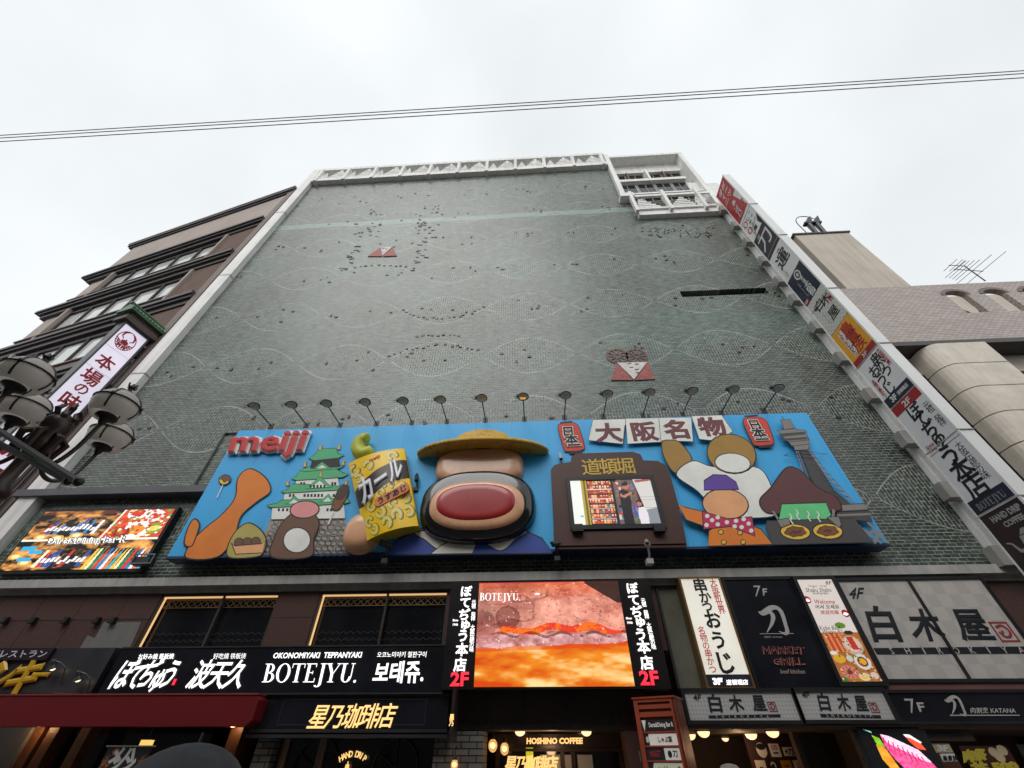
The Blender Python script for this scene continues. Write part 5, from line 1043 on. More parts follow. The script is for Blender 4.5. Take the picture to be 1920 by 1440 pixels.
# entrance below the awning: timber posts, dark glass, poster and warm lamps
wood = paint('stained_timber', (.14, .06, .025), .45, .3, scale=4, streak=.4); wdk = paint('dark_timber', (.045, .022, .012), .45, .3, scale=3)
EN = thing('restaurant_entrance', 'dark restaurant front with timber posts below the red awning', 'shop front', (-10, .3, 0))
m = MB(); m.box(-17.4, -8.1, .8, .9, 0, 2.78); m.build('glass_front', dkglass, EN)
for x in (62, 90, 150): 
    p = at(x, 1400, .3); m = MB(); m.box(p[0]-.12, p[0]+.12, .2, .5, 0, 2.77); m.build('post', wood, EN)
p = at(20, 1400, .2); m = MB(); m.box(p[0]-.6, p[0]+.35, .1, .5, 0, 2.77); m.build('stone_pier', granite_g, EN)
p = at(438, 1400, -.2); m = MB(); m.box(p[0]-.14, p[0]+.14, -.3, .6, 0, 2.5); m.build('corner_post', wood, EN)
for x in (35, 78): p = atz(x, 1366, 2.74); m = MB(); m.ball(p, .09, 12, 6, half=True); m.build('ceiling_lamp', glow('downlight', (1., .68, .34), 1.6), EN)
for x, yy in ((75, .1), (438, -.4)):
    p = at(x, 1372, yy); l = bpy.data.lights.new('post_downlight', 'POINT'); l.energy = 5; l.color = (1, .55, .25); l.shadow_soft_size = .05; lo = bpy.data.objects.new('post_downlight', l); COL.objects.link(lo); lo.location = [float(p[0]), float(p[1])-.1, 2.45]; child(lo, EN)
y_ = -.6; F = FY(y_); q = [F.px(*p) for p in ((205, 1399), (287, 1399), (270, 1475), (182, 1475))]; u0, u1, v0, v1 = q[0][0], q[1][0], q[2][1], q[0][1]
PO = thing('menu_banner', 'dark hanging menu banner with white characters and cutlet pictures below the red awning', 'banner', (u0, y_, v0))
m = MB(); m.fbox(F, u0, u1, v0, v1-.01, -.02, 0); m.build('cloth', paint('banner_black', (.015, .012, .012), .6), PO); m = MB(); m.tube([F.P(u0-.06, v1, 0), F.P(u1+.06, v1, 0)], .015, 6); m.build('rail', paint('pale_rail', (.5, .46, .42), .5), PO)
m = MB()
for ch, X, Y in (('ハ', 925, 1345), ('ン', 915, 1410), ('メ', 835, 1350), ('ン', 820, 1415)): u, v = F.px(*zp('E', [(X, Y)])[0]); m.em(F, ch, u, v, .28, .004, 0, .07)
m.build('lettering', cwh, PO)
m = MB()
for X, Y, c_ in ((745, 1410, 0), (1000, 1410, 0)):
    u, v = F.px(*zp('E', [(X, Y)])[0])
    for i in range(14): a = i*2.4; r_ = .11*math.sqrt((i+.5)/14); m.prism(F, [(u+r_*math.cos(a)*.7+.035*math.cos(b), v+r_*math.sin(a)*1.3+.03*math.sin(b)) for b in np.linspace(0, 5.2, 6)], None, .003+.0005*i, i % 3)
u, v = F.px(*zp('E', [(825, 1325)])[0]); m.prism(F, [(u+.08*math.cos(b), v+.06*math.sin(b)) for b in np.linspace(0, 5.8, 12)], None, .006, 1)
m.build('food_picture', [paint('cutlet_a', (.20, .07, .03), .6), paint('cutlet_b', (.30, .13, .04), .6), paint('cutlet_c', (.12, .035, .02), .6)], PO)
p = F.px(*zp('E', [(1000, 1265)])[0]); t = thing('lantern_lamp', 'small glowing yellow lamp above the rail of the menu banner', 'lamp', F.P(p[0], p[1], -.1)); m = MB(); m.fbox(F, p[0]-.1, p[0]+.1, p[1]-.08, p[1]+.06, -.25, -.1); m.build('shade', glow('yellow_shade', (1., .62, .16), 1.0), t); m = MB(); m.fbox(F, p[0]-.12, p[0]+.12, p[1]+.06, p[1]+.09, -.27, -.08); m.tube([F.P(p[0], p[1]+.09, -.17), F.P(p[0], 2.55, -.17)], .01, 6); m.build('cap', dark_m, t)
# coffee shop fascia with warm lit letters, brick front, arched window
y_ = -.5; F = FY(y_); u0, u1, v0, v1 = rectq(F, [(490, 1303), (843, 1302), (838, 1366), (475, 1366)])
CF = thing('coffee_shop_front', 'black coffee shop front with warm lit characters, grey bricks and arched window', 'shop front', ((u0+u1)/2, y_, 0))
m = MB(); m.fbox(F, u0, u1, v0, v1, -.9, 0); m.build('fascia', navyb, CF)
m = MB(); m.frame(F, u0+.55, u1-.5, v0+.05, v1-.08, .02, 0, .012); m.fbox(F, u0-.02, u1+.02, v0-.07, v0-.01, -.5, .06); m.fbox(F, u0-.04, u1+.04, v0-.16, v0-.1, -.5, .1); m.fbox(F, u0-.02, u1+.02, v1-.03, v1+.015, -.5, .03); m.build('moulding', paint('black_moulding', (.03, .03, .034), .3), CF)
m = MB()
for i, ch in enumerate('星乃珈琲店'): u, v = F.px(*zp('G', [(605+120*i, 1075-2*i)])[0]); m.em(F, ch, u, v, .46, .03, 0, .012, .92, sk=.22)
m.build('lettering', yl, CF)
def greybrick():
    g = G('grey_rough_brick'); o = g.xyz(); b = g.n('ShaderNodeTexBrick', {'Vector': g.vec(g.ma('ADD', o[0], o[1]), o[2]), 'Scale': 1., 'Mortar Size': .012, 'Mortar Smooth': .1, 'Bias': 0., 'Brick Width': .34, 'Row Height': .11, 'Color1': (.10, .095, .09, 1), 'Color2': (.19, .18, .165, 1), 'Mortar': (.012, .011, .01, 1)})
    return g.out(b.outputs[0], .7, bump=b.outputs[1], bs=-.5)
GBK = greybrick(); fx = lambda x, y=1420, yy=-.3: at(x, y, yy)[0]
MB().box(fx(474), fx(507), -.3, .2, 0, 2.38).build('brick_pier', GBK, CF); MB().box(fx(812), fx(905), -.3, .6, 0, 2.38).build('brick_pier', GBK, CF)
m = MB(); m.box(fx(507), fx(812), .05, .1, 0, 2.5); m.build('window_glass', dkglass, CF)
m = MB(); FW = FY(.0)
for cx, r in ((590, 42), (740, 42)):
    c = FW.px(cx, 1440); r = FW.px(cx+r, 1440)[0]-c[0]; m.tube([FW.P(c[0]+r*math.cos(t), c[1]+r*math.sin(t), 0) for t in np.linspace(-.3, math.pi+.3, 24)], .022, 6)
    for t in (.55, 1.57, 2.6): m.tube([FW.P(c[0], c[1], 0), FW.P(c[0]+r*math.cos(t), c[1]+r*math.sin(t), 0)], .016, 6)
m.build('arched_window_bar', black_m, CF)
m = MB(); cyl = paint('copper_drum', (.22, .13, .09), .35, .2, metal=.5)
for x in (530, 600): p = at(x, 1420, .02); m.tube([(p[0], .02, 0), (p[0], .02, 2.3)], .1, 12)
m.build('copper_column', cyl, CF)
m = MB(); im_ = 'HAND DRIP'; FW2 = FY(-.0); c = FW2.px(652, 1475)
R0 = FW2.px(652, 1419)[1]-c[1]
for i, ch in enumerate(im_):
    if ch == ' ': continue
    a = math.pi/2+.56-i*.14; V_, F_ = glyphs(ch, .035); cc, ss = math.cos(a-math.pi/2), math.sin(a-math.pi/2); sz = .145
    m.add([FW2.P(c[0]+R0*math.cos(a)+sz*((p[0]-.3)*cc-(p[1])*ss)*.9, c[1]+R0*math.sin(a)+sz*((p[0]-.3)*ss+p[1]*cc), .035+p[2]) for p in V_], F_)
u, v = FW2.px(652, 1437); m.prism(FW2, [(u-.06, v-.12), (u+.06, v-.12), (u+.04, v+.03), (u+.012, v+.04), (u+.012, v+.08), (u-.012, v+.08), (u-.012, v+.04), (u-.04, v+.03)], None, .036)
m.build('window_lettering', yl, CF)
def bulb(x, y, yy, lab, hang=True, r=.075, grp='glass bulb lamps by the coffee shop door'):
    p = at(x, y, yy); t = thing('bulb_lamp', lab, 'lamp', p, grp)
    m = MB(); m.ball(p, r, 14, 9, sz=1.15); gb = m.build('globe', gglass, t, smooth=True); m = MB(); m.ball(p, r*.4, 10, 6); m.build('filament', glow('filament', (1., .66, .3), 3.0), gb)
    m = MB(); m.lathe([(.035, r*1.0), (.045, r*1.3), (.03, r*1.9), (.012, r*2.0)], p, seg=10); m.tube([p+np.array([0, 0, r*1.9]), p+np.array([0, .02, r*2+.12]), p+np.array([0, .3, r*2+.14])], .012, 6); m.build('holder', black_m, t)
gglass = G('amber_bulb_glass'); gglass.out((.85, .55, .3), .08); gglass.set(gglass.b.inputs['Transmission Weight'], .85); gglass.set(gglass.b.inputs['Emission Color'], (1., .6, .25, 1)); gglass.b.inputs['Emission Strength'].default_value = .35; gglass = gglass.m
bulb(852, 1434, -.45, 'glowing bulb lamp on the grey brick pier left of the coffee shop door')
bulb(924, 1398, .2, 'larger glowing bulb lamp just left of the lit door lettering', r=.1)
bulb(946, 1404, .9, 'glowing bulb lamp inside, right beside the larger one near the door lettering', r=.1)
p = FY(-.35).px(680, 1399)
# side sign at the end of the fascia
F = FY(-.75); u, v = F.px(853, 1352); t = thing('hanging_sign', 'narrow dark projecting sign with small warm characters beside the entrance', 'sign', F.P(u, v)); m = MB(); m.box(u-.05, u+.02, -1.05, -.45, v-.35, v+.55); m.build('board', brnb, t)
F3 = Fr((u-.05, 0, 0), (0, -1, 0), (-1, 0, 0)); F4 = Fr((0, -1.05, 0), (1, 0, 0), (0, -1, 0)); m = MB(); m.em(F4, '星', u-.02, v+.05, .1, .004, 0, .04); m.em(F4, '乃', u-.02, v-.05, .1, .004, 0, .04); m.build('lettering', yl, t)
# entrance portal with lit door lettering
PT = thing('entrance_portal', 'dark stone entrance portal with lit lettering over the glass door', 'shop front', (0, 0, 0))
a, b = fx(862, 1330, -.1), fx(1195, 1330, -.1); zl = at(1000, 1369, -.1)[2]
m = MB(); m.box(a-.3, b+.2, -.1, .45, zl, 4.0); m.build('lintel', stone_dk, PT)
m = MB()
for k in range(3): m.box(a-.25+k*.9, a+.55+k*.9, -.125, -.1, zl+.15, zl+.95)
m.build('lintel_panel', paint('lintel_panel', (.04, .026, .022), .35), PT)
m = MB(); m.box(a-.3, b+.2, .452, 2.5, zl+.04, zl+.14); m.build('ceiling', soff, PT)
m = MB(); m.box(b-.35, b+.25, -.15, .6, 0, zl-.01); m.box(a-.3, a-.05, .3, 2.4, 0, zl-.01); m.build('door_pier', granite, PT)
yd = 1.6; F = FY(yd); u0, u1, v0, v1 = rectq(F, [(935, 1377), (1170, 1374), (1170, 1402), (935, 1404)])
m = MB(); m.fbox(F, u0-.2, u1+.3, v0, zl, -.2, 0); hb = m.build('door_header', brnb, PT); m = MB(); m.text(F, 'HOSHINO COFFEE', tq(F, 'T', [(583, 290), (1063, 288), (1063, 343), (581, 345)]), .03, 0, .05); m.build('lettering', yl, hb)
m = MB(); m.fbox(F, u0-.2, u1+.3, 0, v0-.01, -.06, -.03); m.build('door_glass', dkglass, PT)
m = MB()
for x in (933, 1055, 1075, 1165): c = F.px(x, 1425)[0]; m.fbox(F, c-.05, c+.05, 0, v0, -.02, .03)
m.fbox(F, u0-.2, u1+.3, v0-.06, v0-.005, -.02, .04); m.build('door_frame', wdk, PT)
m = MB()
for i, ch in enumerate('星乃珈琲店'): u, v = F.px(*zp('T', [(450+88*i, 510)])[0]); m.em(F, ch, u, v, .30, .035, 0, .03, .98, sk=.2)
m.build('door_lettering', yl, PT)
m = MB(); c = F.px(993, 1415); m.fbox(F, c[0]-.09, c[0]+.09, c[1]-.5, c[1]+.13, .0, .01); m.build('yellow_poster', glow('backlit_yellow', (.62, .60, .04), .6), PT)
m = MB()
for x0, x1 in ((1058, 1074), (1082, 1110), (1012, 1050)): c0, c1 = F.px(x0, 1415)[0], F.px(x1, 1415)[0]; m.fbox(F, c0, c1, v0-.55, v0-.12, .0, .012)
m.build('pale_poster', paint('pale_poster', (.5, .5, .48), .5), PT)
lampw = glow('ceiling_globe', (1., .66, .36), 1.5); cm_ = paint('lamp_rose', (.25, .2, .15), .5)
def clamp(x, y, z, lab, grp, r=.12):
    z += .04 if 'coffee' in lab else 0
    p = atz(x, y, z); t = thing('ceiling_lamp', lab, 'lamp', (p[0], p[1], z), grp)
    m = MB(); m.ball((p[0], p[1], z-.025), r, 16, 7, half=True, sz=.8); m.build('globe', lampw, t, smooth=True); m = MB(); m.lathe([(r*1.25, 0), (r*1.25, -.02), (.01, -.022)], (p[0], p[1], z-.002), seg=18); m.build('rose', cm_, t)
G1 = 'ceiling lamps inside the coffee entrance'
clamp(975, 1368, zl, 'front left ceiling lamp in the coffee entrance, above the start of the door lettering', G1); clamp(979, 1374, zl, 'rear left ceiling lamp in the coffee entrance, lower of its pair', G1, .12); clamp(1099, 1368, zl, 'front right ceiling lamp in the coffee entrance', G1); clamp(1092, 1374, zl, 'rear right ceiling lamp in the coffee entrance, lower of its pair', G1, .12)
def plight(x, y, z, e, c=(1, .62, .34), par=None):
    l = bpy.data.lights.new('lamp_light', 'POINT'); l.energy = e; l.color = c; l.shadow_soft_size = .12; o = bpy.data.objects.new('lamp_light', l); COL.objects.link(o); o.location = (float(x), float(y), float(z))
    if par: child(o, par)
p = atz(1035, 1371, zl); plight(p[0], min(p[1], 1.2), zl-.3, 14, par=PT)
# food screen with vertical letter panels
y_ = -.75; F = FY(y_); u0, u1, v0, v1 = rectq(F, zp('H', [(296, 124), (1287, 112), (1397, 858), (262, 867)]))
FS_ = thing('video_screen', 'large lit screen of grilled meat framed by black panels with vertical white lettering', 'screen', ((u0+u1)/2, y_, v0))
ul = (tq(F, 'H', [(85, 120)])[0][0]+tq(F, 'H', [(45, 868)])[0][0])/2; ur = (tq(F, 'H', [(1545, 110)])[0][0]+tq(F, 'H', [(1615, 860)])[0][0])/2
m = MB(); m.fbox(F, ul, ur, v0-.04, v1+.03, -.4, -.02); m.build('cabinet', paint('cabinet_black', (.014, .012, .013), .3, coat=.2), FS_)
im = Img(260, 172); n1 = im.noise(7, 1); n2 = im.noise(22, 2, 5); n3 = im.noise(60, 4, 3); n4 = im.noise(5, 6, 4, 9)
L_ = lambda c: np.array(lin(c)); mixc = lambda a, b, t: L_(a)*(1-t[..., None])+L_(b)*t[..., None]
flesh = mixc('9A4438', 'FFB49C', np.clip((n1*.6+n2*.5-.2)*1.35, 0, 1)); im.a = flesh
m_ = im.Y < .16; t = np.clip((.2-im.Y)*6, 0, 1); im.a = im.a*(1-t[..., None]*.7)+mixc('E04818', 'FF8A50', n2)*t[..., None]*.7
im.put(((im.X-.21)/.085)**2+((im.Y-.37)/.12)**2 <= 1, '8A4038', .8); im.put(((im.X-.20)/.06)**2+((im.Y-.345)/.08)**2 <= 1, 'C07868', .6); im.put(((im.X-.22)/.09)**2+((im.Y-.44)/.06)**2 <= 1, '4A120C', .45)
im.put(((im.X-.03)/.10)**2+((im.Y-.45)/.16)**2 <= 1, '8C4640', .6)
lo_ = im.noise(3.2, 11, 3); im.a *= (.45+1.1*np.clip(lo_, .15, .8))[..., None]; fold = np.abs(lo_-.52) < .018; im.put(fold & (im.Y > .08), '7A2A20', .45)
gap = np.abs(im.Y-(.505-.10*np.clip(im.X-.2, 0, 1)*np.sin(im.X*3.5)+.02*np.sin(im.X*22)+.04*(n1-.5))) < .035; im.put(gap & (im.X > .16), 'F03008', .9); im.put(gap & (im.X > .16) & (n2 > .55), 'FF7A10', .8)
band = (im.Y > .535+.03*(n1-.5)) & (im.Y < .67-.05*im.X+.04*(n1-.5)); im.a[band] = mixc('A85048', 'F4C0C0', np.clip(n2*1.4-.15, 0, 1))[band]
im.put((np.abs(im.Y-(.54+.02*np.sin(im.X*30))) < .014) & (n2 > .42), '50180F', .7)
fire = im.Y > .665-.05*im.X+.04*(n1-.5); im.a[fire] = mixc('D84800', 'FFA820', np.clip(n4*2.2-.7, 0, 1))[fire]; t = np.clip((n4-.60)*6, 0, 1)*fire; im.a = im.a*(1-.75*t[..., None])+L_('FFE0A0')*.75*t[..., None]; t = np.clip((n4-.5)*4, 0, 1)*np.clip((im.Y-.82)*6, 0, 1); im.a = im.a*(1-.6*t[..., None])+L_('FFE8A0')*.6*t[..., None]; im.put(fire & (np.abs(im.Y-.68+.05*im.X) < .02), 'E03808', .6)
sp_ = (n3 > .80) & (im.Y < .5); im.put(sp_, 'FFE8E0', .7); im.put((n3 < .28) & (im.Y < .5), '3A100C', .5); im.put((n3 > .78) & band, 'FFF4F4', .7)
im.put((im.X > .70+.35*im.Y*1.15) & (im.Y < .23) & (im.X > .76) & (im.Y < (im.X-.74)*1.0), '1A0F0E', .95)
im.ell(.42, .13, .02, .012, 'FFF8F0'); im.rect(.0, 0, .72, .008, 'D01830'); im.rect(.03, .05, .27, .06, 'B82030', .7); im.rect(.08, .225, .2, .24, 'D83838', .7)
pso = picture('screen', im, quad_surf(F, [(u0, v1), (u1, v1), (u1, v0), (u0, v0)], 0), pic_mat('lit_screen_meat', 1.05), FS_)
m = MB(); serif(m, F, tq(F, 'H', [(303, 196), (590, 200), (590, 250), (300, 250)]), .004, 0, 'BOTEJYU.'); m.build('caption', glow('caption_white', (.95, .92, .9), 1.0), pso)
for side, ks, sm, sn, tf in (('l', ((205, 185), (200, 265), (192, 350), (200, 415), (183, 500), (175, 598), (163, 705)), ((260, 262), (243, 598)), (128, 402), (158, 808)), ('r', ((1383, 162), (1397, 245), (1415, 330), (1440, 395), (1445, 490), (1465, 580), (1488, 692)), ((1462, 250), (1537, 580)), (1362, 388), (1504, 800))):
    m = MB()
    for ch, (X, Y) in zip('ぼてぢゅう本店', ks): u, v = tq(F, 'H', [(X, Y)])[0]; m.em(F, ch, u, v, .275, .01, 0, .028, 1.1)
    a, b = tq(F, 'H', list(sm)); m.vert(F, '元祖 発祥 大阪伝統の味', a, b, .115, .01, 0, .012)
    u, v = tq(F, 'H', [sn])[0]; m.tbox(F, 'Since', u, v+.035, None, .05, .01, 0, .03); m.tbox(F, '1946', u+.01, v-.06, None, .055, .01, 0, .03); m.build('vertical_lettering', wl, FS_)
    m = MB(); u, v = tq(F, 'H', [tf])[0]; m.tbox(F, '2F', u, v, .42, .27, .01, 0, .035); m.build('floor_lettering', rl, FS_)
# right hand signs over the windows
GW = thing('window_bay', 'tall grey green frosted window strip between the meat screen and skewer sign', 'window', (3.0, 0, 3.3)); m = MB(); u0, u1, v0, v1 = rectq(W0, [(1232, 1086), (1275, 1086), (1320, 1288), (1270, 1288)]); m.fbox(W0, u0, u1, v0-.1, 5.36, -.1, .01); m.build('pane', paint('frosted_glass', (.16, .16, .125), .3, .15), GW); m = MB(); m.frame(W0, u0-.06, u1+.06, v0-.16, 5.37, .06, -.1, .05); m.build('frame', dark_m, GW)
# lit white skewer sign
y_ = -.4; F = FY(y_); u0, u1, v0, v1 = rectq(F, zp('I', [(370, 98), (630, 95), (880, 865), (555, 868)]))
SK = thing('lit_box_sign', 'tall lit white box sign with black and red brush characters and a brass edge', 'sign', ((u0+u1)/2, y_, v0))
glow_w = G('lit_box_face'); n_ = glow_w.noise(1.2, 3); glow_w.out((.5, .49, .45), .4); glow_w.set(glow_w.b.inputs['Emission Color'], glow_w.ramp(n_, (.3, (.60, .57, .48)), (.7, (.74, .71, .62)))); glow_w.b.inputs['Emission Strength'].default_value = .8; glow_w = glow_w.m
m = MB(); m.fbox(F, u0, u1, v0+.24, v1, -.3, 0); m.build('lit_face', glow_w, SK); m = MB(); m.fbox(F, u0, u1, v0+.02, v0+.238, -.3, 0); fb_ = m.build('floor_band', paint('navy_band', (.015, .018, .04), .5), SK)
m = MB(); m.frame(F, u0-.05, u1+.05, v0-.04, v1+.05, .05, -.35, .03); m.build('edge', paint('brass_edge', (.22, .13, .05), .4, .2, metal=.5), SK)
m = MB()
for ch, X, Y, s in (('串', 500, 142, .40), ('か', 537, 225, .34), ('つ', 553, 292, .30), ('お', 590, 385, .46), ('う', 632, 530, .44), ('じ', 675, 690, .52)): u, v = tq(F, 'I', [(X, Y)])[0]; m.em(F, ch, u, v, s*.92, .006, 0, .03)
m.build('lettering', cbk, SK)
m = MB(); a, b = tq(F, 'I', [(595, 122), (655, 318)]); m.vert(F, '大阪新世界', a, b, .19, .006, 0, .012); a, b = tq(F, 'I', [(513, 462), (592, 738)]); m.vert(F, '名物の串かつ', a, b, .18, .006, 0, .01); m.build('red_lettering', glow('red_ink', (.42, .02, .02), .35), SK)
m = MB(); m.text(F, '3F', tq(F, 'I', [(585, 800), (660, 800), (660, 850), (600, 850)]), .006, 0, .06); m.text(F, '道頓堀店', tq(F, 'I', [(685, 812), (840, 810), (845, 850), (690, 853)]), .006, 0, .02); m.build('lettering', wl, fb_)
# black grill sign
F = FY(-.3); u0, u1, v0, v1 = rectq(F, [(1358, 1086), (1488, 1085), (1565, 1292), (1418, 1292)])
KS = thing('grill_sign', 'large black sign with pale curved emblem and outlined red lettering', 'sign', ((u0+u1)/2, -.3, v0)); m = MB(); m.fbox(F, u0, u1, v0, v1, -.3, 0); m.build('board', navyb, KS); m = MB(); m.frame(F, u0-.03, u1+.03, v0-.03, v1+.03, .05, -.3, .03); m.build('frame', black_m, KS)
pal = paint('pale_emblem', (.46, .44, .43), .5); m = MB(); katana(m, F, tq(F, 'I', [(905, 282), (1112, 282), (1140, 500), (935, 500)]), .006, 0); m.text(F, '7', tq(F, 'I', [(880, 145), (930, 145), (925, 222), (893, 222)]), .006, 0, .0); m.text(F, 'F', tq(F, 'I', [(945, 165), (978, 165), (975, 215), (950, 215)]), .006, 0, .03); u, v = tq(F, 'I', [(1040, 486)])[0]; m.fbox(F, u-.38, u+.42, v-.006, v+.006, .004, .008); m.text(F, '肉割烹  KATANA', tq(F, 'I', [(955, 502), (1085, 502), (1088, 517), (958, 517)]), .006, 0, .0); m.build('emblem', pal, KS)
m = MB(); m.text(F, 'MARKET', tq(F, 'I', [(932, 575), (1245, 575), (1252, 635), (945, 635)]), .006, 0, .05); m.text(F, 'GRILL', tq(F, 'I', [(1010, 655), (1240, 655), (1255, 715), (1018, 715)]), .006, 0, .05); m.text(F, 'MARKET', tq(F, 'I', [(932, 575), (1245, 575), (1252, 635), (945, 635)]), .016, 1, .0); m.text(F, 'GRILL', tq(F, 'I', [(1010, 655), (1240, 655), (1255, 715), (1018, 715)]), .016, 1, .0); m.build('outlined_lettering', [paint('copper_outline', (.40, .13, .10), .5), navyb], KS)
m = MB(); m.text(F, 'beef kitchen', tq(F, 'I', [(1072, 738), (1245, 738), (1248, 770), (1075, 770)]), .006, 0, .01); m.build('small_lettering', paint('tan_lettering', (.40, .30, .26), .5), KS)
# tall lit food menu sign
y_ = -.4; F = FY(y_); u0, u1, v0, v1 = rectq(F, zp('J', [(53, 98), (300, 97), (658, 825), (368, 826)]))
MS = thing('lit_menu_sign', 'narrow lit sign with welcome lettering above photographs of crab and beef', 'sign', ((u0+u1)/2, y_, v0))
im = Img(80, 190, 'F0E4DC'); rs = np.random.RandomState(4); im.rect(0, .56, 1, 1, 'B87038')
n1 = im.noise(6, 3); m_ = im.Y > .56; im.a[m_] *= (.6+.8*n1[m_])[:, None]
for i in range(7): im.poly([(.06+i*.065, .57), (.11+i*.065, .57), (.14+i*.07, .74), (.09+i*.07, .74)], 'D0401C' if i % 2 else 'F0905A')
for x, y, rx, ry, c in ((.12, .75, .1, .02, 'F0E8E0'), (.7, .68, .25, .09, 'C8B8A0'), (.7, .67, .2, .07, 'F0C8B8'), (.62, .49, .14, .03, '6A9030'), (.75, .56, .12, .02, '302018'), (.3, .92, .22, .06, 'E08878'), (.3, .92, .08, .02, '80302A'), (.75, .83, .2, .07, 'E8E0D8'), (.75, .83, .13, .045, '704018'), (.75, .83, .09, .03, 'F0B030'), (.2, .80, .15, .04, 'E8B030'), (.62, .96, .14, .035, 'E8D8B0'), (.62, .96, .08, .02, 'F0C850'), (.88, .95, .1, .03, 'E0D0C0'), (.1, .98, .1, .02, '507828'), (.46, .8, .08, .03, 'D0D8C8')): im.ell(x, y, rx, ry, c)
for i in range(10): a = i*.63; im.poly([(.3+.05*math.cos(a), .92+.014*math.sin(a)), (.3+.2*math.cos(a), .92+.055*math.sin(a)), (.3+.2*math.cos(a+.25), .92+.055*math.sin(a+.25))], 'C05848')
im.poly([(.62, .6), (.78, .6), (.82, .72), (.66, .72)], 'C83828')
for i in range(60): im.ell(rs.uniform(0, 1), rs.uniform(.57, 1), .025, .007, ['F0E0B0', 'D04828', '609038', 'F0C040', '502818'][rs.randint(5)])
picture('printed_face', im, quad_surf(F, [(u0, v1), (u1, v1), (u1, v0), (u0, v0)], 0), pic_mat('lit_screen_menu', .78), MS)
m = MB(); m.fbox(F, u0-.03, u1+.03, v0-.03, v1+.03, -.3, -.01); m.frame(F, u0-.09, u1+.09, v0-.09, v1+.07, .085, -.3, .04); m.build('frame', black_m, MS)
m = MB(); T_ = lambda s, q, mi, b=.0: m.text(F, s, tq(F, 'J', q), .006, mi, b)
T_('8F', [(255, 112), (297, 112), (298, 138), (258, 138)], 0); T_('Wagyu・Crab', [(132, 142), (262, 140), (264, 158), (134, 158)], 0); T_('Shabu Shabu', [(115, 162), (295, 160), (298, 188), (118, 190)], 0); T_('Sukiyaki', [(165, 188), (275, 188), (278, 212), (165, 212)], 0)
T_('Welcome', [(172, 244), (322, 244), (325, 274), (178, 274)], 1, .01); T_('어서 오세요', [(182, 280), (350, 278), (356, 310), (186, 312)], 0, .02); T_('欢迎光临', [(218, 320), (348, 318), (352, 348), (222, 350)], 1, .02); T_('Kobe Beef', [(212, 430), (360, 428), (362, 458), (220, 460)], 0); T_('Wagyu A5', [(232, 460), (375, 458), (378, 488), (236, 490)], 0)
for X, Y in ((128, 245), (398, 342)): u, v = tq(F, 'J', [(X, Y)])[0]; m.prism(F, [(u+.085*math.cos(a), v+.085*math.sin(a)) for a in np.linspace(0, 6, 16)], None, .005, 1); m.prism(F, [(u+.06*math.cos(a), v-.01+.035*math.sin(a)) for a in np.linspace(0, 6, 12)], None, .007, 2); m.ribbon(F, [(u-.06, v+.005), (u+.06, v+.005)], .012, .008, 1)
m.build('lettering', [cbk, glow('red_ink', (.42, .02, .02), .35), wl], MS)
# chequered signs
CH = chq('grey_chequer_board', (.50, .465, .44), 3.4, .88); CHs = chq('fine_diamond_board', (.50, .49, .48), 14., .80, 'd')
def shiro(name, lab, y_, q4, K, f4, ks, seal, bar, sp, mat, split=None, grp=None, low=None):
    F = FY(y_); u0, u1, v0, v1 = rectq(F, q4); t = thing('chequered_sign', lab, 'sign', ((u0+u1)/2, y_, v0), grp)
    m = MB(); m.fbox(F, u0, u1, v0, v1, -.25, 0); m.build('board', mat, t); m = MB(); m.frame(F, u0-.07, u1+.07, v0-.07, v1+.06, .068, -.3, .04)
    if split: c = (F.px(*split[0])[0]+F.px(*split[1])[0])/2; m.fbox(F, c-.035, c+.035, v0, v1, 0, .03)
    m.build('frame', black_m, t); m = MB(); m.text(F, '4F', tq(F, K, f4), .006, 0, .02)
    for ch, q in zip('白木屋', ks): m.text(F, ch, tq(F, K, q), .006, 0, .028)
    b = tq(F, K, bar); m.prism(F, b, None, .005, 0); n = len('SHiROKiYA'); w_ = b[1][0]-b[0][0]; h_ = b[0][1]-b[3][1]
    for i, ch in enumerate('SHiROKiYA'):
        if ch: m.tbox(F, ch, b[0][0]+w_*(.11+sp*i), (b[0][1]+b[3][1])/2+(.2*h_ if ch == 'i' else 0), None, h_*(1.45 if ch == 'i' else 1.05), .008, 1, .01)
    m.build('lettering', [paint('ink_black_blue', (.012, .014, .02), .5), mat], t)
    c = tq(F, K, [seal])[0]; s = h_*1.6 if not low else low; m = MB(); m.frame(F, c[0]-s/2, c[0]+s/2, c[1]-s/2, c[1]+s/2, s*.09, .003, .008)
    m.ribbon(F, smooth([(c[0]-s*.3, c[1]+s*.2), (c[0]+s*.1, c[1]+s*.3), (c[0]+s*.3, c[1]), (c[0]+s*.1, c[1]-s*.25), (c[0]-s*.2, c[1]-s*.2), (c[0]-.05*s, c[1]+.05*s)], 4, False), s*.13, .006); m.ribbon(F, [(c[0]-s*.3, c[1]), (c[0]-s*.1, c[1]-s*.3)], s*.1, .007); m.build('red_seal', paint('seal_red', (.27, .04, .04), .5), t)
    return t
shiro('big', 'large grey chequered sign in two panes with huge black characters', -.35, zp('J', [(343, 112), (1335, 92), (1880, 803), (690, 808)]), 'J', [(432, 158), (530, 158), (515, 238), (418, 238)], ([(520, 285), (700, 285), (812, 545), (600, 545)], [(820, 308), (1035, 308), (1130, 540), (885, 540)], [(1130, 312), (1345, 312), (1480, 542), (1235, 540)]), (1525, 472), [(595, 588), (1690, 576), (1700, 628), (622, 634)], .104, CH, ((1700, 1086), (1817, 1272)), low=.42)
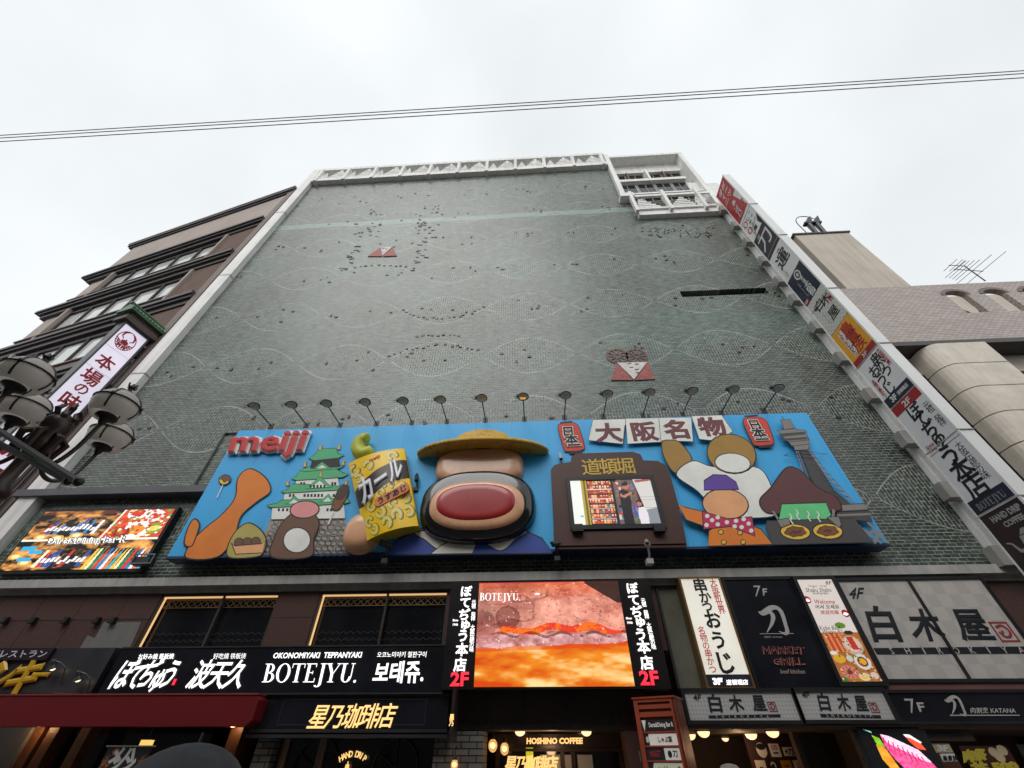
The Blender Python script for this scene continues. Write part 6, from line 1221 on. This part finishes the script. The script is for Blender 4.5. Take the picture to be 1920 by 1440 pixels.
shiro('a', 'grey diamond patterned low sign with black characters nearest the red kiosk', -.55, [(1281, 1298), (1484, 1295), (1501, 1349), (1295, 1352)], 'I', [(452, 918), (508, 918), (505, 960), (455, 960)], ([(548, 912), (640, 915), (665, 1045), (575, 1045)], [(695, 920), (790, 920), (825, 1040), (715, 1040)], [(865, 922), (945, 922), (985, 1038), (885, 1038)]), (1015, 1005), [(560, 1066), (1072, 1058), (1076, 1080), (566, 1088)], .088, CHs, None, 'low grey signs with the same characters', low=.17)
shiro('b', 'grey diamond patterned low sign with black characters under the lit menu sign', -.55, [(1489, 1295), (1654, 1296), (1678, 1351), (1505, 1348)], 'J', [(88, 898), (143, 898), (140, 942), (90, 942)], ([(188, 900), (270, 905), (298, 1035), (218, 1035)], [(325, 912), (410, 912), (445, 1035), (350, 1035)], [(450, 925), (530, 925), (570, 1040), (480, 1040)]), (600, 1010), [(215, 1055), (648, 1065), (652, 1088), (225, 1080)], .09, CHs, None, 'low grey signs with the same characters', low=.17)
F = FY(-.5); u0, u1, v0, v1 = rectq(F, [(1662, 1297), (1990, 1296), (2030, 1352), (1684, 1353)])
K2 = thing('grill_fascia_sign', 'long black low sign with pale curved emblem at lower right', 'sign', (u0, -.5, v0)); m = MB(); m.fbox(F, u0, u1, v0, v1, -.3, 0); m.build('board', navyb, K2); m = MB(); m.frame(F, u0-.02, u1+.03, v0-.05, v1+.03, .05, -.3, .03); m.build('frame', black_m, K2)
m = MB(); katana(m, F, tq(F, 'J', [(1088, 922), (1225, 922), (1262, 1075), (1130, 1075)]), .006, 0); m.text(F, '7', tq(F, 'J', [(812, 948), (878, 948), (895, 1052), (862, 1052)]), .006, 0, .0); m.text(F, 'F', tq(F, 'J', [(898, 975), (950, 975), (965, 1042), (925, 1042)]), .006, 0, .03); m.text(F, '肉割烹 KATANA', tq(F, 'J', [(1282, 1010), (1600, 1010), (1610, 1052), (1288, 1052)]), .006, 0, .01); m.prism(F, tq(F, 'J', [(1140, 1062), (1635, 1062), (1638, 1068), (1142, 1070)]), None, .005); m.build('lettering', pal, K2)
m = MB(); q = rectq(W0.up(.35), [(1640, 1281), (1990, 1278), (2000, 1292), (1650, 1293)]); m.fbox(W0.up(.35), q[0], q[1], q[2], q[3], -.35, 0); m.build('mauve_band', paint('mauve_band', (.16, .07, .06), .5), DB)
# lower right shop: soffit, lamps, posters, screens
RS = thing('arcade_shop', 'dim recessed shop at lower right with posters under warm lamps', 'shop front', (7, .4, 0))
zc = 2.41; m = MB(); m.box(3.0, 13.4, -.45, 4, zc, zc+.06); m.build('ceiling', paint('arcade_ceiling', (.16, .11, .08), .6), RS)
m = MB(); xq = at(1400, 1400, 1.6)[0]; m.box(xq, 9.0, 1.6, 1.7, 0, zc); m.build('poster_wall', paint('maroon_wall', (.035, .014, .011), .5), RS)
m = MB(); m.box(fx(1490, 1400, .9), fx(1500, 1400, .9), .8, 1.0, 0, zc); m.box(3.0, 13, 3.5, 3.6, 0, zc); m.box(7.2, 7.35, -.2, 3, 0, zc); m.build('wall', paint('arcade_wall', (.10, .065, .045), .6), RS)
m = MB(); m.frame(FY(.96), fx(1502, 1400, .95), fx(1545, 1400, .95), 0, 2.4, .06, 0, .03); m.fbox(FY(.96), fx(1502, 1400, .95)+.06, fx(1545, 1400, .95)-.06, 0, 2.34, .0, .012); m.build('shutter', paint('bronze_shutter', (.055, .042, .03), .45), RS)
G2 = 'ceiling lamps in the arcade shop'
for x, y, lab in ((1318, 1369, 'ceiling lamp nearest the first low grey sign, above the dark doorway'), (1293, 1375, 'ceiling lamp half hidden by the red kiosk'), (1357, 1382, 'rearmost ceiling lamp deep in the arcade shop'), (1407, 1374, 'ceiling lamp above the pinned posters, left of the brightest'), (1447, 1369, 'rightmost ceiling lamp above the posters')): clamp(x, y, zc, lab, G2, .13)
p = atz(1385, 1374, zc); plight(p[0], p[1], zc-.3, 9, par=RS)
Fp = FY(1.58); rs = np.random.RandomState(8)
for X, Y, w_, h_, c, lab, body in ((1262, 610, .17, .2, 'D8D4CC', 'round black and white sticker on the maroon poster wall', 0), (1460, 605, .2, .22, 'E8E0D8', 'white poster with red rings on the maroon wall', 1), (1660, 625, .2, .14, 'D8D0C4', 'black and white card with one character on the maroon wall', 2), (1255, 850, .2, .2, 'D0C8BC', 'pale poster below the round sticker', 3), (1440, 850, .18, .2, '141014', 'black poster with white arc below the ringed poster', 4), (1640, 850, .2, .2, 'C08018', 'orange poster in the lower row', 5), (1830, 850, .2, .2, 'C8BEAC', 'cream poster with dark marks at right end of the lower row', 6)):
    u, v = tq(Fp, 'W', [(X, Y)])[0]; t = thing('wall_poster', lab, 'poster', Fp.P(u, v), 'posters on the maroon wall'); m = MB(); c_ = paint('poster_'+c, c, .5, .08)
    if body == 0: m.prism(Fp, [(u+.12*math.cos(a), v+.14*math.sin(a)) for a in np.linspace(0, 6, 18)], 0, .01)
    else: m.fbox(Fp, u-w_/2-.02, u+w_/2+.02, v-h_/2-.02, v+h_/2, 0, .01)
    m.build('sheet', c_, t); m = MB()
    if body == 0: m.prism(Fp, [(u+.11*math.cos(a), v+.06+.06*math.sin(a)) for a in np.linspace(0, 6, 14)], None, .013)
    if body == 1:
        for s in (-1, 1): m.ribbon(Fp, [(u+s*.035+.03*math.cos(a), v+.04+.035*math.sin(a)) for a in np.linspace(0, 6.2, 12)], .014, .013, 1)
        m.ribbon(Fp, [(u-.06, v-.06), (u+.06, v-.06)], .03, .013)
    if body == 2: m.em(Fp, '刀', u+.05, v-.01, .13, .013, 0, .04); m.prism(Fp, [(u-.045+.03*math.cos(a), v-.01+.03*math.sin(a)) for a in np.linspace(0, 6, 12)], None, .013)
    if body == 3: m.ribbon(Fp, [(u-.04, v-.02), (u+.04, v-.04)], .03, .013)
    if body == 4: m.ribbon(Fp, [(u+.05*math.cos(a), v+.06*math.sin(a)) for a in np.linspace(-.4, 3, 10)], .03, .013, 2)
    if body == 5: m.ribbon(Fp, [(u-.05, v), (u+.05, v)], .02, .013)
    if body == 6:
        for k in range(3): m.ribbon(Fp, [(u-.05, v+.05-k*.04), (u+.04, v+.05-k*.04)], .014, .013)
    m.build('print', [cbk, crd, cwh], t)
# ice cream screen
F = FY(-.45); u0, u1, v0, v1 = rectq(F, [(1606, 1362), (1722, 1364), (1768, 1452), (1640, 1452)])
IC = thing('dessert_screen', 'lit screen showing a glossy pink dessert on black at lower right', 'screen', ((u0+u1)/2, -.45, v0))
im = Img(110, 110, '07060A'); n2 = im.noise(12, 3); n3 = im.noise(34, 5)
def bl(pts, a, b, n):
    k = Img(110, 110, '000000'); k.poly(pts, 'FFFFFF'); mm = k.a[..., 0] > .5; im.a[mm] = (L_(a)*(1-n[..., None])+L_(b)*n[..., None])[mm]
bl([(.20, .40), (.27, .30), (.33, .5), (.42, 1), (.30, 1), (.2, .7)], 'E07808', 'FFC040', n2); bl([(.2, .18), (.3, .25), (.33, .45), (.22, .42)], '50A010', 'B0E840', n2); bl([(.10, .05), (.22, .10), (.22, .14)], '60B0A0', 'A0F0E0', n2)
bl([(.34, .16), (.44, .2), (.62, .34), (.82, .50), (.94, .8), (1, 1), (.52, 1), (.38, .66), (.33, .4)], 'E8105A', 'FF78B8', np.clip(n3*1.4-.2, 0, 1)); bl([(.34, .16), (.46, .2), (.62, .33), (.82, .5), (.93, .76), (.84, .74), (.6, .52), (.40, .36)], 'FF98D8', 'FFF4FF', np.clip(n3*1.3, 0, 1)); bl([(.72, .22), (.8, .22), (.9, .34), (.94, .5), (.82, .48), (.75, .34)], 'F02808', 'FF7048', n2); bl([(.70, .16), (.8, .17), (.93, .34), (.9, .36), (.78, .24), (.72, .22)], 'FFF8F4', 'FFFFFF', n2)
for k in range(9): bl([(.36+k*.055, .24+k*.05), (.38+k*.055, .24+k*.05), (.30+k*.07, .5+k*.05), (.29+k*.07, .5+k*.05)], 'C01060', 'E03080', n2)
picture('screen', im, quad_surf(F, [(u0, v1), (u1, v1), (u1, v0), (u0, v0)], 0), pic_mat('lit_screen_pink', 1.2), IC); m = MB(); m.fbox(F, u0-.1, u1+.1, v0-.6, v1+.08, -.15, -.01); m.build('cabinet', black_m, IC)
# boards at far lower right
def board(lab, q, col, y_, texts, extra=None, name='shop_board', cat='sign'):
    F = FY(y_); u0, u1, v0, v1 = rectq(F, q); t = thing(name, lab, cat, ((u0+u1)/2, y_, v0)); m = MB(); m.fbox(F, u0, u1, v0, v1, -.06, 0); m.build('board', paint('board_'+col, col, .5, .1), t); m = MB()
    for (s, K, qq, mi, b) in texts: m.text(F, s, tq(F, K, qq), .006, mi, b)
    if extra: extra(m, F)
    m.build('print', [cwh, paint('board_yellow', (.42, .34, .03), .5), cbk, paint('board_cream', (.45, .36, .22), .5), crd], t); return t
board('faded brown board with dark script lettering above the orange floor sign', [(1716, 1365), (1815, 1364), (1830, 1389), (1728, 1390)], '3A2A22', -.35, [('comrade', 'V', [(1075, 175), (1385, 170), (1400, 235), (1080, 240)], 2, .02)])
board('purple narrow board with a white letter behind the dessert screen', [(1730, 1393), (1744, 1393), (1768, 1450), (1752, 1450)], '2A1228', -.3, [('F', 'V', [(1075, 355), (1135, 350), (1140, 470), (1085, 480)], 0, .05)])
board('orange topped floor sign with white lettering at lower right', [(1746, 1392), (1782, 1392), (1812, 1460), (1768, 1460)], '4A2C14', -.3, [('3F', 'V', [(1165, 305), (1270, 305), (1275, 362), (1185, 365)], 0, .06)], lambda m, F: (m.prism(F, tq(F, 'V', [(1115, 292), (1275, 290), (1315, 370), (1145, 372)]), None, .003, 3), m.prism(F, tq(F, 'V', [(1195, 380), (1320, 378), (1350, 445), (1225, 450)]), None, .003, 0), m.text(F, '鳥貴族', tq(F, 'V', [(1215, 395), (1345, 392), (1350, 440), (1225, 445)]), .007, 2, .02)))
board('red and yellow meat poster with big price lettering in a metal frame', [(1798, 1398), (1888, 1399), (1925, 1460), (1830, 1460)], '3A100C', -.3, [('肉祭', 'V', [(1385, 345), (1590, 330), (1610, 440), (1400, 460)], 1, .09), ('丼 500', 'V', [(1440, 455), (1840, 430), (1900, 540), (1480, 560)], 1, .09)], lambda m, F: [m.prism(F, [(a[0]+.12*math.cos(t)*.8, a[1]+.08*math.sin(t)) for t in np.linspace(0, 6, 14)], None, .005+.001*i, 3) for i, a in enumerate(tq(F, 'V', [(1660, 370), (1730, 350), (1710, 410)]))])
board('grey framed notice at the lower right corner', [(1905, 1396), (1990, 1396), (2040, 1460), (1945, 1460)], '2A2422', -.3, [])
# ------------------------------------------------------------------ red directory kiosk
ky = -1.3; cK = at(1262, 1307, ky); zk = cK[2]; aK = R(33)
KA = R(28); KL = np.array([-math.cos(KA), math.sin(KA), 0.]); NL = np.array([-math.sin(KA), -math.cos(KA), 0.]); KR = -NL*1.0
wL = .86; wR = .70
red = paint('orange_red_enamel', (.33, .06, .025), .4, .12); rdk = paint('dark_red_enamel', (.14, .022, .012), .45, .15)
KI = thing('directory_kiosk', 'orange red floor directory cabinet with lit shop panels beside the entrance', 'directory', (cK[0], cK[1], 0))
FKL = Fr((cK[0], cK[1], 0)+KL*wL, -KL, NL); NR_ = np.array([math.cos(KA), -math.sin(KA), 0.]); KRd = np.array([math.sin(KA), math.cos(KA), 0.])
FKR = Fr((cK[0], cK[1], 0), KRd, NR_)
m = MB(); m.fbox(FKL, 0, wL, 0, zk, -wR, -.06); m.build('cabinet', rdk, KI)
m = MB(); m.frame(FKL, 0, wL-.001, 0, zk, .09, -.06, 0, wv=.06); m.fbox(FKL, .09, wL-.09, zk-.30, zk-.22, -.05, -.01); m.fbox(FKL, .09, wL-.09, zk-.17, zk-.10, -.05, -.012); m.fbox(FKR, 0, .2, 0, zk-.002, -.05, 0); m.fbox(FKR, wR-.06, wR, 0, zk-.002, -.05, 0); m.fbox(FKL, -.02, wL+.02, zk, zk+.03, -wR-.02, .02); m.build('frame', red, KI)
ph = .215; z = zk-.34
pdat = (('141014', [('Darts&Dining Bar R', .22, .97, 0)]), ('B8B0A8', [('しゃぶ葉', .42, .85, 2), ('8F', .06, .16, 0)]), ('141216', [('MARKET', .1, .42, 4), ('刀', .78, .92, 2)]), ('9A9C88', [('toride', .28, .62, 2), ('魚', .84, .95, 4)]), ('120E10', [('5F', .05, .2, 0), ('大阪鶴', .35, .9, 0)]), ('A8A49C', [('白木屋', .3, .8, 2)]), ('B8701C', [('3F', .2, .4, 0)]))
white_lit = glow('panel_white', (.42, .41, .38), .45)
for i, (c, ts) in enumerate(pdat):
    lit_ = glow('lit_panel_'+c, lin(c), .5); m = MB(); m.fbox(FKL, .1, wL-.1, z-ph+.03, z-.01, -.05, -.03); po = m.build('shop_panel', lit_, KI); m = MB()
    if i == 0: m.prism(FKL, [(.1, z-.01), (.19, z-.01), (.14, z-ph+.03)], None, -.028, 0)
    if i in (1, 3): m.prism(FKL, [(.1, z-.01), (.21 if i == 3 else .2, z-.01), (.15 if i == 3 else .2, z-ph+.03), (.1, z-ph+.03)], None, -.0285, 2)
    if i == 2: m.prism(FKL, [(.46, z-.01), (wL-.1, z-.01), (wL-.1, z-ph+.03), (.46, z-ph+.03)], None, -.0285, 0); m.prism(FKL, [(.56+.04*math.cos(a), z-.1+.055*math.sin(a)) for a in np.linspace(0, 6, 14)], None, -.0275, 2)
    for s, a, b, mi in ts: m.text(FKL, s, [(.1+(wL-.2)*a, z-.05), (.1+(wL-.2)*b, z-.05), (.1+(wL-.2)*b, z-ph+.07), (.1+(wL-.2)*a, z-ph+.07)], -.026, mi, .03)
    m.build('print', [white_lit, cwh, cbk, cwh, crd], po)
    m = MB(); m.fbox(FKL, .095, wL-.095, z-ph+.003, z-ph+.028, -.05, -.012); m.build('divider', red, KI)
    m = MB(); m.fbox(FKR, .24, wR-.1, z-ph+.03, z-.01, -.05, -.03); po = m.build('side_panel', glow('side_lit_%d' % (i % 2), (.25, .24, .23) if i % 2 else (.06, .05, .05), .5), KI); m = MB(); m.tbox(FKR, ts[-1][0][:3], .46, z-.1, .22, .07, -.026, 0 if i % 2 == 0 else 2, .03); m.build('print', [white_lit, cwh, cbk], po)
    z -= ph
m = MB(); m.tube([FKL.P(-.03, 1.9, .0), FKL.P(-.03, 2.05, .03)], .012, 6); m.build('handle', steel, KI)
# ------------------------------------------------------------------ umbrella and passer-by in the street
c = atz(374, 1392, 2.03); c = CAM+ray(374, 1392)/np.linalg.norm(ray(374, 1392))*4.2
UM = thing('umbrella', 'dark grey umbrella seen edge on at the bottom of the street', 'umbrella', (c[0], c[1], c[2]-1.0))
m = MB(); n8 = 8; R_ = .38; vs = [c+np.array([0, 0, 0])]; rings = 7
for i in range(1, rings+1):
    f = i/rings
    for k in range(32):
        a = 2*math.pi*k/32; sc = 1-.05*f*(1-abs(math.cos(a*4)))
        vs.append(c+np.array([R_*math.sin(f*1.35)/math.sin(1.35)*math.cos(a)*sc, R_*math.sin(f*1.35)/math.sin(1.35)*math.sin(a)*sc, -.24*(1-math.cos(f*1.35))/(1-math.cos(1.35))-.015*f*f*(1-abs(math.cos(a*4)))]))
fs = [(0, 1+k, 1+(k+1) % 32) for k in range(32)]+[(1+i*32+k, 1+(i+1)*32+k, 1+(i+1)*32+(k+1) % 32, 1+i*32+(k+1) % 32) for i in range(rings-1) for k in range(32)]
m.add(vs, fs); m.build('canopy', paint('charcoal_umbrella_cloth', (.045, .05, .058), .75, .25, scale=8), UM, smooth=True)
m = MB(); m.tube([c+np.array([0, 0, .05]), c+np.array([0, 0, -.85])], .008, 6); m.tube([c+np.array([0, 0, -.85]), c+np.array([.03, 0, -.93]), c+np.array([.07, 0, -.93]), c+np.array([.09, 0, -.87])], .014, 8); m.build('shaft', dark_m, UM)
m = MB()
for k in range(8): a = math.pi*k/4; m.tube([c+np.array([R_*math.sin(f*1.35)/math.sin(1.35)*math.cos(a)*.99, R_*math.sin(f*1.35)/math.sin(1.35)*math.sin(a)*.99, -.006-.24*(1-math.cos(f*1.35))/(1-math.cos(1.35))]) for f in np.linspace(0, 1, 6)], .004, 4)
m.build('rib', dark_m, UM)
# person in a pale cap, only the cap reaches the frame
p = CAM+ray(1366, 1433)/np.linalg.norm(ray(1366, 1433))*5.2; top = p[2]; H = top-.02; x, y = p[0], p[1]; k = H/1.75
J = {'pel': (0, 0, .95), 'sp': (0, 0, 1.15), 'ch': (0, .01, 1.36), 'nk': (0, 0, 1.49), 'hd': (0, -.02, 1.60), 'ht': (0, -.01, 1.70)}
for s, n_ in ((-1, 'l'), (1, 'r')):
    J.update({n_+'hip': (s*.09, 0, .92), n_+'kn': (s*.10, -.03, .5), n_+'an': (s*.10, .03, .08), n_+'to': (s*.11, -.14, .03), n_+'sh': (s*.18, .01, 1.40), n_+'el': (s*.24, .03, 1.13), n_+'wr': (s*.23, -.08, .9), n_+'ha': (s*.22, -.1, .80)})
rad = dict(pel=.13, sp=.12, ch=.14, nk=.055, hd=.085, ht=.075, hip=.085, kn=.058, an=.042, to=.035, sh=.065, el=.045, wr=.032, ha=.03)
E_ = [('pel', 'sp'), ('sp', 'ch'), ('ch', 'nk'), ('nk', 'hd'), ('hd', 'ht')]+[(a.replace('*', s), b.replace('*', s)) for s in 'lr' for a, b in (('pel', '*hip'), ('*hip', '*kn'), ('*kn', '*an'), ('*an', '*to'), ('ch', '*sh'), ('*sh', '*el'), ('*el', '*wr'), ('*wr', '*ha'))]
ks_ = list(J); me = bpy.data.meshes.new('person'); me.from_pydata([tuple(float(q)*k for q in J[n_]) for n_ in ks_], [(ks_.index(a), ks_.index(b)) for a, b in E_], [])
po = bpy.data.objects.new('person', me); COL.objects.link(po); po.location = (float(x), float(y), 0); po.rotation_euler = (0, 0, math.pi)
md = po.modifiers.new('s', 'SKIN'); 
for v, n_ in zip(me.skin_vertices[0].data, ks_): r_ = rad.get(n_, rad.get(n_[1:], .05))*k; v.radius = (r_, r_); v.use_root = n_ == 'pel'
md.use_smooth_shade = True; md2 = po.modifiers.new('d', 'SUBSURF'); md2.levels = md2.render_levels = 2
me.materials.append(paint('dark_jacket_cloth', (.03, .03, .035), .8)); tag(po, 'person in a pale cap passing below the low grey sign', 'person')
m = MB(); hc = np.array([x, y, top-.14]); m.lathe([(.108, .0), (.11, .05), (.095, .10), (.06, .135), (.015, .145), (.001, .145)], hc, seg=24, sy=1.15); F5 = MB()
m.add([hc+np.array([.105*math.cos(a)*(1 if j == 0 else 1.0), .12*math.sin(a)+(0 if j == 0 else .075*math.sin(a)), .012 if j == 0 else -.005]) for j in (0, 1) for a in np.linspace(.25, math.pi-.25, 10)], [(i, i+1, i+11, i+10) for i in range(9)]); cp = m.build('cap', paint('pale_cotton', (.36, .32, .27), .8, .15, scale=12)); child(cp, po); cp.matrix_parent_inverse = (Matrix.Translation(po.location) @ Matrix.Rotation(math.pi, 4, 'Z')).inverted()
